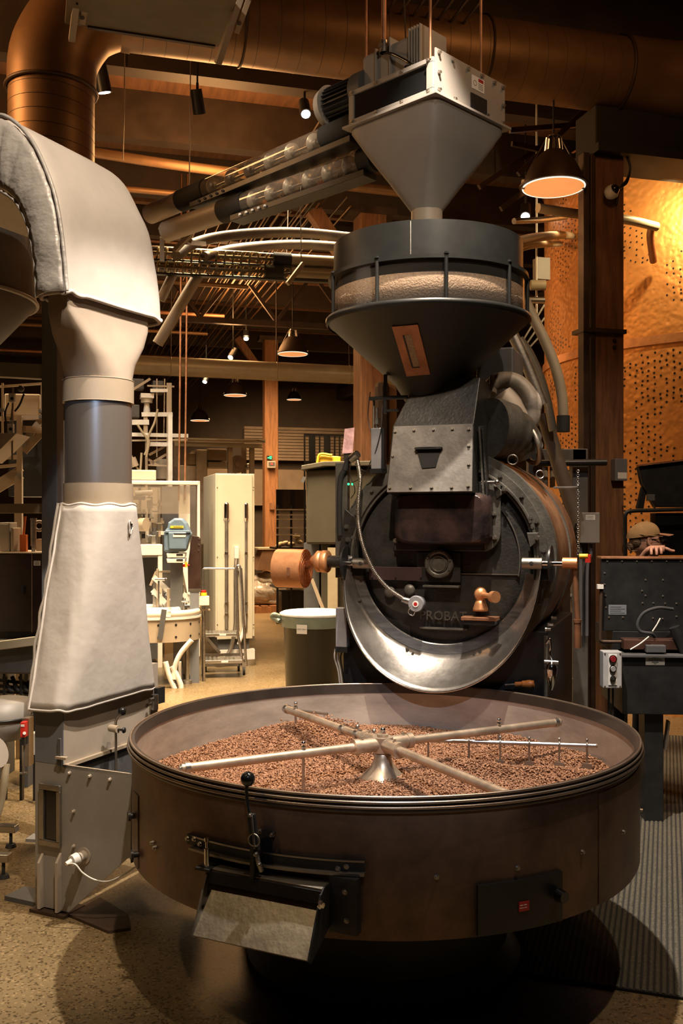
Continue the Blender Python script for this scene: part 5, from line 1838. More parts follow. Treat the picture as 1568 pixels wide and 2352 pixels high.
# conduit runs along the roof, receding
gname = 'steel conduits running side by side under the roof'
for i in range(14):
    x = -.55 + i * .115
    o = MB().tube([(x + 1.9, 9.6 + (i % 3) * .3, 4.98), (x + 1.9, 14, 4.98), (x + 1.9, 25.5, 4.98)], .011, 8, 2).build('roof_conduit', 'duct' if i % 4 else 'iron_brown')
    o.rotation_euler = (0, 0, B.a)
    tag(o, 'thin straight conduit in the wide bundle receding under the roof', 'conduit', gname)
for i in range(7):
    x = 2.0 + i * .09
    o = MB().tube([(x, 5.2, 5.0), (x, 12, 5.0), (x, 25, 5.0)], .010, 8, 2).build('roof_conduit', 'iron_brown')
    o.rotation_euler = (0, 0, B.a)
    tag(o, 'dark conduit in the bundle running back above the bell pendant at right', 'conduit', 'dark conduits above the right pendant')
for i, (y, z, m_) in enumerate(((9.6, 4.85, 'duct'), (11.6, 4.75, 'copper_dull'), (12.6, 4.7, 'duct'), (14.6, 4.72, 'copper_dull'), (16.5, 4.8, 'duct'), (18.5, 4.7, 'copper_dull'))):
    o = MB().tube([(-7, y, z), (0, y, z), (2.2, y, z)], .03, 10, 1).build('sprinkler_pipe', m_)
    o.rotation_euler = (0, 0, B.a)
    tag(o, 'reddish brown cross pipe under the hall roof, the %s from the camera' % ('first', 'second', 'third', 'fourth', 'fifth', 'sixth')[i], 'pipe')
# roof truss diagonals near the far middle
tb = fthing('roof_truss', 'slim brown roof truss with crossed bars in the middle distance', 'truss', FB(650, 14))
for k in range(6):
    MB().bar((-3.4 + k * 1.1, 0, 4.5), (-2.85 + k * 1.1, 0, 5.22), .05, .05).build('web_bar', 'iron_brown', tb)
    MB().bar((-2.3 + k * 1.1, 0, 4.5), (-2.85 + k * 1.1, 0, 5.22), .05, .05).build('web_bar', 'iron_brown', tb)
MB().bx(-3.6, 3.4, -.05, .05, 4.42, 4.5).build('chord', 'iron_brown', tb)
MB().bx(-3.6, 3.4, -.05, .05, 5.2, 5.26).build('chord', 'iron_brown', tb)
rk = fthing('roof_bracing', 'slim dark braces left of the brown column behind the bell pendant', 'bracing', FB(1290, 7.9))
for a, b in (((1170, 300), (1345, 285)), ((1175, 330), (1340, 365)), ((1100, 430), (1250, 330)), ((1190, 400), (1345, 250)), ((1150, 480), (1330, 350))):
    fk = FB(1290, 7.9)
    MB().bar(fk.loc(W(a[0], a[1], 7.75)), fk.loc(W(b[0], b[1], 8.0)), .03, .04).build('brace_bar', 'iron_brown', rk)
# timber posts of the hall
for lbl, px0, px1, d, y1 in (('reddish timber post in the hall carrying a lit green display', 605, 636, 18.0, None), ('reddish timber post left behind the roaster', 818, 880, 10.6, None)):
    fp = FB((px0 + px1) / 2, d)
    w = (px1 - px0) / K * d
    tp = fthing('timber_post', lbl, 'post', fp)
    MB().bx(-w / 2, w / 2, -w / 2, w / 2, 0, 5.0).build('shaft', 'wood_light' if d > 12 else 'wood', tp, .01)
    MB().bx(-w * .9, w * .9, -w / 2 - .01, w / 2 + .01, 4.95, 5.03).build('cap_plate', 'iron_brown', tp)
    MB().bar((-w * .5, 0, 4.3), (-w * .5 - .5, 0, 4.98), w * .5, w * .5).build('knee_brace', 'wood', tp)
    MB().bx(-w / 2 - .03, w / 2 + .03, -w / 2 - .03, w / 2 + .03, 0, .25).build('shoe', 'iron_brown', tp)
# ------------------------------------------------------------------ copper silo, right
def hammered():
    m = mat('hammered_copper', (.80, .36, .11), .50, .6, .22, 1.2, .0)
    nt = m.node_tree
    b = nt.nodes['Principled BSDF']
    tc = nt.nodes.new('ShaderNodeTexCoord')
    v = nt.nodes.new('ShaderNodeTexVoronoi')
    v.feature = 'SMOOTH_F1'
    v.inputs['Scale'].default_value = 24
    n = nt.nodes.new('ShaderNodeTexNoise')
    n.inputs['Scale'].default_value = 9
    ad = nt.nodes.new('ShaderNodeMath')
    ad.operation = 'ADD'
    bp = nt.nodes.new('ShaderNodeBump')
    bp.inputs['Strength'].default_value = .6
    bp.inputs['Distance'].default_value = .012
    nt.links.new(tc.outputs['Object'], v.inputs['Vector'])
    nt.links.new(tc.outputs['Object'], n.inputs['Vector'])
    nt.links.new(v.outputs['Distance'], ad.inputs[0])
    nt.links.new(n.outputs['Fac'], ad.inputs[1])
    nt.links.new(ad.outputs[0], bp.inputs['Height'])
    nt.links.new(bp.outputs[0], b.inputs['Normal'])
    return m


M['hammered'] = hammered()
an = math.radians(22)
SL = Vector((10.2 * math.sin(an), 10.2 * math.cos(an), 0))
SR = 1.794
silo = thing('copper_silo', 'huge round hammered copper silo with punched holes behind the brown column', 'silo', SL)
MB().lathe([(SR, 0), (SR, 3.12)], n=160).lathe([(SR, 3.17), (SR, 4.98)], n=160).build('shell', 'hammered', silo)
MB().ring([(SR - .01, 3.11), (SR + .018, 3.11), (SR + .018, 3.185), (SR - .01, 3.185)], n=160).build('belt', 'copper', silo)
MB().ring([(SR - .3, 4.96), (SR + .03, 4.96), (SR + .03, 5.0), (SR - .3, 5.0)], n=120).build('top_rim', 'copper_dull', silo)
for px in (1281, 1700):
    k = (px - HX) / K
    aa = math.atan2(-math.cos(math.atan(k)), 0)
for a in (math.radians(-148), math.radians(-88), math.radians(-28)):
    MB().ring([(SR, 0.02), (SR + .007, .02), (SR + .007, 3.1), (SR, 3.1)], n=2, a0=a - .006, a1=a + .006).build('seam_strip', 'copper', silo)
    MB().ring([(SR, 3.19), (SR + .007, 3.19), (SR + .007, 4.9), (SR, 4.9)], n=2, a0=a - .006, a1=a + .006).build('seam_strip', 'copper', silo)
# punched holes, thousands: clusters of small black openings
rh = random.Random(3)
mb = MB()
cnt = 0
for iz in range(0, 78):
    for ia in range(0, 96):
        z = .9 + iz * .052 + (.026 if ia % 2 else 0)
        a = math.radians(-205 + ia * 1.75) + rh.uniform(-.004, .004)
        z += rh.uniform(-.012, .012)
        if 3.06 < z < 3.22 or z > 4.85:
            continue
        f = math.sin(a * 9 + z * 2.1) * math.sin(z * 4.3 - a * 5) + .5 * math.sin(a * 23 + 2) * math.sin(z * 9 + 1)
        thr = -.15 if z < 3 else .12
        if f < thr or rh.random() < .12:
            continue
        r = .0085 if z > 3.4 else .0105
        c = Vector((math.cos(a) * (SR + .003), math.sin(a) * (SR + .003), z))
        t = Vector((-math.sin(a), math.cos(a), 0))
        mb.add([c + t * math.cos(k * PI / 3) * r + Vector((0, 0, 1)) * math.sin(k * PI / 3) * r for k in range(6)], [(0, 1, 2, 3, 4, 5)])
        cnt += 1
ho = mb.build('punched_hole', 'black', silo)
ho['kind'] = 'stuff'

# brown column
CF = FB(1387, 7.2)
col_ = fthing('riveted_column', 'tall dark brown timber and iron column in front of the copper silo', 'column', CF)
w0, w1 = CF.at(1338, 800, -.15).x, CF.at(1434, 800, -.15).x
MB().bx(w0 + .11, w1, -.14, .0, 0, 4.3).build('timber', 'wood', col_, .006)
MB().bx(w0, w0 + .05, -.16, -.08, 0, 4.3).build('iron_channel', 'iron_brown', col_, .004)
MB().bx(w0 + .065, w0 + .105, -.15, -.06, 0, 4.3).build('iron_channel', 'iron_brown', col_, .004)
MB().bx(w0 - .005, w1 + .005, -.17, .0, 3.0, 3.03).build('bracket_plate', 'iron_brown', col_)
for z in (2.9, 2.95):
    bolt(col_, (w1 - .08, -.14, z), (0, -1, 0), .012, .014, 'iron_brown')
sb_ = CF.at(1418, 1078, -.15)
bxo = MB().bx(sb_.x - .05, sb_.x + .05, -.20, -.14, sb_.z - .085, sb_.z + .075).build('switch_box', 'grey_blue', col_, .004)
MB().bx(sb_.x - .03, sb_.x + .045, -.2015, -.20, sb_.z - .07, sb_.z - .025).build('switch_label', 'paper', bxo)
for i, yy in enumerate((0, .03)):
    MB().tube([CF.at(1430, 340, -.15 + yy), CF.at(1446, 380, -.16 + yy), CF.at(1440, 410 + i * 8, -.16), CF.at(1422, 435, -.16), CF.at(1415, 470, -.15)], .008, 8).build('cable', 'black', col_)
cc = thing('round_camera', 'round white security camera on the brown column', 'camera', W(1404, 441, 6.98))
MB().sphere((0, 0, 0), .052, 24).build('dome', 'offwhite', cc)
MB().sphere((.012, -.022, .008), .038, 20).build('lens', 'black_gloss', cc)
MB().cyl((0, 0, 0), (-.0, .08, 0), .03).build('mount', 'offwhite', cc)

# pipes entering the silo
pipe_thing('yellow_pipe', 'yellow lit pipe passing behind the column towards the copper silo', 'pipe', [W(1235, 478, 7.3), W(1330, 492, 7.45), W(1440, 505, 7.6), W(1508, 521, 7.72)], .036, 'pipe_cream', n=20)
MB_ = MB()
yp = pipe_thing('pipe_stub', 'short bracket pipe under the end of the yellow lit pipe', 'pipe', [W(1496, 520, 7.72), W(1493, 545, 7.8), W(1500, 600, 8.0)], .03, 'copper_dull')
pipe_thing('feed_pipe', 'upper cream pipe from the glass hopper towards the silo', 'pipe', [W(1185, 556, 5.6), W(1235, 545, 6.2), W(1290, 540, 7.6), W(1312, 542, 8.85)], .030, 'pipe_cream', n=18)
pipe_thing('feed_pipe', 'lower cream pipe from the glass hopper towards the silo', 'pipe', [W(1185, 572, 5.8), W(1225, 562, 6.4), W(1286, 560, 9.0)], .026, 'pipe_cream', n=18)
pipe_thing('feed_pipe', 'thin blue lit pipe above the cream feed pipes', 'pipe', [W(1180, 508, 7.6), W(1240, 505, 7.8), W(1300, 498, 8.1)], .024, 'steel', n=16)
tp_, tp_off = pipe_thing('transfer_pipe', 'outermost bowed cream transfer pipe right of the hopper ending in a black sleeve', 'pipe',
           [W(1205, 690, 5.9), W(1222, 725, 5.9), W(1252, 785, 5.9), W(1277, 850, 5.9), W(1290, 910, 5.9), W(1293, 960, 5.9)], .032, 'pipe_cream', n=20)
MB().cyl(W(1293, 955, 5.9) - tp_off, W(1293, 992, 5.9) - tp_off, .040, n=24).build('rubber_sleeve', 'rubber', tp_)
pipe_thing('transfer_pipe', 'inner bowed cream transfer pipe right of the hopper cone', 'pipe',
           [W(1192, 778, 6.0), W(1215, 810, 6.0), W(1238, 860, 6.0), W(1256, 920, 6.0), W(1270, 990, 6.0)], .026, 'pipe_cream', n=20)
pipe_thing('transfer_pipe', 'straight steel transfer pipe between the hopper cone and the exhaust elbow', 'pipe',
           [W(1178, 770, 5.85), W(1210, 840, 5.85), W(1245, 930, 5.85)], .034, 'steel_dull', n=20)
pipe_thing('transfer_pipe', 'thick grey sloping pipe behind the exhaust elbow', 'pipe', [W(1248, 950, 6.1), W(1280, 1060, 6.1), W(1325, 1200, 6.1)], .046, 'pipe_dim', n=24)
# distant steel pieces between hopper and silo
fs_ = FB(1235, 8.6)
sr = fthing('service_riser', 'pale service riser with fittings between the glass hopper and copper silo', 'pipe', fs_)
MB().cyl(Vector((*fs_.loc(W(1232, 480, 8.6)).xy, 5.72)), fs_.loc(W(1232, 720, 8.6)), .010, n=10).build('rod', 'offwhite', sr)
MB().cyl(fs_.loc(W(1218, 655, 8.5)), fs_.loc(W(1252, 655, 8.5)), .045, n=20).build('fitting', 'pipe_cream', sr)
MB().cyl(fs_.loc(W(1215, 690, 8.5)), fs_.loc(W(1250, 690, 8.5)), .03, n=20).build('fitting', 'steel', sr)
MB().bx(.0, .12, .0, .1, fs_.loc(W(1240, 640, 8.6)).z, fs_.loc(W(1240, 590, 8.6)).z).build('junction_box', 'grey', sr)
for k in range(3):
    MB().bar(fs_.loc(W(1190 + k * 12, 800, 8.6)), fs_.loc(W(1250, 700 + 30 * k, 8.6)), .015, .015).build('brace', 'steel_dull', sr)

# grey steel frame behind the roaster
GF = Frame(W(1328, 1200, 6.3).x, 6.3, 0)
gf = fthing('grey_stand', 'grey steel stand with square beam right behind the roaster', 'stand', GF)
MB().bx(-.05, .05, -.05, .05, 0, GF.at(1328, 1032, 0).z).build('upright', 'grey_post', gf, .004)
a_, b_ = GF.at(1212, 1032, -.02), GF.at(1344, 1060, -.02)
MB().bx(a_.x, b_.x, -.05, .05, b_.z, a_.z).build('beam', 'grey_post', gf, .004)
MB().bx(a_.x, a_.x + .06, -.04, .04, 0, b_.z).build('upright', 'grey_post', gf, .004)
MB().cyl(GF.at(1225, 1064, -.10), GF.at(1392, 1062, -.10), .022, n=16).build('black_pipe', 'black', gf)
MB().tube([GF.at(1238, 1080, 0), GF.at(1240, 1200, 0), GF.at(1238, 1380, 0)], .03, 12, 2).build('rear_tube', 'tan', gf)
for k, px in enumerate((1252, 1268)):
    MB().cyl(GF.at(px, 1072, .02), GF.at(px, 1120, .02), .018).build('yellow_hose', 'tan', gf)
eb = GF.at(1351, 1213, -.10)
e_ = MB().bx(eb.x - .062, eb.x + .062, -.14, -.05, eb.z - .095, eb.z + .10).build('electrical_box', 'grey', gf, .004)
MB().bx(eb.x - .028, eb.x + .032, -.1415, -.14, eb.z + .052, eb.z + .085).build('box_label', 'paper', e_)
for k in (0, 1, 2):
    MB().bx(eb.x - .022, eb.x + .022, -.1420, -.1415, eb.z + .058 + k * .009, eb.z + .060 + k * .009).build('label_line', 'ink', e_)
for px in (1333, 1356):
    MB().tube([GF.at(px, 1250, -.09), GF.at(px, 1275, -.09), GF.at(px - 8 if px > 1340 else px, 1310, -.09), GF.at(px - 9 if px > 1340 else px, 1460, -.09)], .011, 10).build('conduit', 'grey_blue', e_)
MB().cyl(GF.at(1300, 1370, 0), GF.at(1325, 1372, 0), .02).build('stub', 'steel_dull', gf)
# tall brown cabinet with taps behind roaster, right of casing
bc = fthing('valve_cabinet', 'narrow dark cabinet with small valves right of the roaster casing', 'cabinet', Frame(W(1284, 1500, 5.75).x, 5.75, -8))
MB().bx(-.10, .06, -.05, .3, 0, 1.42).build('body', 'iron_brown', bc, .005)
for z, r_ in ((1.16, .024), (1.03, .016), (.93, .022), (.87, .014)):
    MB().cyl((-.02, -.05, z), (-.02, -.09, z), r_).cyl((-.02, -.09, z), (.02, -.10, z + .01), r_ * .5).build('valve', 'steel_dull', bc)
MB().cyl((-.07, -.07, .70), (.07, -.07, .70), .012).cyl((-.02, -.05, .705), (-.02, -.08, .705), .02).build('pipe_tee', 'steel_dull', bc)

# ------------------------------------------------------------------ control console, right edge
CO = Frame(W(1381, 1283, 5.35).x, 5.35, -4)
con = fthing('control_console', 'black control console with copper trimmed top at the right edge', 'console', CO)
zt_ = CO.at(1400, 1284, 0).z
zb_ = CO.at(1400, 1478, 0).z
MB().bx(0, 1.3, 0, .035, zb_ + .07, zt_).build('back_panel', 'black', con, .003)
MB().bx(-.004, 1.31, -.010, .12, zt_, zt_ + .012).build('copper_trim', 'copper_dull', con, .002)
for px, py in ((1394, 1289), (1428, 1289), (1462, 1289), (1496, 1289), (1530, 1289), (1562, 1289), (1388, 1316), (1388, 1342), (1390, 1368), (1391, 1395), (1398, 1418), (1430, 1418), (1482, 1332), (1522, 1332), (1474, 1357),
               (1482, 1368), (1522, 1369), (1475, 1385), (1500, 1385), (1527, 1386), (1553, 1386), (1499, 1420), (1521, 1421), (1553, 1416)):
    bolt(con, CO.at(px, py, -.0), (0, -1, 0), .0042, .005, 'steel_dull', 'rivet')
a_, b_ = CO.at(1397, 1389, -.001), CO.at(1438, 1412, -.001)
cl_ = MB().bx(a_.x, b_.x, -.002, 0, b_.z, a_.z).build('data_plate', 'grey_blue', con)
for k in range(4):
    MB().bx(a_.x + .008, b_.x - .008 - .02 * (k % 2), -.0026, -.002, b_.z + .008 + k * .011, b_.z + .0105 + k * .011).build('plate_line', 'ink', cl_)
# bent frame pipe
MB().tube([CO.at(1383, 1342, -.03), CO.at(1380, 1370, -.03), CO.at(1378, 1460, -.03), CO.at(1380, 1472, -.03), CO.at(1395, 1474, -.03), CO.at(1450, 1474, -.03)], .010, 10).build('frame_pipe', 'iron_brown', con)
MB().bx(CO.at(1370, 1346, -.03).x, CO.at(1384, 1350, -.03).x, -.05, -.02, CO.at(1370, 1352, -.03).z, CO.at(1370, 1342, -.03).z).build('clip', 'offwhite', con)
# works below the back panel: bed and bench
MB().bx(.06, 1.3, .0, .5, zb_ - .05, zb_ + .07).build('bed', 'black', con, .004)
M['rust'] = mat('rust_brown_bed', (.07, .03, .02), .5, .3, .4, 6)
MB().bx(.10, .9, -.10, .0, zb_ - .02, zb_ + .035).build('rust_bed', 'rust', con, .004)
MB().tube([CO.at(1545, 1399, -.06), CO.at(1510, 1396, -.09), CO.at(1478, 1408, -.10), CO.at(1464, 1432, -.10), CO.at(1470, 1450, -.10), CO.at(1495, 1455, -.10), CO.at(1503, 1463, -.08)], .009, 10).build('looped_cable', 'cloth_dark', con)
MB().tube([CO.at(1447, 1492, -.12), CO.at(1470, 1478, -.12), CO.at(1490, 1462, -.12)], .004, 8).tube([CO.at(1498, 1450, -.12), CO.at(1508, 1435, -.12), CO.at(1516, 1420, -.12)], .004, 8).build('white_tie', 'offwhite', con)
MB().bx(CO.at(1480, 1500, -.1).x, CO.at(1525, 1500, -.1).x, -.14, -.02, CO.at(1480, 1497, -.1).z, CO.at(1480, 1480, -.1).z).build('clamp_block', 'grey_dark', con, .004)
MB().tube([CO.at(1548, 1440, -.1), CO.at(1560, 1470, -.1), CO.at(1575, 1500, -.1)], .03, 10).build('black_tube', 'black', con)
z0_, z1_ = CO.at(1430, 1640, -.16).z, CO.at(1430, 1506, -.16).z
xb = CO.at(1427, 1560, -.16).x
MB().bx(xb, 1.4, -.18, .42, z1_ - .006, z1_ + .006).build('bench_top', 'grey_dark', con, .001)
MB().bx(xb + .005, 1.4, -.16, .4, z0_, z1_ - .006).build('bench_cabinet', 'black', con, .003)
a_, b_ = CO.at(1482, 1508, -.162), CO.at(1526, 1528, -.162)
nt_ = MB().bx(a_.x, b_.x, -.1625, -.1605, b_.z, a_.z).build('notice', 'paper', con)
for k in range(5):
    wdt = (b_.x - a_.x) * (.3, .7, .8, .35, .15)[4 - k] / 2
    mid = (a_.x + b_.x) / 2
    MB().bx(mid - wdt, mid + wdt, -.1632, -.1625, b_.z + .006 + k * .008, b_.z + .009 + k * .008).build('notice_line', 'ink', nt_)
x0_, x1_ = CO.at(1478, 1760, -.10).x, CO.at(1521, 1760, -.10).x
MB().bx(x0_, x1_, -.12, .02, 0, z0_).build('pedestal_leg', 'black', con, .004)
MB().bx(x0_ - .03, x1_ + .14, -.15, .10, 0, .008).build('leg_foot', 'grey_dark', con)
MB().bx(x0_ + .9, x1_ + .9, -.12, .02, 0, z0_).build('pedestal_leg', 'black', con, .004)
MB().bar(CO.at(1534, 1655, -.1), CO.at(1526, 1720, -.1), .010, .05).build('gusset', 'steel_dull', con)
# push button box on its post
PB = Frame(W(1401, 1535, 5.15).x, 5.15, -2)
pb = fthing('push_button_box', 'small pale grey push button box with red lamp on a thin stand beside the console', 'control box', PB)
z0_, z1_ = PB.at(1400, 1581, -.05).z, PB.at(1400, 1497, -.05).z
hw_ = .049
MB().bx(-hw_, hw_, -.05, .03, z0_, z1_).build('box', M['offwhite'] if False else mat('box_grey_paint', (.42, .42, .44), .4), pb, .004)
MB().bx(-.022, .022, -.054, -.05, z0_ + .018, z1_ - .014).build('legend_plate', 'paper', pb)
for k, (m_, r_) in enumerate((('red_lamp', .019), ('cyl_grey', .017), ('black', .014))):
    z = z1_ - .037 - .052 * k
    b1_ = MB().cyl((0, -.054, z), (0, -.062, z), r_ + .002, n=28).build('bezel', 'chrome', pb)
    MB().cyl((0, -.062, z), (0, -.070, z), r_ * .85, r_ * .75, n=28).build('button', m_, b1_)
MB().cyl((0, -.0705, z1_ - .037 - .104), (0, -.072, z1_ - .037 - .104), .004).build('key_slot', 'steel', pb)
for sx in (-1, 1):
    for z in (z0_ + .01, z1_ - .01):
        bolt(pb, (sx * .040, -.05, z), (0, -1, 0), .0035, .004, 'steel_dull')
for s in (-.008, .014):
    MB().cyl((s, 0, 0), (s, 0, z0_), .005, n=10).build('stand_rod', 'black', pb)
MB().bx(-.06, .06, -.06, .06, 0, .008).build('stand_foot', 'black', pb)

# screens on an arm, upper right
SF = Frame(W(1466, 1100, 6.75).x, 6.75, 6)
scn = fthing('display_screens', 'black back of a display with copper top edge above the person', 'screen', SF)
c = [SF.at(1463, 1070, 0), SF.at(1600, 1052, 0), SF.at(1600, 1168, 0), SF.at(1500, 1166, 0), SF.at(1476, 1120, 0)]
MB().prism([SF.at(1466, 1071, 0), SF.at(1640, 1050, 0), SF.at(1640, 1165, 0), SF.at(1504, 1165, 0), SF.at(1474, 1110, 0)], (0, .05, 0)).build('screen_back', 'black', scn, .006)
MB().bar(SF.at(1465, 1069, .0), SF.at(1640, 1048, .0), .06, .010).build('copper_edge', 'copper_dull', scn)
MB().prism([SF.at(1462, 1168, .02), SF.at(1478, 1168, .02), SF.at(1486, 1120, .02), SF.at(1474, 1118, .02)], (0, .03, 0)).build('side_arm', 'black', scn, .003)
q = SF.at(1494, 1143, -.03)
MB().bx(q.x - .022, q.x + .022, -.05, -.0, q.z - .022, q.z + .022).build('clamp_box', 'grey_dark', scn, .003)
rz = SF.at(1445, 1175, 0)
MB().tube([SF.at(1436, 1290, -.06), SF.at(1435, 1200, -.06), SF.at(1437, 1180, -.06), SF.at(1450, 1174, -.06), SF.at(1500, 1172, -.06), SF.at(1640, 1168, -.06)], .014, 10).build('support_pipe', 'black', scn)
MB().tube([SF.at(1436, 1290, -.06), (SF.at(1436, 1290, -.06).x, -.06, .0)], .014, 10).build('support_pipe', 'black', scn)
MB().bx(SF.at(1500, 1180, .1).x, SF.at(1640, 1180, .1).x, .06, .16, SF.at(1500, 1275, .1).z, SF.at(1500, 1178, .1).z).build('lower_screen', 'black_gloss', scn, .005)
dk = SF.at(1600, 1180, 0)

# ------------------------------------------------------------------ person behind the console
def skin_mesh(name, nodes, edges, radii, m, parent, sub=2):
    me = bpy.data.meshes.new(name)
    me.from_pydata([tuple(n) for n in nodes], edges, [])
    o = bpy.data.objects.new(name, me)
    o.parent = parent
    COL.objects.link(o)
    me.materials.append(M[m])
    sk = o.modifiers.new('skin', 'SKIN')
    sk.use_smooth_shade = True
    for i, r in enumerate(radii):
        v = me.skin_vertices[0].data[i]
        v.radius = r if isinstance(r, tuple) else (r, r)
        v.use_root = (i == 0)
    sb = o.modifiers.new('sub', 'SUBSURF')
    sb.levels = sb.render_levels = sub
    return o


hd_ = W(1489, 1243, 5.95)
per = thing('person', 'person in a tan cap with hair tied back, looking right, hand resting on the console', 'person', (hd_.x, hd_.y, 0), math.radians(0))
# faces +x (right in the photo), slightly turned away
H = hd_.z
bodyn = [(-.10, .06, .92), (-.10, .06, 1.08), (-.11, .06, H - .30), (-.09, .06, H - .19), (-.05, .05, H - .12),
         (-.10, -.05, .90), (-.06, -.07, .50), (-.09, -.07, .08), (-.10, .17, .90), (-.14, .18, .50), (-.17, .18, .08),
         (-.12, -.10, H - .28), (-.05, -.18, H - .46), (.04, -.26, H - .24), (-.13, .22, H - .28), (-.12, .27, H - .55), (.05, .22, H - .72), (.04, -.07, .04), (-.03, .18, .04)]
bodye = [(0, 1), (1, 2), (2, 3), (3, 4), (0, 5), (5, 6), (6, 7), (0, 8), (8, 9), (9, 10), (2, 11), (11, 12), (12, 13), (2, 14), (14, 15), (15, 16), (7, 17), (10, 18)]
bodyr = [(.15, .12), (.14, .12), (.15, .11), (.06, .06), (.055, .055), .09, .06, .045, .09, .06, .045, .07, .05, .032, .07, .05, .035, .04, .04]
skin_mesh('clothed_body', bodyn, bodye, bodyr, 'cloth_dark', per)
# head
hx0, hy0 = -.012, 0.02
prof = []
vsh, fsh = [], []


def head_pt(th, ph):
    """th around z (0 = face direction +x), ph from the top"""
    st_, ct = math.sin(ph), math.cos(ph)
    x = .091 * st_ * math.cos(th)
    y = .074 * st_ * math.sin(th)
    z = .118 * ct
    if math.cos(th) > 0 and z < .02:
        x += .012 * math.cos(th) * min(1, (.02 - z) / .05)
    if z < -.05:
        k = (-.05 - z) / .07
        y *= 1 - .30 * k
        if math.cos(th) < 0:
            x *= 1 - .35 * k
    f = max(0, math.cos(th)) ** 40
    # nose, brow, mouth, chin
    x += f * (.030 * math.exp(-((z + .022) / .016) ** 2) + .012 * math.exp(-((z - .0) / .02) ** 2))
    g = max(0, math.cos(th)) ** 14
    x += g * (.006 * math.exp(-((z - .028) / .008) ** 2) + .006 * math.exp(-((z + .056) / .006) ** 2) + .005 * math.exp(-((z + .066) / .005) ** 2) - .005 * math.exp(-((z + .0605) / .003) ** 2) + .008 * math.exp(-((z + .09) / .014) ** 2))
    e = math.exp(-((abs(th) - .38) / .16) ** 2) * math.exp(-((z - .008) / .013) ** 2)
    x -= .010 * e
    return Vector((x + hx0, y + hy0, z + H))


NTh, NPh = 56, 40
rings = [[head_pt(2 * PI * k / NTh - PI, PI * (i + .4) / (NPh + .8)) for k in range(NTh)] for i in range(NPh + 1)]
hm = MB().loft(rings)
hm.cyl((-.035, .03, H - .16), (-.01, .025, H - .06), .052, .050, 24, False)
head = hm.build('head', 'skin', per)
MB().tube([(-.012, hy0 - .070, H + .018), (-.020, hy0 - .080, H + .012), (-.020, hy0 - .081, H - .012), (-.010, hy0 - .076, H - .030), (-.002, hy0 - .072, H - .022)], .008, 10).sphere((-.010, hy0 - .074, H - .004), .015, 12, (1, .5, 1.5)).build('ear', 'skin', head)
for s in (-1, 1):
    MB().sphere((.083, hy0 + s * .030, H + .006), .010, 14).build('eye', 'offwhite', head)
# hair at the nape in a bun
hb_ = []
rr = random.Random(5)
hair = MB().sphere((-.072, hy0 - .008, H - .004), .054, 20, (.8, 1.1, .9)).sphere((-.102, hy0 - .01, H - .03), .030, 16)
for k in range(22):
    a = rr.uniform(0, 2 * PI)
    p = Vector((-.098, hy0 - .015, H - .02))
    hair.tube([p + Vector((math.cos(a) * .035, -.02, math.sin(a) * .035)), p + Vector((math.cos(a) * .040, -.035, math.sin(a) * .042)), p + Vector((math.cos(a + .5) * .044, -.02, math.sin(a + .5) * .046))], .003, 5, 3)
hr = hair.build('hair', 'hair', per)
# cap
rg = []
for i in range(12):
    ph = PI * .5 * (i / 11)
    s_ = math.sin(ph)
    rg.append([Vector((hx0 - .016 + .103 * s_ * math.cos(2 * PI * k / 40) * (1 + .015 * math.sin(2 * PI * k / 40 * 6)), hy0 + .086 * s_ * math.sin(2 * PI * k / 40), H + .032 - .016 * math.cos(2 * PI * k / 40) * s_ * -1 + .088 * math.cos(ph))) for k in range(40)])
cap = MB().loft(rg, caps=False).build('cap', 'cap', per)
MB().sphere((-.006, hy0, H + .121), .008, 10).build('cap_button', 'cap', cap)
vb, fb_ = [], []
for j in range(7):
    for i in range(13):
        a = -1.1 + 2.2 * i / 12
        r_ = j / 6
        x = .070 + r_ * .098 * max(0, math.cos(a)) ** .6 + .02 * (math.cos(a) - 1)
        y = hy0 + math.sin(a) * .082 * (1 - .12 * r_)
        z = H + .046 + .004 * math.cos(a) - r_ * .010 - .012 * (1 - math.cos(a))
        vb.append((x - .01, y, z))
for j in range(6):
    for i in range(12):
        q = j * 13 + i
        fb_.append((q, q + 1, q + 14, q + 13))
MB().add(vb, fb_, True).build('cap_bill', 'cap_bill', cap, solid=.005)
MB().torus((-.006, hy0, H + .036), .1, .003, (.1, 0, 1), 30, 6).build('cap_band', 'cap', cap)
# glasses
MB().bar((-.01, hy0 - .078, H + .014), (.09, hy0 - .058, H + .012), .003, .005).torus((.10, hy0 - .034, H + .006), .020, .0025, (1, -.25, 0), 20, 6).torus((.10, hy0 + .034, H + .006), .020, .0025, (1, .25, 0), 20, 6).build('glasses', 'black', per)
MB().prism([(-.12, hy0 - .1, H - .16), (-.02, hy0 - .09, H - .12), (.02, hy0 - .05, H - .15), (-.02, hy0 - .12, H - .2)], (0, .10, -.01)).build('hood_collar', 'cloth_dark', per, .01)
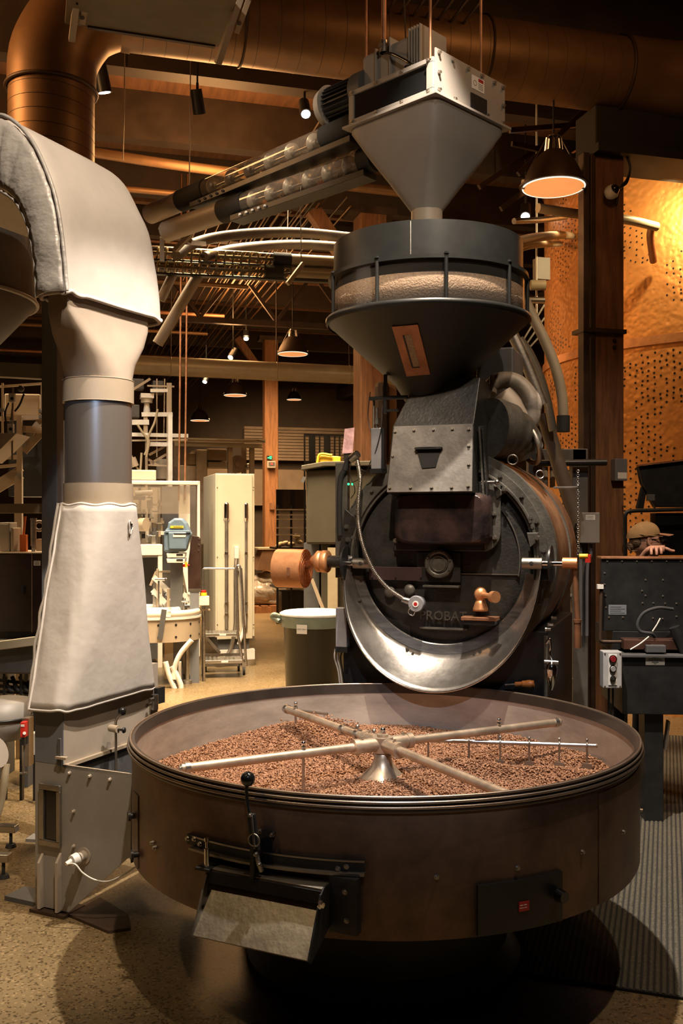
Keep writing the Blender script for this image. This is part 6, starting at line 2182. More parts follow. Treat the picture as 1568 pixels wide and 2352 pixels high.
# hand laid over the console edge (four fingers down, one pointing right)
hp_ = W(1512, 1262, 5.46) - Vector((hd_.x, hd_.y, 0))
skin_n = [(0, 0, 0), (-.05, .02, .004), (-.14, .10, -.03), (.0, 0, 0)]
palm = [Vector((-.095, .05, -.012)), Vector((-.05, .015, .008)), Vector((0, 0, .012)), Vector((.022, .0, .010))]
skin_mesh('hand', [hp_ + p for p in (Vector((0, 0, .008)), Vector((-.045, .02, .004)), Vector((-.062, .055, -.03)), Vector((-.09, .14, -.14)), Vector((.022, 0, .006)))], [(0, 1), (1, 2), (2, 3), (0, 4)],
          [(.030, .018), (.030, .019), (.024, .020), (.034, .032), (.024, .015)], 'skin', per)
fingers = [[(-.046, .0, .004), (-.052, -.030, .006), (-.056, -.046, -.012), (-.056, -.048, -.030)],
           [(-.022, -.004, .008), (-.026, -.036, .010), (-.029, -.054, -.010), (-.029, -.055, -.032)],
           [(.002, -.004, .010), (.0, -.036, .012), (-.002, -.052, -.006), (-.002, -.053, -.026)],
           [(.020, .0, .008), (.038, -.022, .006), (.062, -.026, -.006), (.084, -.026, -.008)],
           [(-.04, .02, -.004), (-.020, .028, -.016), (.004, .03, -.020), (.018, .03, -.022)]]
for k, f in enumerate(fingers):
    skin_mesh('finger', [hp_ + Vector(p) for p in f], [(0, 1), (1, 2), (2, 3)], [.0105, .0095, .0088, .0075], 'skin', per)
# ------------------------------------------------------------------ packaging hall, left and behind
def hall(name, label, cat, px, d, deg=15.5, group=None):
    f = FB(px, d, deg)
    return fthing(name, label, cat, f, group), f


# tall cream cabinet with conduits
cab, F = hall('cream_cabinet', 'tall cream steel cabinet with two vertical conduits on its front', 'cabinet', 495, 10.7)
w = F.at(585, 1300, 0).x
zt_, zb_ = F.at(495, 1087, 0).z, F.at(495, 1465, 0).z
MB().bx(0, w, .01, 1.05, zb_, zt_).build('carcass', 'cream', cab, .008)
MB().bx(.015, w - .03, -.015, .01, zb_ - .02, zt_ - .01).build('door', 'cream', cab, .006)
MB().bx(.03, w - .06, .03, .9, zb_ - .16, zb_).build('plinth', 'grey_dark', cab)
MB().bx(.05, w, .0, .1, zb_ - .26, zb_ - .14).build('foot_beam', 'offwhite', cab)
for x in (.06, w - .06):
    MB().cyl((x, .05, .10), (x, .05, zb_ - .22), .015).cyl((x, .05, 0), (x, .05, .07), .075, .085, 28).build('levelling_foot', 'steel', cab)
for px, s in ((520, 1.0), (565, .75)):
    t_, m_, b_ = F.at(px, 1155, -.03), F.at(px, 1190, -.03), F.at(px, 1445, -.03)
    ex = 1500 if s == 1 else 1420
    cdt = MB().cyl((t_.x, -.035, m_.z), (t_.x, -.035, t_.z - .02), .032 * s, n=16).sphere((t_.x, -.035, t_.z - .02), .032 * s, 14).cyl((t_.x, -.035, m_.z - .04), (t_.x, -.035, m_.z), .014, .032 * s).build('conduit_head', 'chrome', cab)
    MB().cyl((t_.x, -.035, b_.z), (t_.x, -.035, m_.z), .020 * s, n=14).build('conduit', 'steel_dull', cdt)
    for pz in (1270, 1385, 1410):
        q = F.at(px, pz, 0).z
        MB().cyl((t_.x, -.035, q - .012), (t_.x, -.035, q + .012), .026 * s, n=14).build('coupling', 'chrome', cdt)
t_ = F.at(543, 1262, -.03)
MB().bx(t_.x - .025, t_.x + .025, -.06, -.01, F.at(543, 1283, 0).z, F.at(543, 1255, 0).z).build('junction_box', 'offwhite', cab, .006)
MB().tube([F.at(543, 1283, -.04), F.at(541, 1310, -.05), F.at(541, 1400, -.05), F.at(539, 1445, -.05), F.at(525, 1500, -.05), F.at(495, 1520, -.05)], .022, 10).build('cable_loom', 'steel_dull', cab)
MB().tube([F.at(545, 1303, -.06), F.at(553, 1310, -.07), F.at(557, 1380, -.07), F.at(560, 1440, -.07), F.at(548, 1480, -.07)], .020, 10).build('cable_loom', 'offwhite', cab)
for px in (499, 582):
    for py in (1120, 1280, 1435):
        bolt(cab, F.at(px, py, -.016), (0, -1, 0), .006, .004, 'steel_dull')

# rolling steps
stp, F = hall('rolling_steps', 'small rolling aluminium step unit in front of the cream cabinet', 'steps', 465, 10.1, 8)
P_ = F.at
for (a, b) in (((466, 1310), (466, 1535)), ((543, 1305), (547, 1450)), ((545, 1450), (558, 1525)), ((553, 1305), (565, 1530))):
    MB().cyl(P_(a[0], a[1], 0), P_(b[0], b[1], 0), .014, n=12).build('rail_post', 'steel', stp)
MB().tube([P_(466, 1312, 0), P_(470, 1306, 0), P_(500, 1306, 0), P_(538, 1306, 0)], .012, 10).tube([P_(543, 1310, 0), P_(545, 1300, 0), P_(550, 1300, 0), P_(553, 1308, 0)], .012, 10).build('handrail', 'steel', stp)
for (py, x0, x1, y0, y1) in ((1453, 470, 546, .0, .25), (1508, 468, 555, -.22, .03)):
    a, b = P_(x0, py, 0), P_(x1, py, 0)
    tr_ = MB().bx(a.x, b.x, y0, y1, a.z - .045, a.z - .01).build('tread', 'steel', stp, .004)
    for k in range(9):
        x = a.x + (b.x - a.x) * (k + .5) / 9
        MB().bx(x - .012, x + .012, y0 + .02, y1 - .02, a.z - .01, a.z - .004).build('tread_grip', 'steel_dull', tr_)
    MB().bx((a.x + b.x) / 2 - .02, (a.x + b.x) / 2 + .05, y0 - .002, y0, a.z - .035, a.z - .018).build('tread_label', 'paper', tr_)
MB().bar(P_(470, 1460, .2), P_(505, 1500, .2), .012, .03).build('brace', 'steel_dull', stp)
MB().bar(P_(470, 1528, .2), P_(548, 1526, .2), .02, .03).bar(P_(468, 1505, .2), P_(560, 1503, .2), .02, .03).build('cross_bar', 'steel_dull', stp)
for px, y in ((466, -.0), (560, .0), (472, .25), (548, .25)):
    q = P_(px, 1540, y)
    cs = MB().cyl((q.x - .012, y, .045), (q.x + .012, y, .045), .045, n=20).build('caster', 'rubber', stp)
    MB().bx(q.x - .02, q.x + .02, y - .02, y + .02, .07, .13).build('caster_fork', 'steel', cs)

# curved conveyor table
cv, F = hall('curved_conveyor', 'curved conveyor table with pale guide rails beside the lower silver jacket', 'conveyor', 372, 9.7, 5)
P_ = F.at
rc = P_(460, 1400, 0).x
zc_ = P_(372, 1410, 0).z


def stad(r, z, n=28, L=1.6):
    return [Vector((-L, -r, z))] + [Vector((math.cos(a) * r, math.sin(a) * r * .95, z)) for a in [(-PI / 2 + PI * i / n) for i in range(n + 1)]] + [Vector((-L, r, z))]


zs0, zs1 = P_(372, 1466, 0).z, P_(372, 1416, 0).z
MB().loft([stad(rc, zs0), stad(rc, zs1)]).build('skirt', 'tan', cv)
MB().prism(stad(rc + .012, zs1), (0, 0, .02)).build('belt', 'offwhite', cv)
for r_, z in ((rc - .01, zc_ + .03), (rc - .17, zc_ + .05)):
    MB().tube(stad(r_, z), .016, 8, 2, flat=2.0).build('guide_rail', 'white', cv)
for k in range(7):
    a = -PI / 2 + PI * k / 7
    q = Vector((math.cos(a) * rc, math.sin(a) * rc * .95, 0))
    for z in (zs0 + .05, zs1 - .05):
        bolt(cv, (q.x, q.y, z), (q.x, q.y, 0), .009, .006, 'black')
MB().bar(P_(367, 1470, -rc - .01), P_(377, 1400, -rc - .01), .05, .015).build('rail_clamp', 'grey_dark', cv)
for px, y, py in ((400, .0, 1560), (412, .1, 1545), (430, -.1, 1558), (444, .2, 1530), (420, .3, 1530)):
    q = P_(px, 1500, y)
    MB().cyl((q.x, y, .04), (q.x, y, zs0), .020, n=12).cyl((q.x, y, 0), (q.x, y, .035), .05, .045, 20).build('table_leg', 'steel_dull', cv)
MB().bx(P_(378, 1500, -.1).x, P_(398, 1500, -.1).x, -.12, -.04, .05, zs0).build('upright', 'tan', cv)
MB().bx(P_(410, 1500, -.25).x, P_(416, 1500, -.25).x, -.28, -.22, .0, P_(410, 1520, -.25).z).build('upright', 'offwhite', cv)
for pts in (((380, 1520), (388, 1550), (400, 1580), (410, 1600)), ((395, 1530), (410, 1560), (416, 1580), (408, 1600), (385, 1606)), ((440, 1470), (415, 1500), (402, 1530), (400, 1560))):
    MB().tube([P_(a, b, -.35) for a, b in pts], .026, 10).build('hose', 'offwhite', cv)
# small guides, cylinders and brackets above the belt
rg_ = random.Random(11)
for k in range(16):
    px = 350 + rg_.random() * 75
    py = 1310 + rg_.random() * 85
    q = P_(px, py, -.1 + rg_.random() * .3)
    s = .02 + rg_.random() * .03
    if k % 2:
        MB().bx(q.x - s * .5, q.x + s * .5, q.y - s, q.y + s, zs1, q.z + s).build('guide_bracket', 'tan' if k % 4 == 1 else 'steel', cv, .003)
    else:
        MB().cyl((q.x - s, q.y, q.z), (q.x + 2 * s, q.y - s, q.z), s * .45, n=12).cyl((q.x, q.y, zs1), (q.x, q.y, q.z), .008, n=8).build('clamp_screw', 'steel', cv)
for a, b in (((352, 1325), (392, 1362)), ((350, 1355), (380, 1385)), ((385, 1372), (425, 1388)), ((420, 1365), (458, 1385))):
    MB().bar(P_(a[0], a[1], -.05), P_(b[0], b[1], -.05), .02, .05).build('guide_plate', 'offwhite', cv)
# clear angled guard
gd_, F = hall('clear_guard', 'clear sloping guard with cream frame over the conveyor', 'guard', 395, 9.9)
P_ = F.at
for a, b in (((358, 1313), (418, 1313)), ((418, 1313), (428, 1365)), ((400, 1313), (412, 1365)), ((358, 1313), (345, 1345))):
    MB().bar(P_(a[0], a[1], 0), P_(b[0], b[1], 0), .02, .02).build('frame_bar', 'tan', gd_)
MB().prism([P_(360, 1315, 0), P_(416, 1315, 0), P_(426, 1363, 0), P_(350, 1363, 0)], (0, .004, 0)).build('pane', 'glass', gd_)
MB().bx(P_(424, 1365, 0).x, P_(426, 1365, 0).x, 0, .02, .0, P_(424, 1365, 0).z).build('stay', 'steel_dull', gd_)
# emergency stop on its post
es, F = hall('emergency_stop', 'white emergency stop box with red and yellow button beside the conveyor', 'control box', 468, 9.75)
P_ = F.at
a, b = P_(456, 1391, -.05), P_(480, 1369, -.05)
MB().bx(a.x, b.x, -.07, .02, a.z, b.z).build('box', 'white', es, .005)
MB().cyl(P_(467, 1368, -.02), P_(467, 1361, -.02), .036, .034, 20).build('yellow_collar', 'yellow', es)
MB().cyl(P_(467, 1361, -.02), P_(467, 1356, -.02), .026, .030, 20).build('red_button', 'red', es)
MB().cyl((.0, 0, 0), (.0, 0, P_(468, 1390, 0).z), .016).build('post', 'steel', es)
MB().bx(-.03, .06, -.03, .03, P_(468, 1402, 0).z, P_(468, 1399, 0).z).build('collar_plate', 'tan', es)
# blue label printer and units beneath
pr, F = hall('label_printer', 'blue grey label printer head on white units left of the dark panel', 'printer', 405, 9.6, 6)
P_ = F.at


def poly(px_list, y, t, part, m, parent, bev=.008):
    return MB().prism([P_(a, b, y) for a, b in px_list], (0, t, 0)).build(part, m, parent, bev)


poly([(376, 1268), (376, 1222), (384, 1212), (386, 1200), (400, 1190), (418, 1190), (428, 1202), (436, 1222), (440, 1226), (434, 1240), (426, 1268)], -.10, .32, 'housing', 'blue', pr, .02)
poly([(386, 1222), (428, 1222), (428, 1262), (388, 1262)], -.125, .03, 'front_cover', 'blue', pr, .012)
poly([(379, 1218), (436, 1218), (438, 1224), (379, 1224)], -.115, .03, 'ledge', 'blue', pr, .006)
poly([(397, 1228), (428, 1227), (426, 1234), (397, 1234)], -.13, .01, 'label_slot', 'offwhite', pr, .002)
poly([(399, 1225), (428, 1225), (428, 1228), (399, 1228)], -.132, .01, 'slot_shadow', 'black', pr, .0)
lb = poly([(391, 1208), (421, 1208), (421, 1213), (391, 1213)], -.108, .01, 'sticker', 'yellow', pr, .0)
poly([(398, 1210), (419, 1210), (419, 1211), (398, 1211)], -.1095, .002, 'sticker_text', 'ink', lb, .0)
for y0 in (1271, 1283):
    u_ = poly([(382, y0), (425, y0), (424, y0 + 10), (384, y0 + 10)], -.10, .3, 'base_unit', 'offwhite', pr, .005)
    poly([(405, y0 + 1), (420, y0 + 1), (420, y0 + 5), (405, y0 + 5)], -.104, .01, 'dark_slot', 'black', u_, 0)
MB().bx(-.06, .06, .0, .1, 0, P_(400, 1292, 0).z).build('pedestal', 'grey_dark', pr)
pn2, F = hall('machine_guard', 'glossy dark brown upright guard right of the blue printer', 'guard', 446, 9.65, 6)
P_ = F.at
MB().prism([P_(441, 1230, 0), P_(455, 1232, 0), P_(461, 1238, 0), P_(461, 1356, 0), P_(432, 1356, 0), P_(431, 1300, 0), P_(436, 1260, 0)], (0, .04, 0)).build('panel', 'brown_panel', pn2, .004)
MB().prism([P_(432, 1352, -.005), P_(461, 1352, -.005), P_(461, 1360, -.005), P_(432, 1360, -.005)], (0, .05, 0)).build('foot_trim', 'steel', pn2)
MB().bx(P_(436, 1360, 0).x, P_(457, 1360, 0).x, 0, .04, .0, P_(432, 1360, 0).z).build('stand', 'grey_blue', pn2)
for px, py in ((457, 1238), (456, 1250), (457, 1252), (456, 1264)):
    bolt(pn2, P_(px, py, 0), (0, -1, 0), .006, .006, 'steel')
MB().bx(P_(419, 1298, -.05).x, P_(425, 1298, -.05).x, -.07, -.03, P_(419, 1302, -.05).z, P_(419, 1296, -.05).z).cyl(P_(422, 1298, -.03), P_(436, 1298, .01), .008, n=8).build('red_knob', 'red', pn2)
MB().bx(P_(424, 1298, -.05).x, P_(430, 1298, -.05).x, -.06, -.02, P_(424, 1303, -.05).z, P_(424, 1291, -.05).z).build('yellow_backing', 'yellow', pn2)

# packaging machine enclosure
pk, F = hall('packaging_machine', 'white framed packaging machine with clear doors beside the cream cabinet', 'machine', 298, 10.6)
P_ = F.at
a, b = P_(298, 1113, 0), P_(459, 1105, 0)
MB().bx(-.5, b.x, -.02, .04, a.z, b.z).build('top_beam', 'white', pk, .01)
MB().bx(b.x - .03, b.x, -.02, .04, .1, b.z).build('corner_post', 'white', pk, .008)
MB().bx(P_(410, 1200, .1).x, P_(436, 1200, .1).x, .08, .14, .3, a.z).build('frame_post', 'offwhite', pk, .006)
MB().bx(P_(372, 1200, .5).x, P_(410, 1200, .5).x, .5, .55, .6, a.z).build('dark_door', 'grey_dark', pk)
MB().bx(P_(436, 1200, .1).x, P_(455, 1200, .1).x, .3, .34, .4, a.z).build('rear_pane', 'glass_smoke', pk)
MB().bx(-.3, P_(436, 1200, -.01).x, -.01, -.004, P_(300, 1180, 0).z, a.z).build('clear_door', 'glass', pk)
MB().bx(-.5, P_(358, 1100, .1).x, .06, .5, P_(358, 1104, .1).z, P_(358, 1080, .1).z).build('top_box', 'cream', pk, .01)
MB().bx(-.4, P_(372, 1255, -.0).x, -.05, .5, P_(372, 1275, 0).z, P_(372, 1250, 0).z).build('work_bench', 'white', pk, .006)
MB().bx(P_(362, 1275, 0).x, P_(372, 1275, 0).x, -.04, .02, .0, P_(372, 1275, 0).z).build('bench_leg', 'white', pk)
MB().bx(P_(300, 1330, .2).x, P_(366, 1330, .2).x, .3, .6, .05, P_(372, 1285, 0).z).build('machine_base', 'grey_dark', pk)
MB().bx(-.4, P_(372, 1330, .6).x, .9, 1.0, .0, a.z).build('rear_wall', 'tan', pk)
MB().cyl(P_(310, 1133, .1), P_(350, 1131, .1), .03, n=14).build('lamp_tube', 'offwhite', pk)
MB().cyl(P_(322, 1205, .05), P_(336, 1205, .0), .075, n=24).build('film_roll', 'tan', pk)
for k in range(30):
    px = 306 + rg_.random() * 66
    py = 1140 + rg_.random() * 105
    q = P_(px, py, .08 + rg_.random() * .4)
    s = .015 + rg_.random() * .03
    m_ = ('steel', 'tan', 'grey_dark', 'steel_dull', 'offwhite')[k % 5]
    if k % 3 == 0:
        MB().cyl((q.x, q.y, q.z - s * 3), (q.x, q.y, q.z + s * 3), s * .5, n=12).cyl((q.x, q.y, q.z + s), (q.x, q.y, q.z + s * 2), s, n=12).build('mechanism_rod', m_, pk)
    elif k % 3 == 1:
        MB().bx(q.x - s * 2, q.x + s * 2, q.y - s, q.y + s, q.z - s * .5, q.z + s * .5).build('mechanism_bar', m_, pk, .003)
    else:
        MB().bx(q.x - s * .7, q.x + s * .7, q.y - s, q.y + s, q.z - s * 1.6, q.z + s * 1.6).build('mechanism_block', m_, pk, .003)
for px in (318, 340, 362):
    MB().bx(P_(px, 1200, .3).x, P_(px, 1200, .3).x + .03, .3, .33, P_(px, 1250, .3).z, P_(px, 1120, .3).z).build('inner_post', 'steel_dull', pk)

# upper scaffold with vertical filling gear
sc, F = hall('scale_platform', 'pale steel platform frame with hoses above the packaging machine', 'platform', 300, 11.6)
P_ = F.at
for a, b, w_ in (((388, 880), (388, 1240), .06), ((390, 955), (390, 1100), .05), ((334, 955), (334, 1000), .05), ((336, 1000), (336, 1300), .03), ((360, 870), (360, 1050), .012), ((378, 870), (376, 1000), .012)):
    MB().bar(P_(*a, 0), P_(*b, 0), w_, w_).build('post', 'tan' if w_ > .02 else 'steel_dull', sc)
MB().bx(P_(396, 1100, -.3).x - .05, P_(396, 1100, -.3).x, -.3, -.25, 0, P_(396, 952, -.3).z).build('post', 'offwhite', sc)
for a, b, w_ in (((325, 952), (396, 952), .05), ((298, 970), (342, 970), .06), ((298, 998), (432, 1001), .045), ((340, 1020), (392, 1021), .05), ((298, 1012), (430, 1010), .02), ((340, 1068), (385, 1070), .02), ((345, 897), (385, 897), .04), ((338, 886), (400, 888), .02)):
    MB().bar(P_(*a, -.02), P_(*b, -.02), w_ * .6, w_).build('cross_beam', 'offwhite' if w_ > .03 else 'tan', sc)
for a, b in (((342, 1045), (388, 1020)), ((345, 1065), (388, 1040)), ((305, 895), (345, 870)), ((340, 1055), (365, 1070))):
    MB().bar(P_(*a, .05), P_(*b, .05), .02, .03).build('brace', 'tan', sc)
MB().cyl(P_(337, 950, .1), P_(337, 925, .1), .045, .03).cyl(P_(337, 925, .1), P_(337, 915, .1), .07).bx(P_(322, 910, .1).x, P_(352, 910, .1).x, .0, .2, P_(322, 915, .1).z, P_(322, 905, .1).z).build('filling_head', 'offwhite', sc)
for pts in (((315, 975), (325, 990), (338, 1010), (338, 1030), (332, 1045)), ((335, 1000), (342, 1015), (338, 1040), (336, 1050)), ((362, 940), (355, 970), (342, 1000), (338, 1030)), ((300, 1045), (315, 1075), (322, 1080), (325, 1040))):
    MB().tube([P_(a, b, -.1) for a, b in pts], .014, 8).build('hose', 'pipe_cream', sc)
MB().tube([P_(302, 1052, -.1), P_(310, 1072, -.1)], .05, 10).build('grey_tube', 'tan', sc)
for a, b in (((300, 870), (330, 895)), ((300, 930), (320, 960)), ((350, 875), (375, 905))):
    q0, q1 = P_(*a, .2), P_(*b, .2)
    MB().bx(min(q0.x, q1.x), max(q0.x, q1.x), .15, .35, min(q0.z, q1.z), max(q0.z, q1.z)).build('dark_box', 'grey_dark', sc, .01)
for px in (372, 384):
    MB().cyl(P_(px, 1100, .3), P_(px, 1055, .3), .07, n=16).build('canister', 'offwhite', sc)

# far enclosure roof and machines
fe, F = hall('far_enclosure', 'long pale roofed enclosure with machine blocks behind the cream cabinet', 'enclosure', 400, 13.0, 20)
P_ = F.at
MB().prism([P_(410, 1012, 0), P_(608, 1017, 0), P_(608, 1017, 0) + Vector((-.25, -.5, -.02)), P_(410, 1012, 0) + Vector((-.1, -.5, -.02))], (0, 0, .02)).build('roof_frame', 'pipe_cream', fe)
MB().bar(P_(400, 1020, -.3), P_(600, 1024, -.3), .05, .05).bar(P_(400, 1010, .3), P_(608, 1014, .3), .05, .05).build('roof_rail', 'cream', fe)
for px, y in ((578, -.2), (528, -.2), (560, .3)):
    MB().bar(P_(px, 1022, y), P_(px, 1022, y) * 1 - Vector((0, 0, P_(px, 1022, y).z)), .06, .06).build('post', 'tan', fe)
for x0, x1, y0, y1, m_ in ((450, 476, 1032, 1100, 'offwhite'), (476, 522, 1030, 1058, 'tan'), (433, 450, 1040, 1068, 'pipe_cream'), (478, 520, 1060, 1074, 'grey_warm'), (398, 450, 1068, 1098, 'offwhite'), (398, 414, 1012, 1098, 'grey_warm')):
    a, b = P_(x0, y0, .1), P_(x1, y1, .1)
    MB().bx(a.x, b.x, .1, .5, b.z - (0 if y1 < 1090 else .9), a.z).build('machine_block', m_, fe, .02)
q = P_(545, 1066, .2)
MB().cyl(q, q + Vector((0, .12, 0)), .125, n=32).build('reel', 'grey_warm', fe)
MB().cyl(q + Vector((0, -.03, 0)), q + Vector((0, .0, 0)), .04, n=20).build('reel_hub', 'steel_dull', fe)
MB().cyl((q.x, q.y + .16, 0), (q.x, q.y + .16, q.z), .03).build('reel_stand', 'grey_dark', fe)
MB().sphere(P_(570, 1072, .0), .05, 12).build('knob', 'steel', fe)

# olive tank left behind the roaster
tk, F = hall('olive_bin_cabinet', 'tall olive grey bin cabinet with lid left behind the roaster', 'cabinet', 700, 8.9, -4)
P_ = F.at
zt_ = P_(720, 1078, 0).z
xw = P_(880, 1200, 0).x
M['olive'] = mat('olive_grey_paint', (.062, .052, .034), .55, 0, .12, 4)
MB().bx(.01, xw, .0, .9, P_(700, 1250, 0).z, zt_).build('body', 'olive', tk, .02)
MB().prism([(-.03, -.04, zt_ - .01), (.18, -.05, zt_ + .025), (xw, -.05, zt_ + .03), (xw, .9, zt_ + .03), (-.03, .9, zt_)], (0, 0, .045)).build('lid', 'olive', tk, .006)
MB().bx(P_(735, 1300, 0).x, xw, .1, .8, P_(735, 1400, 0).z - .25, P_(700, 1250, 0).z).build('lower_body', 'olive', tk, .01)
MB().bx(P_(752, 1300, 0).x, P_(775, 1300, 0).x, .0, .1, 0, P_(752, 1258, 0).z).build('leg', 'pipe_cream', tk)
MB().bar(P_(716, 1330, .05), P_(742, 1400, .05), .03, .03).bar(P_(742, 1400, .05), (P_(748, 1400, .05).x, .05, 0), .03, .03).build('brace', 'tan', tk)
MB().bx(P_(700, 1300, .5).x, P_(735, 1300, .5).x, .4, .8, 0, P_(700, 1250, 0).z).build('rear_leg', 'grey_dark', tk)
MB().bar(P_(700, 1095, -.02), P_(694, 1108, -.02), .02, .03).build('latch', 'grey_dark', tk)
yb, F2 = hall('yellow_crate', 'yellow plastic case lying on the olive bin cabinet', 'case', 722, 9.1, -4)
zl_ = zt_ + .078
MB().prism([(0, .1, zl_), (.03, .1, zl_ + .075), (.17, .1, zl_ + .065), (.24, .1, zl_ + .06), (.24, .1, zl_)], (0, .2, 0)).build('case_shell', 'yellow', yb, .01)
MB().tube([(.02, .08, zl_ + .0), (.045, .08, zl_ + .08), (.16, .08, zl_ + .07)], .012, 8).build('case_handle', 'yellow', yb)

# waste bin with liner in front
bn = thing('waste_bin', 'round dark bin with pale green liner and white lid left of the roaster', 'bin', W(722, 1400, 7.6).xy.to_3d())
zl = CH - (1408 - HY) / K * 7.6
MB().lathe([(0, .0), (.205, .0), (.215, .01), (.245, zl - .06), (.255, zl - .05), (.255, zl - .01)], n=64).build('bin_body', 'bin', bn)
MB().lathe([(.258, zl - .10), (.262, zl - .05), (.270, zl - .01), (.262, zl + .005)], n=64).build('liner', 'bin_liner', bn)
MB().lathe([(.272, zl - .012), (.275, zl + .004), (.25, zl + .016), (.20, zl + .02), (.19, zl + .012), (0, zl + .016)], n=64).build('lid', 'offwhite', bn)
MB().tube([(-.25, -.03, zl - .04), (-.31, -.04, zl - .01), (-.33, -.02, zl - .03), (-.27, -.06, zl - .06)], .02, 8).build('liner_knot', 'bin_liner', bn)
a = math.atan2(-.93, -.33)
nn_ = Vector((math.cos(a), math.sin(a), 0))
pc_ = Vector((nn_.x * .262, nn_.y * .262, zl - .10))
Rl = facing(nn_)
lbx = MB(Matrix.Translation(pc_ + nn_ * .006) @ Rl.to_4x4()).box((0, 0, 0), (.085, .07, .002)).build('taped_label', 'paper', bn)
text('DUST ONLY', .0135, 'ink', lbx, Rl, pc_ + nn_ * .0075 + Vector((0, 0, .0)))

# pallet with wrapped goods, box on top
pl_, F = hall('wood_pallet', 'low wooden pallet under the plastic wrapped bundle', 'pallet', 540, 16.6)
P_ = F.at
xw = P_(660, 1400, 0).x
for k in range(3):
    MB().bx(0, xw, k * .4, k * .4 + .1, .0, .10).build('bearer', 'wood_light', pl_)
for k in range(6):
    MB().bx(xw * k / 6, xw * (k + .8) / 6, 0, .9, .10, .125).build('deck_board', 'wood_light', pl_)
wg, F = hall('wrapped_bundle', 'lumpy bundle in shiny clear plastic wrap on the pallet', 'bundle', 540, 16.5)
P_ = F.at
for (px, py, r_, sc_) in ((600, 1360, .30, (1.1, .9, .8)), (635, 1350, .26, (1, .9, .9)), (560, 1365, .3, (1, .9, .8)), (615, 1378, .24, (1.6, .9, .6)), (610, 1335, .22, (1.4, .9, .7))):
    c = P_(px, py, .45)
    rr_ = random.Random(px)
    m_ = MB()
    m_.sphere(c, r_, 28, sc_)
    m_.v = [tuple(Vector(v) + (Vector(v) - c).normalized() * .035 * math.sin(v[0] * 23 + v[2] * 31 + px) * math.cos(v[2] * 17 - v[0] * 13)) for v in m_.v]
    m_.v = [(v[0], v[1], max(v[2], .13)) for v in m_.v]
    m_.build('wrapped_lump', 'plastic_wrap', wg)
cb_, F = hall('cardboard_box', 'brown carton with folded top above the wrapped bundle', 'box', 592, 16.5)
P_ = F.at
M['carton'] = mat('brown_carton', (.19, .10, .055), .8, 0, .2, 6)
a, b = P_(590, 1310, .3), P_(646, 1262, .3)
MB().prism([(a.x, .3, a.z), (b.x, .3, a.z), (b.x, .3, b.z), (a.x + .10, .3, b.z)], (0, .5, 0)).build('carton_body', 'carton', cb_, .004)
MB().bx(a.x + .02, b.x, .28, .84, b.z, b.z + .03).build('carton_lid', 'tan', cb_)
# dark table, sacks, shelf behind
tb2, F = hall('dark_rack', 'dark rack with pale rails between timber post and olive cabinet', 'rack', 636, 15.0)
P_ = F.at
xw = P_(704, 1200, 0).x
for py in (1170, 1182, 1192, 1212, 1228):
    MB().bx(0, xw, .0, .03, P_(640, py + 2, 0).z, P_(640, py - 1, 0).z).build('rail', 'grey_warm', tb2)
for x in (.0, .22, xw - .03):
    MB().bx(x, x + .03, .03, .06, 0, P_(640, 1160, 0).z).build('upright', 'black', tb2)
MB().bx(0, xw, .05, .08, P_(640, 1170, 0).z, P_(640, 1124, 0).z).build('dark_screen', 'black_gloss', tb2)
MB().bx(0, xw, .10, .6, .55, .58).build('shelf_board', 'black', tb2)
MB().bx(0, xw, .10, .6, P_(640, 1262, 0).z, P_(640, 1258, 0).z).build('shelf_board', 'black', tb2)
MB().bx(.10, xw, .12, .5, .02, .5).build('dark_crate', 'black', tb2, .01)
for k, (px, py, r_) in enumerate(((641, 1252, .055), (653, 1248, .05), (667, 1250, .055), (680, 1232, .05), (686, 1244, .05), (672, 1256, .05))):
    q = P_(px, py, .25)
    o = MB().sphere((0, 0, 0), r_, 16, (1.4, 1, .75)).build('coffee_sack', 'sack')
    o.location = F.o + F.ux * q.x + F.uy * q.y + Vector((0, 0, q.z))
    o.rotation_euler = (0, k * .25 - .6, .3)
    tag(o, 'pale lumpy sack on the dark rack, the %s from its left' % ('first', 'second', 'third', 'fourth', 'fifth', 'sixth')[k], 'sack', 'sacks on the dark rack')
# display, meter and outlet on the timber post
dsp = thing('green_display', 'small glowing green display on the timber post', 'display', W(619, 1051, 17.84))
MB().box((0, 0, 0), (.10, .03, .07)).build('display_case', 'black', dsp)
MB().box((.02, -.017, .012), (.045, .004, .022)).box((-.02, -.017, -.006), (.03, .004, .02)).box((.02, -.017, -.02), (.035, .004, .02)).build('glowing_segments', 'green_led', dsp)
mtx = thing('red_meter', 'pale meter box with red digits on the timber post below the green display', 'meter', W(623, 1067, 17.83))
MB().box((0, 0, 0), (.16, .05, .13)).build('meter_case', 'grey_warm', mtx, .006)
MB().box((.01, -.027, .005), (.11, .004, .07)).build('meter_face', 'grey_dark', mtx)
MB().box((.01, -.031, .01), (.04, .004, .025)).build('red_digits', 'red_led', mtx)
ox = MB().box((0, 0, 0), (.09, .04, .12)).build('socket_box', 'wood')
ox.location = W(625, 1163, 17.85)
tag(ox, 'small brown socket box low on the timber post', 'box')
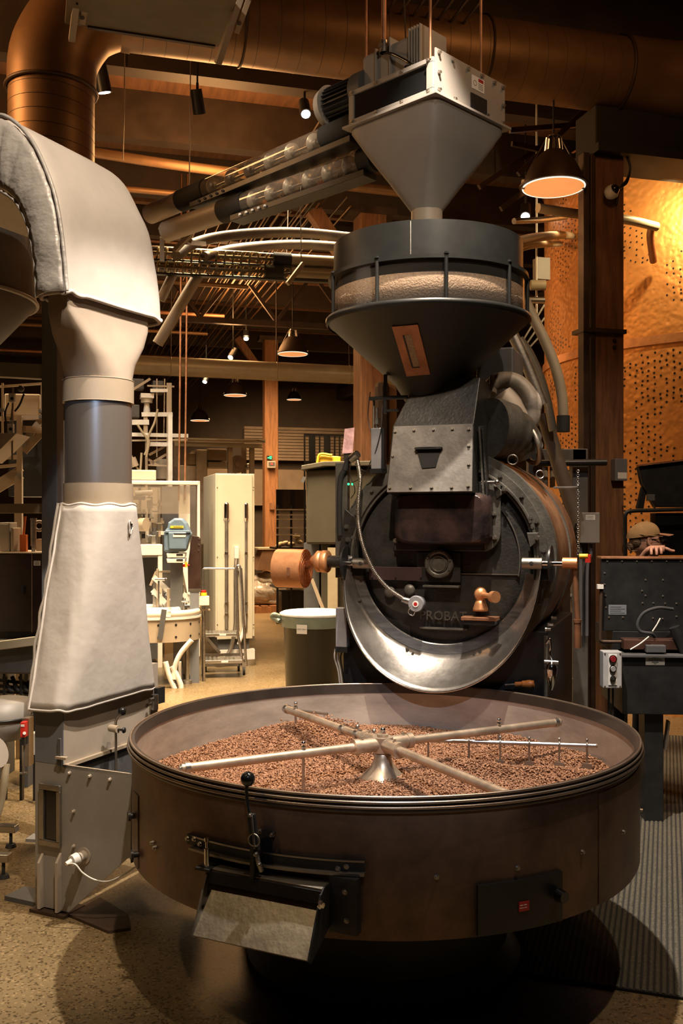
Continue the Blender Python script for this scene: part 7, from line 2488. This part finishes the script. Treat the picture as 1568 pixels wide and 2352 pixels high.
# railing, poster
rl_, F = hall('black_railing', 'black bar railing of a stair behind the olive bin cabinet', 'railing', 698, 14.0, 10)
P_ = F.at
xw = P_(790, 1000, 0).x
for py in (999, 1062):
    MB().bx(0, xw, 0, .03, P_(700, py, 0).z - .015, P_(700, py, 0).z + .015).build('rail', 'black', rl_)
for k in range(9):
    x = xw * k / 8
    MB().bx(x, x + (.08 if k in (1, 4) else .02), .0, .03, 0, P_(700, 1000, 0).z).build('bar', 'black', rl_)
ps, F = hall('mauve_poster', 'mauve printed poster with flowery print left of the air cylinder', 'poster', 790, 10.0)
P_ = F.at
MB().prism([P_(786, 1042, 0), P_(810, 1040, 0), P_(814, 982, 0), P_(792, 985, 0)], (0, .01, 0)).build('sheet', 'booklet', ps)
MB().bx(P_(790, 1042, .02).x, P_(812, 1042, .02).x, .01, .03, .0, P_(790, 1042, .02).z + .02).build('stand', 'black', ps)

# ------------------------------------------------------------------ stair and machinery at the far left
sf, F = hall('stair_frame', 'beige steel stair and platform frame behind the steel post at the far left', 'stairs', 45, 6.6, 8)
P_ = F.at
for a, b, w_ in (((45, 955), (45, 1100), .035), ((43, 1095), (43, 1245), .05), ((97, 880), (95, 965), .016), ((6, 880), (6, 1010), .014)):
    MB().bar(P_(*a, 0), P_(*b, 0), w_, w_).build('post', 'tan', sf)
q = P_(43, 1245, 0)
MB().bx(q.x - .02, q.x + .02, 0, .05, 0, q.z).build('post', 'tan', sf)
for a, b, w_ in (((0, 888), (98, 881), .014), ((0, 1050), (42, 1050), .03), ((45, 985), (100, 988), .045), ((0, 962), (100, 958), .03), ((0, 1072), (40, 1068), .02)):
    MB().bar(P_(*a, .02), P_(*b, .02), .03, w_).build('beam', 'tan', sf)
for a, b in (((98, 960), (52, 1020)), ((98, 992), (55, 1038)), ((50, 1075), (-10, 1112)), ((50, 1092), (-10, 1128))):
    MB().bar(P_(*a, .04), P_(*b, .04), .02, .045).build('stringer', 'tan', sf)
a, b = P_(10, 955, .2), P_(92, 905, .2)
MB().bx(a.x, b.x, .2, .6, a.z, b.z).build('platform_box', 'wood_light' if False else 'tan', sf, .01)
a, b = P_(52, 1140, .5), P_(100, 955, .5)
MB().bx(a.x - .1, b.x + .1, .5, .9, a.z, b.z).build('dark_cabinet', 'black', sf)
for px, py in ((94, 945), (94, 958), (4, 942), (43, 1093), (70, 1002), (56, 1022)):
    bolt(sf, P_(px, py, -.02), (0, -1, 0), .012, .014, 'steel')
gt, F = hall('feed_spout', 'grey three cornered sheet spout entering the picture at left', 'spout', 20, 5.6, 0)
P_ = F.at
MB().prism([P_(-30, 994, 0), P_(38, 995, 0), P_(0, 1033, 0), P_(-30, 1060, 0)], (0, .25, 0)).build('spout_sheet', 'grey_warm', gt, .003)
MB().cyl(P_(28, 990, .05), P_(30, 890, .05), .006, n=8).cyl(P_(28, 1058, .05), P_(28, 1000, .05), .006, n=8).build('hanging_rod', 'steel_dull', gt)
for px, py in ((28, 914), (25, 984)):
    q = P_(px, py, .03)
    lo_ = MB().box(q, (.034, .03, .052)).build('load_cell', 'offwhite', gt, .003)
    MB().cyl(q + Vector((.004, -.016, -.006)), q + Vector((.004, -.02, -.006)), .009).build('cell_bore', 'black', lo_)
MB().cyl(P_(28, 960, .03), P_(28, 940, .03), .009, .006).cyl(P_(27, 966, .03), P_(27, 960, .03), .012).build('eye_joint', 'steel', gt)
MB().tube([P_(55, 905, .05), P_(45, 930, .05), P_(34, 945, .05)], .006, 6).tube([P_(20, 925, .05), P_(12, 950, .05), P_(18, 990, .05)], .005, 6).build('cable', 'black', gt)
for py, r_ in ((893, .02),):
    MB().sphere(P_(48, py, .05), r_, 12).build('clamp', 'grey_dark', gt)

bcab, F = hall('brown_control_cabinet', 'dark brown control cabinet with small label at the left edge', 'cabinet', 0, 5.9, -4)
P_ = F.at
a, b = P_(-60, 1452, 0), P_(98, 1272, 0)
MB().bx(a.x, b.x, 0, .45, a.z, b.z).build('carcass', 'brown_panel', bcab, .006)
MB().bx(a.x, b.x + .003, -.006, .45, b.z, b.z + .008).build('top_edge', 'tan', bcab)
MB().bx(P_(73, 1272, 0).x, P_(74, 1272, 0).x, -.004, 0, a.z, b.z).build('door_gap', 'tan', bcab)
lb_ = MB().bx(P_(78, 1300, 0).x, P_(93, 1300, 0).x, -.005, -.001, P_(78, 1299, 0).z, P_(78, 1288, 0).z).build('label', 'paper', bcab)
for k in range(3):
    MB().bx(P_(80, 1300, 0).x, P_(91, 1300, 0).x, -.0056, -.005, P_(78, 1291 + 3 * k, 0).z, P_(78, 1290 + 3 * k, 0).z).build('label_line', 'ink', lb_)
MB().bx(P_(49, 1360, 0).x, P_(57, 1360, 0).x, -.02, 0, P_(49, 1364, 0).z, P_(49, 1346, 0).z).build('lock', 'black', bcab)
MB().bx(a.x, b.x, .05, .4, a.z - .05, a.z).build('plinth', 'black', bcab)
MB().bx(b.x - .14, b.x - .10, .02, .4, 0, a.z - .05).bx(a.x + .05, a.x + .09, .02, .4, 0, a.z - .05).build('stand_leg', 'grey_dark', bcab)
# items standing on the cabinet
tpz = b.z + .008
for lbl, px0, px1, y1, m_ in (('grey aluminium housing on the brown cabinet, leftmost', 2, 25, 1200, 'grey_warm'), ('narrow grey housing beside the leftmost one on the brown cabinet', 27, 34, 1212, 'tan')):
    a_, b_ = P_(px0, 1272, .1), P_(px1, y1, .1)
    o = fthing('machine_housing', lbl, 'housing', F)
    MB().bx(a_.x, b_.x, .08, .2, tpz, b_.z).build('shell', m_, o, .005)
    MB().bx(a_.x + .005, b_.x - .005, .075, .08, tpz + .01, b_.z - .01).build('cover', m_, o, .002)
cyv = fthing('steel_cylinder', 'upright silver cylinder standing on the brown cabinet', 'cylinder', F)
q = P_(77, 1272, .12)
MB().cyl((q.x, .12, tpz), (q.x, .12, tpz + .05), .012).cyl((q.x, .12, tpz + .035), (q.x, .12, P_(77, 1195, .12).z), .017, n=20).cyl((q.x, .12, P_(77, 1195, .12).z), (q.x, .12, P_(77, 1190, .12).z), .020, n=20).build('cylinder_body', 'steel', cyv)
MB().torus(P_(90, 1208, .2), .028, .010, (.2, -1, 0), 24, 8).build('ring', 'tan', cyv)
MB().bx(P_(84, 1250, .25).x, P_(98, 1250, .25).x, .24, .3, tpz, P_(84, 1238, .25).z).build('rear_block', 'tan', cyv)
osr = fthing('orange_strap', 'orange strip standing beside the silver cylinder', 'strap', F)
MB().bar(P_(54, 1228, .15), P_(58, 1186, .15), .014, .006).bx(P_(54, 1250, .15).x - .02, P_(54, 1250, .15).x + .02, .14, .17, tpz, P_(54, 1228, .15).z).build('strip', mat('orange_plastic', (.7, .16, .03), .5), osr)

# conveyor bed and gear below the cabinet
lb2, F = hall('lower_conveyor', 'pale beam and dark conveyor belly below the brown cabinet', 'conveyor', 0, 5.6, -4)
P_ = F.at
MB().bar(P_(-60, 1490, -.02), P_(96, 1470, -.02), .04, .05).build('side_beam', 'cream', lb2, .004)
MB().bx(P_(-60, 1500, 0).x, P_(88, 1500, 0).x, 0, .25, P_(0, 1548, 0).z, P_(0, 1480, 0).z).build('belly', 'grey_dark', lb2, .01)
for x in (.0, .1, .18):
    MB().bx(x, x + .015, .04, .07, 0, P_(0, 1548, 0).z).build('leg', 'black', lb2)
for k in range(4):
    MB().bar(P_(-20, 1560 + 14 * k, .1), P_(85, 1572 + 10 * k, .1), .02, .016).build('tie_bar', 'black', lb2)
for k in range(3):
    MB().tube([P_(10 + 18 * k, 1555, .1), P_(24 + 18 * k, 1585, .05), P_(50 + 12 * k, 1580, .1), P_(75, 1560, .1)], .012, 8).build('hose', 'rubber', lb2)

vm, F = hall('vacuum_unit', 'grey vacuum unit with cloudy hopper and red switch at lower left', 'vacuum', 0, 5.0, -6)
P_ = F.at
zt_, zb_ = P_(30, 1618, 0).z, P_(30, 1750, 0).z
x1 = P_(48, 1640, 0).x
MB().lathe([(.0, zb_ + .1), (.12, zb_ + .1), (.15, zb_ + .18), (.155, zt_), (.0, zt_)], (x1 - .155, .1, 0), n=32).build('hopper_body', 'grey', vm)
MB().torus((x1 - .155, .1, P_(30, 1655, 0).z), .158, .006, n=32).build('band', 'black', vm)
MB().cyl((x1 - .10, -.08, zb_ + .07), (x1 - .26, -.05, zb_ - .02), .075, .085, 28).cyl((x1 - .095, -.082, zb_ + .072), (x1 - .11, -.078, zb_ + .065), .085, .085, 28).build('motor', 'grey_warm', vm)
MB().bx(P_(50, 1690, .0).x, P_(66, 1690, 0).x, .0, .06, P_(50, 1760, 0).z, P_(50, 1650, 0).z).build('switch_bracket', 'steel_dull', vm)
sw = MB().bx(P_(50, 1690, -.02).x, P_(61, 1690, -.02).x, -.04, .0, P_(50, 1692, -.02).z, P_(50, 1657, -.02).z).build('red_switch', 'red', vm, .003)
MB().bx(P_(52, 1690, -.02).x, P_(60, 1690, -.02).x, -.042, -.04, P_(50, 1667, -.02).z, P_(50, 1662, -.02).z).cyl(P_(56, 1684, -.042), P_(56, 1684, -.046), .008).build('switch_mark', 'paper', sw)
MB().bx(P_(52, 1690, -.02).x, P_(59, 1690, -.02).x, -.035, .0, P_(50, 1710, -.02).z, P_(50, 1692, -.02).z).build('switch_foot', 'black', vm)
MB().tube([P_(14, 1755, -.05), P_(10, 1790, -.06), P_(2, 1840, -.05), P_(-6, 1870, -.05)], .02, 10).build('hose', 'pipe_cream', vm)
MB().cyl(P_(62, 1775, 0), (P_(46, 1776, 0)), .006).cyl(P_(54, 1700, 0), P_(54, 1778, 0), .006).build('stay_rod', 'steel_dull', vm)
for px, py, yy in ((25, 1885, -.15), (8, 2000, -.55)):
    q = P_(px, py + 7, yy)
    zz_ = .075
    MB().bx(q.x - .18, q.x + .03, yy - .02, yy + .03, zz_, zz_ + .035).build('base_bar', 'steel', vm, .003)
    MB().cyl((q.x, yy, .012), (q.x, yy, zz_), .008).cyl((q.x, yy, 0), (q.x, yy, .016), .028, .022, 20).build('levelling_foot', 'rubber', vm)
MB().bx(P_(60, 1830, .5).x, P_(86, 1830, .5).x, .5, .56, .30, .42).build('paper_tag', 'offwhite', vm)
MB().bx(P_(72, 1830, .5).x, P_(74, 1830, .5).x, .55, .57, .0, .42).build('tag_stake', 'steel_dull', vm)
